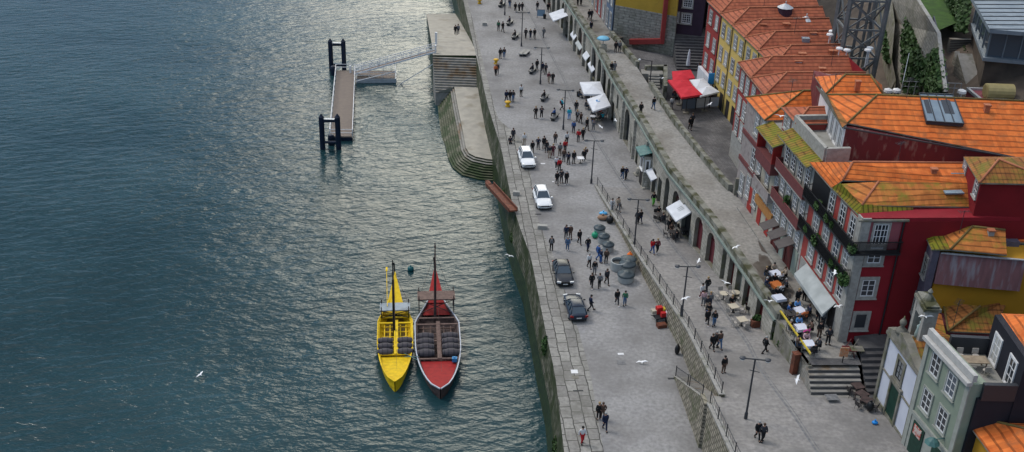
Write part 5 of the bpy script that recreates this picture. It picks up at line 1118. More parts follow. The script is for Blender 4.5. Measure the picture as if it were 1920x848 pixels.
# rampart: thick leaning masonry wall; top edge follows the skyline of the wall
RT_ = [U(1716, -5, 21), U(1738, 30, 21), U(1757, 62, 20.5), U(1762, 110, 19), U(1770, 172, 17)]
RF = [U(1650, -8, 15), U(1662, 40, 13), U(1668, 90, 12), U(1680, 140, 11), U(1690, 180, 10)]
mb = MB()
for i in range(4):
    a, b_ = RT_[i], RT_[i+1]; c, d = RF[i+1], RF[i]
    mb.face([d, c, b_, a]); off = Vector((.45, .1, 0)); mb.face([a, b_, b_+off, a+off], 1)
    a0, b0 = a+off, b_+off; mb.face([a0, b0, (b0.x, b0.y, 6), (a0.x, a0.y, 6)]); mb.face([d, (d.x, d.y, 3), (c.x, c.y, 3), c])
solo('rampart_wall', mb, [K['rampart'], K['coping']], 'tall old stone rampart wall with ivy hanging down its face', 'wall')
leafsheet('ivy', [[RF[2].lerp(RT_[2], .35)+Vector((-.2, 0, .2)), RF[4].lerp(RT_[4], .12)+Vector((-.2, 0, .2)), RF[4].lerp(RT_[4], .95), RF[1].lerp(RT_[1], .55)], [RF[3].lerp(RT_[3], .55), RF[4].lerp(RT_[4], .7), RT_[4], RT_[2].lerp(RT_[3], .6)]], 2300, 'dark ivy curtain covering the middle of the rampart wall', seed=4)
# second, nearer buttress wall with rough rock to the left
B0 = [U(1642, -6, 14), U(1652, 60, 12), U(1660, 115, 11), U(1672, 165, 10)]; B1 = [U(1672, -6, 17), U(1678, 45, 16), U(1672, 110, 13), U(1680, 150, 11.5)]
mb = MB()
for i in range(3):
    mb.face([B0[i], B0[i+1], B1[i+1], B1[i]]); mb.face([B0[i], (B0[i].x, B0[i].y, 3), (B0[i+1].x, B0[i+1].y, 3), B0[i+1]]); mb.face([B1[i], B1[i+1], (B1[i+1].x+.3, B1[i+1].y, 8), (B1[i].x+.3, B1[i].y, 8)])
solo('rock_buttress', mb, K['dstone'], 'rough lichen-grey buttress at the foot of the rampart beside the lattice tower', 'wall')
leafsheet('ivy', [[U(1660, 60, 13), U(1672, 62, 13.5), U(1668, 115, 12.5), U(1656, 112, 12)]], 350, 'small clump of ivy on the buttress near the lattice tower', seed=8)
# retaining wall + stair behind the rampart
st = MB()
for i in range(30):
    t_ = i/30; p = U(1795+8*t_, 165-95*t_, 9.5+6*t_); st.box((p.x, p.y, p.z-1), (3.0 if i > 12 else 2.2, .62, 1.0), base=True, mi=0)
    st.box((p.x, p.y-.3, p.z-.08), (3.0 if i > 12 else 2.2, .05, .09), mi=1)
solo('hill_stairs', st, [K['stepstone'], K['alley']], 'long outdoor stair climbing between the rampart and the glass station', 'stairs')
mb = MB()
w0, w1, w2 = U(1790, 96, 15), U(1800, 165, 11.5), U(1812, 178, 11)
for a, b_ in ((w0, w1),): 
    mb.face([a, b_, b_+Vector((.6, 0, 0)), a+Vector((.6, 0, 0))], 1); mb.face([a, b_, (b_.x, b_.y, 6), (a.x, a.y, 6)])
w3 = U(1815, 172, 12.5); w4 = U(1795, 100, 15.6)
mb.face([w4, w3, (w3.x, w3.y, 6), (w4.x, w4.y, 6)]); mb.face([w4, w3, w3+Vector((1.8, 0, 0)), w4+Vector((1.8, 0, 0))], 1); mb.face([w3, w3+Vector((5.5, 0, 0)), (w3.x+5.5, w3.y, 6), (w3.x, w3.y, 6)])
solo('stair_wall', mb, [K['rampart'], K['coping']], 'stone wall bounding the right side of the hill stair', 'wall')
rl = [U(1750, 30, 19.5), U(1762, 75, 18.5), U(1771, 120, 17), U(1776, 168, 15)]
mb = MB()
for a, b_ in zip(rl, rl[1:]): mb.face([a, b_, b_+Vector((.1, 0, -2.6)), a+Vector((.1, 0, -2.6))]); mb.face([a+Vector((.15, 0, 0)), b_+Vector((.15, 0, 0)), b_+Vector((.25, 0, -2.6)), a+Vector((.25, 0, -2.6))]); mb.face([a, b_, b_+Vector((.15, 0, 0)), a+Vector((.15, 0, 0))])
solo('stair_screen', mb, mat('dark_slate_panel', (.07, .07, .10), (.05, .05, .075), 1, rough=.7), 'wavy dark slate coloured parapet behind the rampart coping', 'parapet')
# lawns and greenery
mb = MB(); mb.face([U(1706, -25, 16.5), U(1800, -25, 16.5), U(1800, 40, 16.5), U(1748, 62, 16.5)]); solo('lawn', mb, K['grass'], kind='structure')
leafsheet('hedge', [[U(1765, -20, 17), U(1822, -20, 20), U(1808, 60, 17), U(1778, 55, 14)]], 2200, 'tall dark green creeper bank under the glass station', cat='hedge', seed=5, leaf=.35)
leafsheet('hedge', [[U(1802, 88, 14.2), U(1832, 90, 14.2), U(1858, 132, 13.6), U(1818, 134, 13.6)], [U(1802, 90, 13.8), U(1832, 92, 13.8), U(1858, 134, 13.2), U(1818, 136, 13.2)]], 1500, 'clipped dark green bed of shrubs beside the hill stair', cat='hedge', seed=6, leaf=.26)
# glass station building
tS = thing('glass_station', (52, 120, 14), 'glass walled hillside station with a grey zinc roof', 'station')
zr = 21
s0, s1, s2 = U(1818, -12, zr), U(1856, 55, zr), U(1925, 62, zr)
s3 = Vector((s2.x+4, s0.y+1, zr)); 
mb = MB(); mb.prism([(s0.x, s0.y), (s1.x, s1.y), (s2.x+4, s2.y-.4), (s3.x+3, s3.y)], zr-.45, zr); part('roof', mb, K['zinc'], tS)
mb = MB()
for i in range(10):
    t_ = i/9; a = Vector((s0.x, s0.y, zr+.04)).lerp(Vector((s1.x, s1.y, zr+.04)), t_); mb.bar(a, (s3.x+3, a.y+(s3.y-s0.y), zr+.04), .07, .08)
part('roof_ribs', mb, K['postgrey'], tS)
g0, g1 = (s0.x+1.2, s0.y-.2), (s1.x+1.0, s1.y+1.6); g2 = (s2.x+4, s2.y+1.2)
mb = MB(); mb.prism([g0, g1, g2, (s3.x, s3.y)], 17.3, zr-.45); part('glass_wall', mb, glassmat('station_glass', (.07, .09, .115)), tS)
mb = MB(); mb.prism([(g0[0]-.3, g0[1]), (g1[0]-.5, g1[1]-.5), (g2[0], g2[1]-.5), (s3.x, s3.y)], 16.9, 17.3); 
for t_ in (0, .25, .5, .75, 1):
    a = Vector((*g0, 0)).lerp(Vector((*g1, 0)), t_); mb.bar((a.x-.05, a.y, 17.3), (a.x-.05, a.y, zr-.4), .12)
    a = Vector((*g1, 0)).lerp(Vector((*g2, 0)), t_); mb.bar((a.x, a.y-.05, 17.3), (a.x, a.y-.05, zr-.4), .12)
part('frame', mb, K['zinc'], tS)
mb = MB(); mb.prism([(g0[0]+.2, g0[1]), (g1[0]+.2, g1[1]+.2), (g2[0], g2[1]+.2), (s3.x, s3.y)], 8, 16.9); part('plinth_wall', mb, K['earth'], tS)
# brown terrace with vents in front
tt = U(1925, 110, 14.5); mb = MB(); a, b_, c, d = U(1862, 108, 14), U(1835, 182, 12), U(1960, 190, 12), U(1970, 110, 14)
mb.prism([(a.x, a.y), (b_.x, b_.y), (c.x, c.y), (d.x, d.y)], 4, 12.4); solo('upper_terrace', mb, K['earth'], kind='structure')
p = U(1885, 150, 12.4); mb = MB(); mb.tube(p, p+Vector((0, 0, 1.6)), .18); mb.lathe(p+Vector((0, 0, 1.6)), [(.3, 0), (.55, .08), (.5, .2), (.1, .3)], n=12); solo('roof_vent', mb, K['metalw'], 'mushroom shaped pale metal vent on the brown terrace', 'vent')
# small rooftop shed with cream tank
ts_ = thing('roof_shed', U(1850, 178, 12), 'small flat roofed pink shed with pale coping below the brown terrace', 'shed')
a, b_, c, d = U(1815, 162, 14.4), U(1840, 190, 14.0), U(1895, 188, 14), U(1870, 164, 14.4)
walls(ts_, [(a.x, a.y), (b_.x, b_.y), (c.x, c.y), (d.x, d.y)], 8, 14.0, K['pinkwall'])
mb = MB()
for p_, q_ in ((a, b_), (b_, c), (c, d), (d, a)): mb.bar((p_.x, p_.y, 14.1), (q_.x, q_.y, 14.1), .3, .3)
part('coping', mb, K['metalw'], ts_)
p = U(1873, 172, 14.8); mb = MB(); mb.lathe(p, [(.7, -1.6), (.9, -1.5), (.9, 1.5), (.7, 1.6)], axis='x', n=16); mb.box((p.x, p.y, 13.6), (2.2, 1.0, .5), base=True); solo('water_tank', mb, mat('cream_tank', (.42, .34, .15), (.36, .29, .13), 2, rough=.6), 'cream coloured cylindrical tank on the shed roof', 'tank', smooth=False)
# white globe vents along the big roof's rear
for i, (px, py, lab) in enumerate(((1665, 172, 'left of the pair near the rampart'), (1681, 172, 'right of the pair near the rampart'), (1803, 174, 'alone near the hill stair'))):
    p = U(px, py, 15.5 if px > 1700 else 14); mb = MB(); mb.tube(p-Vector((0, 0, 3)), p, .09); mb.lathe(p, [(.2, -.1), (.5, 0), (.45, .25), (.12, .4)], n=12); solo('roof_vent', mb, K['white'], 'white domed vent behind the wide orange roof, '+lab, 'vent', 'white domed vents behind the wide orange roof')
mb = MB()
a, b_ = U(1690, 168, 14), U(1800, 172, 13)
for t_ in [i/9 for i in range(10)]:
    q_ = a.lerp(b_, t_); mb.bar(q_-Vector((0, 0, 2)), q_+Vector((0, 0, 1.0)), .07)
mb.bar(a+Vector((0, 0, 1)), b_+Vector((0, 0, 1)), .07); mb.bar(a+Vector((0, 0, .4)), b_+Vector((0, 0, .4)), .05); mb.bar(a+Vector((0, 0, 1)), a+Vector((1.5, 4, 3)), .07); solo('pipe_railing', mb, K['metalw'], 'thin grey pipe railing at the foot of the ivy covered rampart', 'railing')
# lattice tower
tT = thing('lattice_tower', (39.3, 124, 6), 'grey steel lattice tower rising behind the red roofs', 'tower')
cx, cy = 39.6, 125.0; H_ = 40
def leg(z, i): s_ = 2.0+.3*(z-6)/34; return Vector((cx+(-s_, s_, s_, -s_)[i], cy+(-s_, -s_, s_, s_)[i], z))
K['steel'] = mat('grey_painted_steel', (.15, .16, .165), (.11, .118, .12), 2, rough=.6)
for i in range(4):
    mb = MB(); mb.bar(leg(6, i), leg(H_, i), .42, .42); part('leg', mb, K['steel'], tT)
zz = [6+3.4*k for k in range(11)]
mb = MB()
for a, b_ in zip(zz, zz[1:]):
    for i in range(4):
        j = (i+1) % 4; mb.bar(leg(a, i), leg(a, j), .2, .2); mb.bar(leg(a, i), leg(b_, j), .16, .16); mb.bar(leg(a, j), leg(b_, i), .16, .16)
part('bracing', mb, K['steel'], tT)
mb = MB(); mb.bar((cx-.4, cy, 8), (cx+.2, cy-.3, 40), .3, .3); mb.bar((cx+.8, cy+.5, 8), (cx+1.1, cy+.2, 40), .25, .25); part('guide_rail', mb, K['steel'], tT)
for i, (px, py) in enumerate(((1556, 66), (1560, 60), (1574, 92), (1588, 95), (1627, 95), (1631, 91))):
    p = U(px, py, 17.8); mb = MB(); mb.tube(p-Vector((0, 0, 2.0)), p, .07); mb.lathe(p, [(.15, -.05), (.42, 0), (.38, .15), (.1, .24)], n=10); solo('floodlight', mb, K['white'], 'white dish floodlight on a pole, %s from the left by the lattice tower' % ('first', 'second', 'third', 'fourth', 'fifth', 'sixth')[i], 'floodlight', 'white floodlights round the lattice tower')
# ================================================================ PONTOON
tp_ = thing('pontoon', (-26.4, 158, -6), 'long floating pontoon with brown plank deck and white rails', 'pontoon')
PA, PB, PC, PD = Vector((-29.8, 171.3)), Vector((-26.7, 171.6)), Vector((-23.2, 144.4)), Vector((-26.4, 144.2))
mb = MB(); mb.prism([PA, PB, PC, PD], -6.4, -5.5); part('float', mb, K['pile'], tp_)
mb = MB(); mb.prism([PA+Vector((.12, 0)), PB-Vector((.12, 0)), PC-Vector((.12, 0)), PD+Vector((.12, 0))], -5.5, -5.3); part('deck', mb, K['wood'], tp_)
mb = MB()
for a, b_, skip in ((PA, PD, 0), (PB, PC, 1), (PD, PC, 0), (PA, PB, 0)):
    L_ = (b_-a).length; n_ = max(1, int(L_/2.2))
    for h in (.55, 1.05):
        mb.bar(z3(a, -5.3+h), z3(b_, -5.3+h), .07, .07)
    for i in range(n_+1): p = a+(b_-a)*i/n_; mb.bar(z3(p, -5.3), z3(p, -4.2), .07)
part('railing', mb, K['white'], tp_)
mb = MB(); mb.box((-27.3, 170.4, -5.3), (.3, .3, 1.2), base=True); part('service_post', mb, K['white'], tp_)
def pileframe(pts, top, label):
    t = thing('mooring_dolphin', ((pts[0][0]+pts[1][0])/2, pts[0][1], -6), label, 'mooring piles', 'pile frames holding the pontoon')
    for p in pts: mb = MB(); mb.lathe((p[0], p[1], 0), [(.38, -9), (.38, top), (.3, top+.1), (.04, top+.5)], n=14); part('pile', mb, K['pile'], t)
    mb = MB(); mb.tube((pts[0][0], pts[0][1], top-.55), (pts[1][0], pts[1][1], top-.55), .26); mb.tube((pts[0][0], pts[0][1], -5.0), (pts[1][0], pts[1][1], -5.0), .22); part('crossbar', mb, K['pile'], t)
    mb = MB(); mb.box(((pts[0][0]+pts[1][0])/2, pts[0][1]-.05, top-.22), (1.5, .5, .05)); part('top_plate', mb, K['metalw'], t)
    return t
pileframe([(-26.95, 141.3), (-24.75, 141.5)], -1.2, 'near pair of navy piles with crossbar at the lower pontoon end')
pileframe([(-30.85, 172.9), (-28.75, 173.1)], -.9, 'far pair of navy piles with crossbar at the upper pontoon end')
for i, (x, y, w) in enumerate(((-26.0, 142.9, 'between the near pile pair and the deck'), (-30.2, 171.0, 'beside the far pile pair'))):
    mb = MB(); mb.lathe((x, y, -6.2), [(.4, 0), (.48, .3), (.48, 1.3), (.4, 1.7), (.15, 1.8)], n=12); solo('fender', mb, K['pile'], 'dark round fender drum '+w, 'fender', 'fender drums of the pontoon')
tb_ = thing('small_pontoon', (-23, 170, -6), 'short low grey pontoon barge under the gangway', 'pontoon')
mb = MB(); mb.prism([(-26.3, 171.5), (-20, 172.2), (-19.6, 168.4), (-26, 167.6)], -6.4, -5.35); part('float', mb, K['metalw'], tb_)
mb = MB(); mb.prism([(-26.2, 171.3), (-20.2, 172), (-19.8, 168.6), (-25.9, 167.8)], -5.35, -5.25); part('deck', mb, K['wood'], tb_)
mb = MB()
for a, b_ in (((-26, 167.8), (-19.8, 168.6)), ((-26.2, 171.4), (-20.1, 172)), ((-19.8, 168.6), (-20.1, 172))):
    for h in (.5, .95): mb.bar((*a, -5.25+h), (*b_, -5.25+h), .06)
    for i in range(4): x = a[0]+(b_[0]-a[0])*i/3; y = a[1]+(b_[1]-a[1])*i/3; mb.bar((x, y, -5.3), (x, y, -4.3), .06)
part('railing', mb, K['white'], tb_)
tg = thing('gangway', (-20, 168.5, -4), 'long white railed gangway sloping from the quay down to the pontoon', 'gangway')
ga, gb = Vector((-26.4, 169.2, -4.9)), Vector((-13.1, 166.9, .15))
mb = MB(); mb.bar(ga, gb, 1.2, .12); part('deck', mb, K['wood'], tg)
for k in (-.6, .6):
    a, b_ = ga+Vector((.1*k, k, 0)), gb+Vector((.1*k, k, 0)); mb = MB(); mb.bar(a, b_, .12, .22)
    for h in (.6, 1.15): mb.bar(a+Vector((0, 0, h)), b_+Vector((0, 0, h)), .09, .09)
    for i in range(11): p = a.lerp(b_, i/10); mb.bar(p, p+Vector((0, 0, 1.15)), .07)
    part('railing', mb, K['white'], tg)
mb = MB(); mb.bar((-25.9, 166.2, -5.2), (-19.6, 168.0, -3.9), .1); mb.bar((-19.5, 168.2, -6.5), (-12.9, 165.5, -1.2), .12); solo('strut_pole', mb, K['white'], 'thin white brace pole running from the pontoon under the gangway', 'pole')
tk = thing('gate_post', (-13.2, 168.3, 0), 'white gate posts and sign at the shore end of the gangway', 'gate'); mb = MB(); mb.box((-13.3, 170.6, 0), (.35, .35, 2.0), base=True); part('post', mb, K['white'], tk); mb = MB(); mb.box((-13.0, 166.3, 0), (.12, .5, 1.3), base=True); mb.bar((-13.1, 166.2, 1.25), (-13.1, 168.0, .9), .08); part('panel', mb, K['white'], tk)
# rusty chute leaning over the river wall
mb = MB(); a, b_ = U(918, 347, -1.2), U(962, 396, .45)
mb.bar(a, b_, 1.0, .18); d_ = (b_-a).normalized(); sx = Vector((d_.y, -d_.x, 0)).normalized()*.5
for k in (-1, 1): mb.bar(a+sx*k+Vector((0, 0, .18)), b_+sx*k+Vector((0, 0, .18)), .1, .45)
mb.bar(a-d_*1.2+Vector((0, 0, .1)), a, .5, .3)
solo('rusty_chute', mb, K['rust'], 'rusty steel chute jutting out over the river wall beside the curved steps', 'chute')
# ================================================================ RABELO BOATS (bow towards -y)
def hull(L_, W, zs, zstern, bowz):
    """rings along the length: local y from -L/2 (bow) to L/2 (stern)"""
    st = []; n_ = 22
    for i in range(n_+1):
        t = i/n_
        w = W/2*min(1, (math.sin(math.pi*min(1, (t+.008)/.78)/1.0*0+0) if False else 1))
        if t < .42: w = W/2*math.sin(math.pi/2*(t/.42))**.56
        elif t < .6: w = W/2
        else: w = W/2*max(.03, 1-1.4*((t-.6)/.4)**1.05)
        z = zs + bowz*max(0, (.3-t)/.3)**2 + zstern*max(0, (t-.62)/.38)**2.1
        st.append((t*L_-L_/2, max(w, .05), z, t))
    return st
def make_boat(name, loc, L_, W, col, rim, deckc, seatc, label, zstern, rz, canopy, barrel_rows, extra):
    t = thing(name, loc, label, 'boat', 'traditional cargo boats moored side by side', rz)
    S_ = hull(L_, W, .95, zstern, .3)
    mb = MB(); rings = []
    for y, w, z, t_ in S_:
        kb = -.45 if t_ < .8 else -.45+(t_-.8)/.2*(zstern*.55)
        rings.append([(-w, y, z), (-w*.93, y, z*.45+kb*.3), (-w*.6, y, kb), (0, y, kb-.1), (w*.6, y, kb), (w*.93, y, z*.45+kb*.3), (w, y, z), (w*.9, y, z-.03), (w*.84, y, z*.5+kb*.2), (w*.5, y, kb+.14), (0, y, kb+.08), (-w*.5, y, kb+.14), (-w*.84, y, z*.5+kb*.2), (-w*.9, y, z-.03)])
    mb.loft(rings); 
    part('hull', mb, [col], t, local=True, smooth=False)
    mb = MB()
    for sgn in (-1, 1):
        for a, b_ in zip(S_, S_[1:]): mb.bar((sgn*a[1], a[0], a[2]+.04), (sgn*b_[1], b_[0], b_[2]+.04), .11, .12)
    part('gunwale', mb, rim, t, local=True)
    def wat(y):
        for a, b_ in zip(S_, S_[1:]):
            if a[0] <= y <= b_[0]: k = (y-a[0])/(b_[0]-a[0]); return a[1]+(b_[1]-a[1])*k, a[2]+(b_[2]-a[2])*k
        return S_[-1][1], S_[-1][2]
    # foredeck planks
    mb = MB(); yb = -L_/2+.25; ye = -L_/2+L_*.27; n_ = 9
    for i in range(n_):
        y0 = yb+(ye-yb)*i/n_; y1 = yb+(ye-yb)*(i+1)/n_-.03; w0, z0 = wat(y0); w1, z1 = wat(y1); h = -.18-.012*i
        mb.face([(-w0*.9, y0, z0+h), (w0*.9, y0, z0+h), (w1*.9, y1, z1+h), (-w1*.9, y1, z1+h)]); mb.face([(-w1*.9, y1, z1+h), (w1*.9, y1, z1+h), (w1*.9, y1, z1+h-.1), (-w1*.9, y1, z1+h-.1)])
    part('foredeck', mb, deckc, t, local=True)
    # cross beams, long plank, floor
    mb = MB()
    for y in (ye+.05, ye+1.5 if not extra else ye+3.2, L_*.08, L_*.14): 
        w_, z_ = wat(y); mb.box((0, y, z_-.06), (2*w_*.96, .22, .1))
    mb.box((.1, (ye+L_*.1)/2, wat(0)[1]+.04), (.42, L_*.1-ye, .09))
    for x in (-.62, -.3, .3, .62):
        mb.box((x*W/2, (ye+L_*.1)/2, .38), (.12, L_*.1-ye, .08))
    for k in range(7):
        y = ye+.3+k*(L_*.12-ye)/7; mb.box((0, y, .32), (W*.8, .1, .08))
    part('thwart', mb, seatc, t, local=True)
    mb = MB(); mb.box((0, (ye+L_*.2)/2, .02), (W*.74, L_*.2-ye, .08)); part('floor', mb, K['darkwood'] if extra else mat(name+'_floor', (.20, .14, .03), (.12, .085, .02), 3), t, local=True)
    # aft deck and pointed stern
    mb = MB(); y0 = L_*.14
    pts = [s for s in S_ if s[0] >= y0]
    for a, b_ in zip(pts, pts[1:]): mb.face([(-a[1]*.9, a[0], a[2]-.25), (a[1]*.9, a[0], a[2]-.25), (b_[1]*.9, b_[0], b_[2]-.15), (-b_[1]*.9, b_[0], b_[2]-.15)])
    part('aft_deck', mb, deckc, t, local=True)
    # steering platform
    yc0, yc1, zt = canopy; w_, z_ = wat((yc0+yc1)/2); hw = W*.40
    mb = MB()
    for x in (-hw, hw):
        for y in (yc0, yc1): mb.bar((x, y, .8), (x, y, zt+.5), .1)
        mb.bar((x, yc0, z_), (x, yc1, zt), .07); mb.bar((x, yc0, zt), (x, yc1, zt), .1)
    for a, b_ in ((-hw, hw), (hw, -hw)): mb.bar((a, yc0, .9), (b_, yc0, zt), .06)
    part('platform_frame', mb, K['darkwood'] if extra else K['black'], t, local=True)
    mb = MB(); mb.box((0, (yc0+yc1)/2, zt), (hw*2+.3, yc1-yc0, .12)); part('platform', mb, K['midwood'] if extra else K['zinc'], t, local=True)
    # mast
    return t, wat
K['boatyel'] = mat('yellow_boat_paint', (.74, .50, .006), (.58, .38, .006), 2.5, rough=.7, coords='obj')
K['boatred'] = mat('red_boat_paint', (.33, .015, .014), (.25, .012, .012), 2.5, rough=.7, coords='obj')
K['boatwhite'] = mat('boat_rim_white', (.42, .45, .5), rough=.5)
by_, wy_ = make_boat('rabelo_boat', (-11.6, 94.6, -6.05), 18.6, 3.55, K['boatyel'], K['boatyel'], K['boatyel'], K['boatyel'], 'bright yellow wooden cargo boat with barrels, tall black mast and pointed stern', 1.3, rad(6.2), (2.5, 4.0, 1.75), 3, False)
br_, wr_ = make_boat('rabelo_boat', (-7.25, 94.5, -6.05), 20.2, 4.55, K['darkwood'], K['boatwhite'], K['boatred'], K['midwood'], 'dark wooden cargo boat with white rim, red foredeck, barrels and red pointed stern', 1.5, rad(6.0), (3.7, 5.4, 2.6), 4, True)
for t, x, y, zt_, m_, sx in ((by_, -.1, .0, 9.3, K['black'], 0), (br_, -.15, 3.2, 9.7, K['darkwood'], 0)):
    mb = MB(); mb.tube((x, y, .2), (x, y, zt_*.75), .15, .12); mb.tube((x, y, zt_*.75), (x, y, zt_), .08, .05); mb.lathe((x, y, zt_-.6), [(.09, 0), (.09, .25)], n=8); part('mast', mb, m_, t, local=True)
    mb = MB(); 
    for k in (-1, 1): mb.bar((x, y, zt_-1.2), (k*1.5, y+4.0, 1.6), .02)
    mb.bar((x, y, zt_-1), (.2, -7.5, 1.4), .02); part('rigging', mb, K['midwood'], t, local=True)
# pointed stern cabin roofs (the steep coloured triangle)
for t, col_, L_, w_ in ((by_, K['boatyel'], 18.6, .82), (br_, K['boatred'], 20.2, 1.0)):
    mb = MB(); ys0, ys1 = L_*.27, L_/2+.2; za, zb = 1.15, 2.5 if L_ < 20 else 3.0
    mb.face([(-w_, ys0, za), (w_, ys0, za), (0, ys1, zb)]); mb.face([(-w_, ys0, za), (0, ys1, zb), (0, ys1, zb-.9), (-w_*.95, ys0, .7)]); mb.face([(w_, ys0, za), (0, ys1, zb), (0, ys1, zb-.9), (w_*.95, ys0, .7)]); mb.face([(-w_, ys0, za), (w_, ys0, za), (w_*.95, ys0, .7), (-w_*.95, ys0, .7)])
    part('stern_fin', mb, col_, t, local=True)
    mb = MB(); mb.bar((0, ys1-.1, zb-1), (-.1, ys1+.2, zb+.9), .12); part('stern_post', mb, K['black'], t, local=True)
mb = MB(); mb.bar((-.8, 3.0, 2.0), (-.9, 8.6, 3.0), .07, .07)
mb.box((-.9, 8.9, 3.05), (.2, .8, .08)); part('steering_oar', mb, K['boatyel'], by_, local=True)
mb = MB(); mb.box((1.55, -5.1, 1.0), (.45, .4, .35)); solo_blue = mb
# barrels
K['barrel'] = mat('grey_barrel_wood', (.075, .066, .075), (.05, .043, .05), 4, rough=.65, stretch=(1, 6, 6), coords='obj')
bt = thing('barrel', (0, 0, 0), '', 'barrel')
mb = MB(); Lb = 1.5; mb.lathe((0, 0, 0), [(.30, -Lb/2), (.36, -Lb*.3), (.42, -Lb*.1), (.42, Lb*.1), (.36, Lb*.3), (.30, Lb/2)], axis='x', n=16); part('staves', mb, K['barrel'], bt, local=True, smooth=False)
for x, r_ in ((-.6, .34), (-.25, .415), (.25, .415), (.6, .34)):
    mb = MB(); mb.lathe((x, 0, 0), [(r_, -.03), (r_+.012, -.03), (r_+.012, .03), (r_, .03)], axis='x', n=16); part('hoop', mb, K['iron'], bt, local=True)
first = True
ordn = ['nearest the bow', 'second from the bow', 'third from the bow', 'farthest from the bow']
for boat, rows_, W, yb0, nm in ((by_, 3, 3.55, -3.9, 'yellow boat'), (br_, 4, 4.55, -3.7, 'dark red boat')):
    for i in range(rows_):
        for sx, sd_ in ((-1, 'left'), (1, 'right')):
            loc = Matrix.Rotation(boat.rotation_euler.z, 3, 'Z') @ Vector((sx*(W*.26+.06), yb0+i*.98, .95))+boat.location
            lab = 'dark grey barrel on the %s side of the %s, %s' % (sd_, nm, ordn[i] if i < rows_-1 else 'farthest from the bow')
            if first: bt.location = loc; bt.rotation_euler.z = boat.rotation_euler.z; bt['label'] = lab; bt['group'] = 'barrels on the '+nm; first = False
            else:
                b2_ = dup(bt, loc, boat.rotation_euler.z, lab, 'barrels on the '+nm)
                if rows_ == 4: b2_.scale = (1.12, 1.12, 1.12)
loc = Matrix.Rotation(br_.rotation_euler.z, 3, 'Z') @ Vector((1.55, -5.0, .85))+br_.location
mb = MB(); mb.box(loc, (.5, .42, .4), base=True); mb.lathe((loc.x, loc.y, loc.z+.4), [(.12, 0), (.12, .1)], n=8); solo('jerrycan', mb, mat('blue_plastic', (.03, .2, .42), rough=.5), 'blue container at the right rim of the red foredeck', 'container')
mb = MB(); a = Vector((-8.8, 89.2, -4.9)); b_ = Vector((-10.2, 90.4, -5.0)); mb.bar(a, b_, .05); mb.bar(a+Vector((.1, .6, 0)), b_+Vector((0, -.6, 0)), .05); solo('mooring_rope', mb, K['teal'], 'short teal mooring rope tying the two boats together', 'rope')
p = U(770, 506, -5.9); mb = MB(); mb.ball(p+Vector((0, 0, .1)), .38); mb.tube(p+Vector((0, 0, .4)), p+Vector((0, 0, .6)), .07); solo('mooring_buoy', mb, mat('dark_teal_buoy', (.01, .09, .10), rough=.4), 'round dark teal buoy floating behind the boats', 'buoy', smooth=True)
# ================================================================ STREET LAMPS
def make_lamp():
    t = thing('street_lamp', (0, 0, 0), '', 'street lamp')
    mb = MB(); mb.lathe((0, 0, 0), [(.14, 0), (.14, .5), (.085, .7), (.065, 5.6)], n=10); part('pole', mb, K['postgrey'], t, local=True)
    mb = MB(); mb.bar((-.85, 0, 5.62), (.85, 0, 5.62), .09, .09); mb.bar((-.3, 0, 4.6), (.45, -.2, 4.6), .05); part('crossarm', mb, K['postgrey'], t, local=True)
    for x in (-.95, .95):
        mb = MB(); mb.lathe((x, 0, 5.6), [(.12, -.02), (.24, .02), (.24, .1), (.08, .16)], n=12, mi=0); mb.lathe((x, 0, 5.6), [(.2, -.06), (.2, .015)], n=12, mi=1); part('lamp_head', mb, [K['postgrey'], K['lens']], t, local=True)
    return t
l0 = make_lamp()
for i, (px, py, w_) in enumerate(((977.6, 87, 'second from the far end, beside the stone benches'), (1013, 158, 'third from the far end, beside three dark coated people'), (1056, 243, 'next to the people in turquoise'), (1108.5, 344, 'at the far end of the retaining wall'), (1189, 462, 'with a couple standing right beside its pole'), (1277.4, 598, 'above the street vendor\'s cart'), (1398, 785, 'nearest the camera, by the head of the quay stair'))):
    p = US(px, py) if i > 3 else U(px, py)
    lab = 'grey double headed street lamp '+w_
    o = l0 if i == 0 else dup(l0); o.location = p; o['label'] = lab; o['group'] = 'double headed street lamps'; o.rotation_euler.z = rad((0, 2, -3, 1, -2, 3, -6)[i])
o = dup(l0, (-2.6, 187.8, 0), 0, 'grey double headed street lamp, farthest of all, at the top edge of the photo', 'double headed street lamps')
t = thing('wall_lantern', U(1218, 162, 5.6), 'slim dark lamp post with a bent arm by the corner of the walkway parapet', 'street lamp'); p = t.location
mb = MB(); mb.tube(p, p+Vector((0, 0, 3.6)), .07); part('pole', mb, K['postgrey'], t); mb = MB(); mb.bar(p+Vector((0, 0, 3.55)), p+Vector((-1.5, .4, 3.6)), .07); part('arm', mb, K['postgrey'], t)
mb = MB(); mb.lathe(p+Vector((-1.6, .4, 3.45)), [(.1, 0), (.2, .12), (.08, .25)], n=8); part('lamp_head', mb, K['lens'], t)
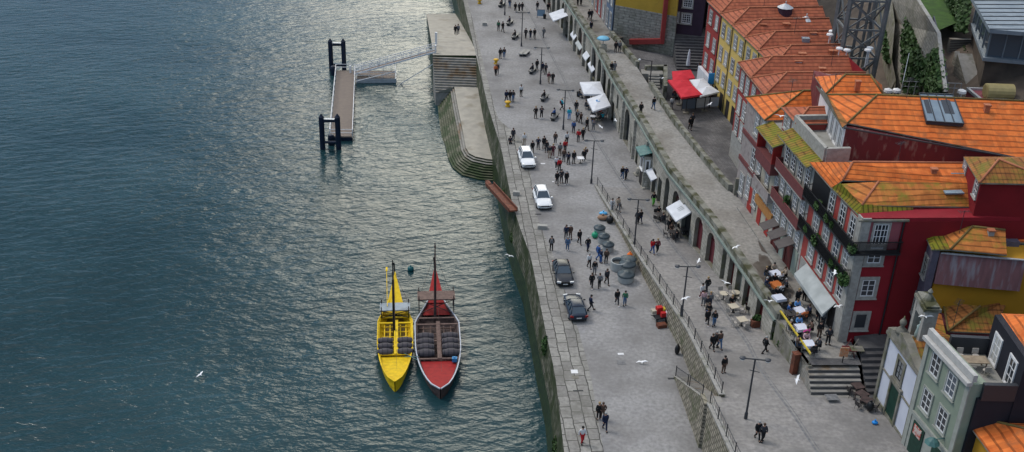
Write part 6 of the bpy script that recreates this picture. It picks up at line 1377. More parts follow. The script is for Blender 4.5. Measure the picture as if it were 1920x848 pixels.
# ================================================================ CARS
K['carwhite'] = mat('white_car_paint', (.74, .75, .76), rough=.25, spec=.6); K['carnavy'] = mat('dark_blue_car_paint', (.010, .020, .04), rough=.28, spec=.4); K['cargrey'] = mat('dark_grey_car_paint', (.018, .021, .028), rough=.28, spec=.4)
K['carglass'] = glassmat('car_glass', (.035, .06, .085), .06); K['headl'] = mat('headlamp_lens', (.5, .52, .54), rough=.15); K['taill'] = mat('red_tail_lamp', (.25, .01, .01), rough=.3); K['plate'] = mat('blank_number_plate', (.6, .6, .58), rough=.6)
def make_car(loc, rz, paint, label, Lc=4.45, Wc=1.82, Hc=1.5, style='suv'):
    """local: front towards -y"""
    t = thing('parked_car', loc, label, 'car', 'cars parked on the lower quay', rz)
    hl = Lc/2
    prof = [(-1, .40, .56, .60), (-.975, .30, .66, .76), (-.93, .25, .74, .87), (-.84, .23, .82, .95), (-.62, .22, .90, 1.0), (-.36, .22, .98, 1.0), (0, .22, 1.0, 1.0), (.45, .22, 1.02, 1.0), (.80, .22, 1.03, .985), (.93, .24, 1.01, .92), (.985, .3, .95, .82), (1, .40, .84, .74)]
    bh = .92 if style == 'suv' else .86
    mb = MB(); rings = []
    for u, zb, zt, w in prof:
        zb *= 1; zt *= bh; hw = Wc/2*w; y = u*hl
        rings.append([(-hw*.93, y, zb), (-hw, y, zb+.18), (-hw*1.0, y, zb+(zt-zb)*.62), (-hw*.93, y, zt-.04), (-hw*.8, y, zt+.012), (-hw*.3, y, zt+.035), (hw*.3, y, zt+.035), (hw*.8, y, zt+.012), (hw*.93, y, zt-.04), (hw*1.0, y, zb+(zt-zb)*.62), (hw, y, zb+.18), (hw*.93, y, zb)])
    mb.loft(rings); part('body', mb, paint, t, local=True, smooth=True)
    # greenhouse
    z0 = bh-.02; hr = Wc/2
    yf0, yf1, yr1, yr0 = -.34*hl, -.02*hl, (.72 if style == 'suv' else .58)*hl, (.96 if style == 'suv' else .90)*hl
    base = [(-hr*.86, yf0), (hr*.86, yf0), (hr*.84, yr0), (-hr*.84, yr0)]; topp = [(-hr*.62, yf1), (hr*.62, yf1), (hr*.62, yr1), (-hr*.62, yr1)]
    mid = lambda a, b_, k: (a[0]+(b_[0]-a[0])*k, a[1]+(b_[1]-a[1])*k)
    for nm, i, j in (('windscreen', 0, 1), ('rear_window', 2, 3)):
        mb = MB(); a, b_, c, d = base[i], base[j], topp[j], topp[i]
        mb.face([(*a, z0), (*b_, z0), (*c, Hc-.06), (*d, Hc-.06)]); mb.face([(a[0]*.8, a[1]*.7, z0), (b_[0]*.8, b_[1]*.7, z0), (c[0]*.9, c[1]*.7, Hc-.1), (d[0]*.9, d[1]*.7, Hc-.1)]); part(nm, mb, K['carglass'], t, local=True)
    for i, j in ((1, 2), (3, 0)):
        mb = MB(); a, b_, c, d = base[i], base[j], topp[j], topp[i]
        mb.face([(*a, z0), (*b_, z0), (*c, Hc-.06), (*d, Hc-.06)]); mb.face([(a[0]*.9, a[1], z0), (b_[0]*.9, b_[1], z0), (c[0]*.9, c[1], Hc-.1), (d[0]*.9, d[1], Hc-.1)]); part('side_window', mb, K['carglass'], t, local=True)
    mb = MB()
    for a, b_ in zip(base, topp): mb.bar((a[0], a[1], z0), (b_[0], b_[1], Hc-.05), .08, .07)
    for sx in (-1, 1):
        for k in (.36, .70): mb.bar((sx*hr*.86, yf0+(yr0-yf0)*k, z0), (sx*hr*.67, yf1+(yr1-yf1)*(k-.02), Hc-.05), .07, .06)
    ro = [( -hr*.70, yf1-.03), (hr*.70, yf1-.03), (hr*.70, yr1+.05), (-hr*.70, yr1+.05)]
    ry0, ry1 = yf1-.06, yr1+.1; arc = (-1, -.93, -.7, -.35, 0, .35, .7, .93, 1)
    mb.loft([[(hr*.66*wx*a, ry0+(ry1-ry0)*k, Hc-.085+dz*(1-a*a)**.5*.0+(.075+dz)*(1-abs(a)**3)) for a in arc]+[(hr*.62*wx*a, ry0+(ry1-ry0)*k, Hc-.1) for a in arc[::-1]] for k, dz, wx in ((0, -.06, .93), (.1, -.025, .98), (.35, .02, 1), (.7, .01, 1), (.9, -.03, .97), (1, -.07, .92))])
    part('roof_panel', mb, paint, t, local=True, smooth=True)
    if style == 'suv':
        mb = MB()
        for sx in (-1, 1): mb.bar((sx*hr*.64, yf1+.1, Hc+.05), (sx*hr*.64, yr1-.1, Hc+.05), .04, .05)
        part('roof_rail', mb, K['postgrey'], t, local=True)
    for sx in (-1, 1):
        for y in (-.62*hl, .60*hl):
            x = sx*(Wc/2-.1); mb = MB(); mb.lathe((x, y, .34), [(.24, -.12), (.33, -.1), (.34, 0), (.33, .1), (.24, .12)], axis='x', n=18); w_ = part('wheel', mb, K['rubber'], t, local=True)
            mb = MB(); mb.lathe((x+sx*.09, y, .34), [(.21, -.03), (.21, .035), (.05, .045)], axis='x', n=12); ro_ = bpy.data.objects.new('rim', mesh_of('rim', mb, K['metalw'])); COL.objects.link(ro_); ro_.parent = w_
        mb = MB(); mb.box((sx*Wc*.36, -hl*.965, bh*.72), (.42, .16, .16), rot=sx*.25); part('headlight', mb, K['headl'], t, local=True)
        mb = MB(); mb.box((sx*Wc*.39, hl*.97, bh*.82), (.34, .12, .2), rot=-sx*.15); part('tail_light', mb, K['taill'], t, local=True)
        mb = MB(); mb.box((sx*(Wc/2+.08), -.30*hl, bh+.06), (.2, .14, .14)); part('mirror', mb, paint, t, local=True)
    mb = MB(); mb.box((0, -hl*1.0, .42), (.5, .03, .11)); mb2 = MB(); mb2.box((0, hl*1.0, .55), (.5, .03, .11)); part('number_plate', mb, K['plate'], t, local=True); part('number_plate', mb2, K['plate'], t, local=True)
    mb = MB(); mb.box((0, -hl*.985, .58), (Wc*.5, .06, .14)); mb.box((0, -hl*.97, .30), (Wc*.8, .12, .14)); mb.box((0, hl*.97, .32), (Wc*.8, .12, .16)); part('bumper_grille', mb, K['rubber'], t, local=True)
    return t
def carat(fx, fy, rx, ry):   # ground pixels of front and rear ends
    a, b_ = U(fx, fy), U(rx, ry); d = (b_-a).normalized(); return a, math.atan2(-d.x, d.y)
for fx, fy, rx, ry, pm, st_, lab, Lc in ((992, 319, 979, 281, 'carwhite', 'suv', 'white car facing the camera, farthest of the four parked on the quay', 4.5), (1022, 396, 1007, 352, 'carwhite', 'suv', 'white off-road car with roof rails facing the camera, parked beside the edge stones', 4.4), (1060, 540, 1047, 487, 'cargrey', 'hatch', 'dark grey hatchback facing the camera with pale headlights', 4.3), (1071, 562, 1088, 614, 'carnavy', 'hatch', 'dark blue hatchback seen from behind, nearest of the four parked cars', 4.3)):
    a, rz = carat(fx, fy, rx, ry); d = Vector((-math.sin(rz), math.cos(rz), 0)); make_car(a+d*Lc/2, rz, K[pm], lab, Lc=Lc, style=st_, Hc=1.62 if st_ == 'suv' else 1.48)
# ================================================================ SUNKEN WASTE CONTAINERS
K['bingrey'] = mat('pale_container_body', (.34, .36, .36), (.28, .3, .3), 2, rough=.7); K['lid'] = mat('dark_container_lid', (.055, .075, .085), (.04, .055, .065), 3, rough=.45)
for i, (px, py, r_, w_) in enumerate(((1124, 444, .62, 'farthest of the row of three with domed lids'), (1132, 460, .62, 'middle one of the row of three'), (1140, 476, .62, 'nearest of the row of three'), (1177, 515, .84, 'with a bluish lid, right behind the open one'), (1174, 535, .84, 'nearest to the camera, round lid, beside the retaining wall'))):
    p = U(px, py)+Vector((0, r_, 0)); t = thing('waste_container', p, 'large round waste container '+w_, 'waste container', 'round waste containers on the lower quay')
    mb = MB(); mb.lathe(p, [(r_*.93, 0), (r_, .1), (r_, .7), (r_*.95, .75)], n=20); part('body', mb, K['bingrey'], t, smooth=False)
    mb = MB(); mb.lathe(p+Vector((0, 0, .75)), [(r_*1.08, 0), (r_*1.1, .08), (r_*.9, .2), (r_*.45, .3), (r_*.4, .38), (.1, .4)], n=20); part('lid', mb, K['lid'], t, smooth=True)
p = U(1160, 512)+Vector((0, .8, 0)); t = thing('waste_container', p, 'open round waste container without a lid, dark inside', 'waste container', 'round waste containers on the lower quay')
mb = MB(); mb.lathe(p, [(.78, 0), (.84, .1), (.84, 1.0), (.74, 1.02), (.72, .5), (.7, .3)], n=20); part('body', mb, [K['bingrey']], t)
mb = MB(); mb.lathe(p+Vector((0, 0, .32)), [(.69, 0), (.69, .45)], n=16); part('liner', mb, K['black'], t)
mb = MB(); mb.lathe(p+Vector((1.05, .55, .9)), [(.86, 0), (.88, .06), (.6, .2), (.1, .26)], n=18); part('opened_lid', mb, K['lid'], t, smooth=True)
def bag(name, p, s, m, label, cat='bag', group=None):
    mb = MB(); mb.ball(Vector(p)+Vector((0, 0, s[2]*.45)), .5, s[0], s[1], s[2], n=10, m=6); mb.lathe(Vector(p)+Vector((0, 0, s[2]*.88)), [(.1*s[0], 0), (.05, .08), (.12*s[0], .16)], n=6)
    return solo(name, mb, m, label, cat, group, smooth=True)
mgreen = mat('bright_green_plastic', (.02, .30, .16), rough=.4); mblue = mat('light_blue_plastic', (.10, .42, .72), rough=.4); morange = mat('orange_cloth', (.75, .16, .02), rough=.8); mred = mat('red_cloth', (.45, .02, .02), rough=.8); mbrown = mat('brown_cardboard', (.26, .16, .10), rough=.9)
bag('rubbish_bag', U(1115, 446), (.75, .65, .75), mgreen, 'green rubbish bag leaning against the round waste containers')
bag('plastic_bag', U(1131, 402), (1.0, .6, .35), mblue, 'light blue plastic bag on the litter pile at the foot of the wall'); bag('sack', U(1130, 412), (1.3, .9, .6), mbrown, 'brown sack in the litter pile below the blue bag')
bag('basket', U(1143, 418), (.9, .9, .9), K['black'], 'round black basket at the end of the litter pile', 'basket'); bag('plastic_bag', U(1640, 795, 4.5), (.5, .42, .3), mat('vivid_blue_bag', (.01, .22, .62), rough=.4), 'vivid blue bag lying alone on the street before the chapel')
bag('sack', U(1180, 488), (.7, .6, 1.0), morange, 'orange sack standing by the wall behind the waste containers')
bag('sack', U(1269, 664), (.5, .5, 1.1), K['black'], 'black sack leaning against the foot of the retaining wall', 'bag')
bag('sack', U(1630, 770, 4.4), (.6, .6, .95), K['black'], 'dark sack beside the chapel pilaster')
# vendor's cart
p = U(1236, 606); t = thing('vendor_cart', p, 'street vendor\'s little cart loaded with red, yellow and white goods against the wall', 'cart')
mb = MB(); mb.box(p+Vector((.2, .4, .55)), (1.5, .8, .1), rot=.4); mb.bar(p+Vector((-.5, .2, .6)), p+Vector((-.9, -.2, 1.0)), .05)
for x, y in ((-.3, 0), (.6, .2), (0, .8), (.8, .9)): mb.bar(p+Vector((x, y, 0)), p+Vector((x, y, .6)), .05)
part('frame', mb, K['iron'], t)
for x, y, z, s_, m_ in ((-.4, .9, .6, (.7, .5, .35), 'cream'), (0, .9, .6, (.6, .5, .7), None), (.5, .9, .6, (.4, .5, .6), 'yellowrail'), (.35, .3, .6, (.5, .4, .45), None), (.8, .3, .6, (.4, .3, .6), 'white')):
    mb = MB(); mb.box(p+Vector((x, y, z)), s_, rot=.3, base=True); part('goods', mb, K[m_] if m_ else mred, t)
for x, y in ((-.2, -.1), (.6, .1)): mb = MB(); mb.lathe(p+Vector((x, y, .28)), [(.28, -.04), (.28, .04)], axis='x', n=14); part('wheel', mb, K['rubber'], t)
mb = MB(); mb.box(U(1240, 613), (.9, .6, .35), rot=.3, base=True); solo('crate', mb, K['rust'], 'rust coloured crate on the ground beside the vendor\'s cart', 'crate')
# ================================================================ BENCHES, BOLLARDS, SMALL THINGS
def bench(px, py, label, z=0, rz=-.35, m='granite', L_=2.2):
    p = U(px, py, z); t = thing('stone_bench', p, label, 'bench', 'stone benches on the quay', rz)
    mb = MB(); mb.box((0, 0, .38), (.62, L_, .14), base=True); part('seat', mb, K[m], t, local=True)
    for y in (-L_*.36, L_*.36): mb = MB(); mb.box((0, y, 0), (.46, .24, .38), base=True); part('support', mb, K['iron'], t, local=True)
    return p
bq = {}
for k, px, py, w_, m in (('a', 941, 12, 'dark bench with two people at the top edge', 'postgrey'), ('b', 956, 46, 'dark bench with one person on it, below the top edge group', 'postgrey'), ('c', 966, 72, 'dark bench with one person on it, left of the farthest visible lamp', 'postgrey'), ('d', 980, 103, 'pale empty stone bench, left one of a close pair', 'granite'), ('e', 987, 103, 'pale empty stone bench, right one of a close pair', 'granite'), ('f', 999, 136, 'dark bench with a seated person left of the second lamp', 'postgrey'), ('g', 1021, 187, 'dark bench with a seated person in the middle of the upper quay', 'postgrey'), ('h', 1040, 223, 'dark bench where a person in blue sits', 'postgrey')):
    bq[k] = bench(px, py, w_, m=m)
for px, py, z, s_, w_ in ((909, 48, 0, (.8, .6, .5), 'small grey stone block near the head of the boat ramp'), (1017, 429, 0, (1.1, .5, .4), 'low stone block seat between the edge stones and the parked cars'), (968, 366, 0, (.8, .5, .45), 'dark iron grating box on the edge stones near the rusty chute')):
    mb = MB(); mb.box(U(px, py, z), s_, base=True); mb.box(U(px, py, z)+Vector((0, 0, s_[2])), (s_[0]*.9, s_[1]*.9, .05), base=True); solo('stone_block', mb, K['granite'], w_, 'stone block', 'stone blocks on the quay')
for px, py, w_ in ((930, 120, 'beside the person in the orange jacket'), (952, 200, 'in front of the group of three near the landing'), (899, 7, 'alone at the top edge of the quay')):
    p = U(px, py); mb = MB(); mb.lathe(p, [(.36, 0), (.32, .15), (.22, .3), (.24, .5), (.42, .62), (.44, .72), (.3, .82), (.08, .85)], n=14); solo('mooring_bollard', mb, K['ybollard'], 'yellow mooring bollard '+w_, 'bollard', 'yellow mooring bollards', smooth=True)
for px, py, w_ in ((1197, 328, 'farther one of the pair before the arcade shop'), (1210, 352, 'nearer one of the pair before the arcade shop')):
    p = US(px, py); mb = MB(); mb.lathe(p, [(.42, 0), (.4, .5), (.3, .9), (.12, 1.05)], n=14); mb.box(p+Vector((0, 0, 0)), (1.1, .9, .18), rot=.3, base=True); solo('stone_bollard', mb, K['viastone'], 'rounded pale stone bollard, '+w_, 'bollard', 'stone bollards by the arcade', smooth=False)
# flat gratings, manholes, paper litter
for px, py, z, s_, m_, n_, w_ in ((1084, 733, 0, (.9, .2), 'iron', 'drain_grate', 'dark drain grate beside the edge stones on the lower quay'), (1262, 710, 0, (.95, .22), 'iron', 'drain_grate', 'dark drain grate near the foot of the quay stair'), (1077, 697, 0, (.62, .55), 'white', 'access_cover', 'white square cover beside the edge stones'), (1079, 708, 0, (.62, .5), 'dstone', 'access_cover', 'brownish square cover just below the white one'), (1164, 664, 0, (.55, .3), 'white', 'paper_litter', 'piece of white paper lying on the empty lower quay'), (1009, 402, 0, (.7, .18), 'iron', 'drain_grate', 'dark drain grate in front of the white off-road car'), (1018, 307, 0, (.55, .3), 'white', 'paper_litter', 'white paper scrap on the quay right of the farthest white car'), (1037, 341, 0, (.22, .2), 'white', 'paper_litter', 'tiny white scrap left of the three people in dark coats'), (1165, 680, 0, (.8, .7), 'line', 'access_cover', 'square manhole outline near the white paper'), (1560, 745, 4.4, (1.0, .8), 'line', 'access_cover', 'square cover set into the street before the terrace steps')):
    p = U(px, py, z if z == 0 else Zs(70)); mb = MB(); mb.box(p+Vector((0, 0, .012)), (*s_, .02), rot=.1); mb.box(p+Vector((0, 0, .026)), (s_[0]*.8, s_[1]*.7, .008), rot=.1); solo(n_, mb, K[m_], w_, n_.replace('_', ' '))
# blue A-board and bin near the top
p = U(1014, 34); t = thing('sign_board', p, 'blue framed notice board standing on the upper quay', 'sign'); mb = MB(); mb.box(p+Vector((0, 0, .35)), (1.3, .08, 1.1), base=True); part('board', mb, mat('pale_blue_board', (.2, .3, .4), rough=.6), t)
mb = MB()
for x in (-.65, .65): mb.bar(p+Vector((x, 0, 0)), p+Vector((x, 0, 1.5)), .07)
mb.bar(p+Vector((-.65, 0, 1.48)), p+Vector((.65, 0, 1.48)), .07); part('frame', mb, K['postgrey'], t)
mb = MB(); mb.lathe(U(1021, 35), [(.22, 0), (.3, .7), (.28, .75), (.1, .78)], n=10); solo('litter_bin', mb, K['black'], 'black litter bin beside the blue notice board', 'bin')
mb = MB(); mb.lathe(U(1084, 181), [(.2, 0), (.27, .75), (.25, .8), (.1, .82)], n=10); solo('litter_bin', mb, K['black'], 'black litter bin left of the cafe under the two white parasols', 'bin')
# quay ladder stones and weeds on the river wall
bush('wall_weeds', (E_(86.5)-.1, 86.5, -.9), .8, 320, K['leaf'], 'bright green weeds growing high on the river wall', squash=(.5, 1.0, 1.3), leaf=.14)
for y, z, r_, w_ in ((122, -2.6, .8, 'below the farthest white car'), (112, -3.2, .7, 'below the nearer white car'), (74, -2.6, .8, 'near the bottom of the photo')):
    bush('wall_weeds', (E_(y)-.25, y, z), r_, 160, K['ivy'], 'dark weeds clinging to the river wall '+w_, group='weeds on the river wall', squash=(.4, 1.4, .8), leaf=.14)
# ================================================================ PARASOLS & AWNINGS
def parasol(name, quad, drop, m, label, group=None, base_z=0, pole=True, cat='parasol', peak=.45):
    q_ = [Vector(p) for p in quad]; c = sum(q_, Vector())/4; t = thing(name, (c.x, c.y, base_z), label, cat, group)
    mb = MB(); top = c+Vector((0, 0, peak))
    for a, b_ in zip(q_, q_[1:]+q_[:1]):
        mb.face([a, b_, top]); mb.face([a, b_, b_-Vector((0, 0, drop)), a-Vector((0, 0, drop))]); mb.face([a-Vector((0, 0, .06)), top-Vector((0, 0, .06)), b_-Vector((0, 0, .06))])
    part('canopy', mb, K[m], t)
    mb = MB(); mb.tube((c.x, c.y, base_z), top, .05); part('pole', mb, K['postgrey'], t)
    mb = MB(); mb.box((c.x, c.y, base_z), (.7, .7, .12), base=True); part('base', mb, K['dstone'], t)
    return t
def sqz(pts, z): return [U(px, py, z) for px, py in pts]
g = 'square parasols of the quay cafe'
parasol('parasol', sqz([(1087, 154), (1126, 153), (1133, 177), (1095, 177)], 2.6), .22, 'canvas', 'pale square parasol of the quay cafe, farther one of two', g)
pt = parasol('parasol', sqz([(1101, 186), (1134, 175), (1145, 198), (1112, 209)], 2.7), .22, 'canvas', 'pale square parasol with a blue oval mark, nearer one of two', g)
c = sum(sqz([(1101, 186), (1134, 175), (1145, 198), (1112, 209)], 2.7), Vector())/4
mb = MB(); mb.lathe(c+Vector((-.15, -.3, .43)), [(.02, -.08), (.3, -.12), (.28, -.06)], n=12, sq=1.5); part('blue_mark', mb, mat('blue_print', (.02, .18, .42), rough=.7), pt)
g = 'red parasols in the square'
for i, (q_, w_) in enumerate((([(1260, 134), (1295, 131), (1303, 146), (1262, 152)], 'farthest of three touching ones'), ([(1252, 150), (1291, 149), (1300, 162), (1266, 167)], 'middle of three touching ones'), ([(1266, 166), (1300, 161), (1317, 177), (1278, 183)], 'nearest of three touching ones'))):
    parasol('parasol', sqz(q_, 7.1+.05*i), .25, 'redcanvas', 'red square parasol in the cobbled square, '+w_, g, base_z=4.2, peak=.3)
g = 'white parasols in the square'
parasol('parasol', sqz([(1293, 150), (1320, 147), (1333, 162), (1305, 166)], 7.0), .2, 'canvas', 'white parasol beside the farthest red one', g, base_z=4.2); parasol('parasol', sqz([(1303, 167), (1333, 161), (1349, 172), (1313, 181)], 7.05), .2, 'canvas', 'white parasol next to the nearest red one, over the screens', g, base_z=4.2)
for px, py, m_, h_, w_ in ((1289, 131, 'canvas', 3.0, 'closed white parasol behind the red ones'), (1361, 203, 'ivy', 3.2, 'closed dark green parasol at the foot of the yellow houses'), (1368, 190, 'awngrey', 2.6, 'closed grey parasol next to the dark green one')):
    p = U(px, py, 4.2); t = thing('closed_parasol', p, w_, 'parasol', 'closed parasols in the square'); mb = MB(); mb.lathe(p+Vector((0, 0, .7)), [(.3, 0), (.28, .5), (.16, h_*.6), (.05, h_-.6)], n=9); part('canopy', mb, K[m_], t); mb = MB(); mb.tube(p, p+Vector((0, 0, h_+.2)), .04); part('pole', mb, K['postgrey'], t)
# low screens round the terrace in the square
for i, (a, b_, m_) in enumerate((((1278, 207), (1303, 206), 'lid'), ((1304, 205), (1329, 203), 'awngrey'), ((1330, 203), (1355, 201), 'awngrey'))):
    A, B = U(*a, 4.2), U(*b_, 4.2); t = thing('windscreen', (A+B)/2, ('blue grey wind screen panel at the left end of the terrace in the square', 'middle pale wind screen panel of the terrace in the square', 'pale wind screen panel at the right end of the terrace in the square')[i], 'screen', 'wind screens of the terrace in the square')
    mb = MB(); mb.bar(A+Vector((.05, 0, .85)), B+Vector((-.05, 0, .85)), .04, 1.3); part('panel', mb, mat('blue_grey_panel', (.16, .2, .26), rough=.5) if i == 0 else K['canvas'], t); mb = MB()
    for p in (A, B): mb.bar(p, p+Vector((0, 0, 1.55)), .07)
    mb.bar(A+Vector((0, 0, 1.52)), B+Vector((0, 0, 1.52)), .05); part('frame', mb, K['postgrey'], t)
# big white awning over the street cafe
A, B, C_, D = U(1249, 389, 3.3), U(1283, 370, 4.3), U(1304, 393, 4.3), U(1268, 415, 3.3)
mb = MB(); q_ = [A, B, C_, D]; dn = Vector((0, 0, .06)); mb.face(q_); mb.face([p-dn for p in q_][::-1])
for a, b_ in zip(q_, q_[1:]+q_[:1]): mb.face([a, b_, b_-dn*3, a-dn*3])
t = thing('cafe_awning', ((A+D)/2).to_tuple(), 'big pale square awning with faint lettering over the street cafe tables', 'awning'); part('cloth', mb, K['canvas'], t)
mb = MB(); 
for p in (A, D): mb.bar((p.x+.2, p.y, Zs(p.y)), p-dn*2, .06)
part('frame', mb, K['postgrey'], t)
c = (A+B+C_+D)/4; mb = MB(); e = (B-A).normalized(); f_ = (D-A).normalized()
for k in range(3): mb.bar(c-e*.35+f_*(k-1)*.3+Vector((0, 0, .025)), c+e*.35+f_*(k-1)*.3+Vector((0, 0, .03)), .07, .01)
part('faint_print', mb, K['awngrey'], t)
# small shop awnings along the arcade
def arc_awn(y0, y1, z, d, m, label, drop=.5):
    mb = MB(); a, b_ = (V_(y0)-.05, y0, z), (V_(y1)-.05, y1, z); c, e = (V_(y1)-d, y1-.1*d, z-drop), (V_(y0)-d, y0-.1*d, z-drop)
    mb.face([a, b_, c, e]); mb.face([(p[0], p[1], p[2]-.05) for p in (a, e, c, b_)]); mb.face([e, c, (c[0], c[1], c[2]-.2), (e[0], e[1], e[2]-.2)]); mb.face([a, e, (e[0], e[1], e[2]-.2)]); mb.face([b_, c, (c[0], c[1], c[2]-.2)])
    return solo('shop_awning', mb, K[m], label, 'awning', 'shop awnings on the arcade')
arc_awn(119.6, 122.2, 4.75, 1.5, 'teal', 'teal sheet metal canopy sticking out from the arcade', .35)
arc_awn(176, 180, 3.9, 2.4, 'canvas', 'large pale awning of the farthest arcade shop at the top edge', .9); arc_awn(168.6, 171.4, 2.9, .5, 'canvas', 'rolled white awning on the arcade, farthest of the three narrow ones', .6)
arc_awn(164, 167.4, 2.6, .5, 'awngrey', 'narrow grey awning between two white ones on the arcade', .4); arc_awn(158.9, 161.3, 3.0, .65, 'canvas', 'bright white rolled awning on the arcade before the tall arch', .7); arc_awn(154.4, 158.0, 2.5, .5, 'canvas', 'thin white awning just right of the bright white one', .4)
arc_awn(116.6, 119.4, 2.9, .7, 'canvas', 'short white awning over the shop window beside the teal canopy', .3)
# shop front porch under the teal canopy
tk_ = thing('shop_porch', (V_(120.7)-.5, 120.7, 0), 'pale shop porch with dark window standing out of the arcade under the teal canopy', 'porch')
mb = MB(); mb.prism([(V_(121.6)-.9, 121.6), (V_(119.7)-.9, 119.7), (V_(119.5)-.05, 119.7), (V_(121.5)-.05, 121.6)], 0, 4.15); part('wall', mb, K['viastone'], tk_)
fk = Face((V_(119.7)-.9, 119.7), (V_(121.6)-.9, 121.6)); fk.win(tk_, fk.w((V_(119.7)-.9, 119.7, 3.0), .95, 0), 1.2, 1.5, cols=1, rows=1, trim='white', tw=.1); mb = MB(); fk.panel(mb, fk.w((V_(119.7)-.9, 119.7, 1.1), .95, 0), 1.2, 1.9, -.02, .04); part('door', mb, K['dark'], tk_)
fk2 = Face((V_(119.7)-.9, 119.7), (V_(119.5)-.05, 119.7), hint=(0, -1)); fk2.win(tk_, fk2.w((V_(119.7)-.9, 119.7, 3.0), .42, 0), .5, 1.4, cols=1, rows=1, trim='white', tw=.06)
# blue-white sun umbrella on the walkway
p = U(1130, 94, 5.6); t = thing('beach_umbrella', p, 'small round sky blue and white umbrella over a stall on the upper walkway', 'umbrella'); mb = MB(); mb.lathe(p+Vector((0, 0, 1.7)), [(1.0, 0), (.7, .25), (.05, .42)], n=14); part('canopy', mb, mat('sky_blue_canopy', (.18, .45, .62), rough=.7), t, smooth=True); mb = MB(); mb.tube(p, p+Vector((0, 0, 2.1)), .04); part('pole', mb, K['postgrey'], t)
mb = MB(); mb.box(p+Vector((0, -.5, 0)), (1.1, .7, .8), base=True); mb.box(p+Vector((.1, -.5, .8)), (.8, .5, .2), base=True); solo('stall_box', mb, K['cream'], 'cream stall box under the blue umbrella', 'stall')
# ================================================================ TABLES AND CHAIRS
K['alu'] = mat('pale_wicker', (.42, .39, .35), (.34, .31, .28), 8, rough=.6); K['darkch'] = mat('dark_wicker', (.035, .03, .03), (.055, .05, .048), 8, rough=.6); K['cloth'] = mat('white_tablecloth', (.62, .65, .74), rough=.8); K['cloth2'] = mat('cream_table_top', (.5, .44, .34), rough=.7); K['orcloth'] = mat('orange_tablecloth', (.45, .13, .03), rough=.8)
def make_chair(m):
    t = thing('cafe_chair', (0, 0, 0), '', 'chair')
    mb = MB(); mb.lathe((0, 0, .43), [(.2, 0), (.24, .03), (.22, .07)], n=10); part('seat', mb, m, t, local=True)
    mb = MB(); mb.loft([[(x*.24*k, .2+.03*j, .5+.4*j/2) for x, k in ((-1, 1), (-.5, 1), (.5, 1), (1, 1))]+[(x*.22, .24+.03*j, .5+.4*j/2) for x in (1, .5, -.5, -1)] for j in range(3)]); part('backrest', mb, m, t, local=True)
    for x in (-.17, .17):
        for y in (-.17, .17): mb = MB(); mb.bar((x*1.15, y*1.15, 0), (x, y, .45), .03); part('leg', mb, m, t, local=True)
    return t
chA, chB = make_chair(K['alu']), make_chair(K['darkch']); usedch = {0: False, 1: False}
def chair(x, y, z, rz, kind, label, group):
    src = (chA, chB)[kind]
    if not usedch[kind]: usedch[kind] = True; src.location = (x, y, z); src.rotation_euler.z = rz; src['label'] = label; src['group'] = group; return
    dup(src, (x, y, z), rz, label, group)
def table(px, py, z, where, short, m='cloth', round_=False, s=.8, chairs=4, kind=0, grp='cafe tables', rz=.3, tab='white clothed table'):
    p = U(px, py, z); t = thing('cafe_table', p, tab+' '+where, 'table', grp, rz)
    mb = MB(); (mb.lathe((0, 0, .7), [(s/2, 0), (s/2, .04)], n=14) if round_ else mb.box((0, 0, .72), (s, s, .05))); 
    if m == 'cloth' or m == 'orcloth':
        h_ = s/2+.02
        for a, b_ in (((-h_, -h_), (h_, -h_)), ((h_, -h_), (h_, h_)), ((h_, h_), (-h_, h_)), ((-h_, h_), (-h_, -h_))): mb.face([(*a, .74), (*b_, .74), (b_[0]*1.06, b_[1]*1.06, .5), (a[0]*1.06, a[1]*1.06, .5)])
    part('tabletop', mb, K[m], t, local=True); mb = MB(); mb.tube((0, 0, .03), (0, 0, .7), .04); mb.lathe((0, 0, 0), [(.25, 0), (.05, .06)], n=8); part('pedestal', mb, K['iron'], t, local=True)
    sides = ('far', 'right', 'near', 'left')
    for i in range(chairs):
        a = rz+math.pi/2-i*math.pi*2/max(chairs, 1); d = s/2+.32
        nm = sides[i] if chairs == 4 else (('far', 'right', 'left') if chairs == 3 else ('far', 'near'))[i]
        chair(p.x+d*math.cos(a), p.y+d*math.sin(a), z, a-math.pi/2, kind, ('pale' if kind == 0 else 'dark')+' wicker chair, %s side of %s' % (nm, short), 'cafe chairs')
    return p
SHORT = dict(s1='the table left of the awning', s2='the round table below the awning', s3="the table at awning's near corner", s4="the table at awning's left edge", s5='the farthest cream street table', s6='the cream table by the oxblood door', s7='the middle cream street table', s8='the nearest cream street table', s9='the table before the dark doorway', c1='the table under the marked parasol', c2='the table under the farther parasol', c3='the shaded table right of parasols', c4='the pale table below the parasols', t1='the farthest white terrace table', t2='the farther orange terrace table', t3='the middle white terrace table', t4='the terrace table before the awning', t5='the terrace table by yellow handrail', t6='the terrace table nearest the steps', t7='the dark table at the parapet', q1='the table under the red parasols', q2='the table behind blue grey screen', q3='the table behind the pale screens')
tabs = {}
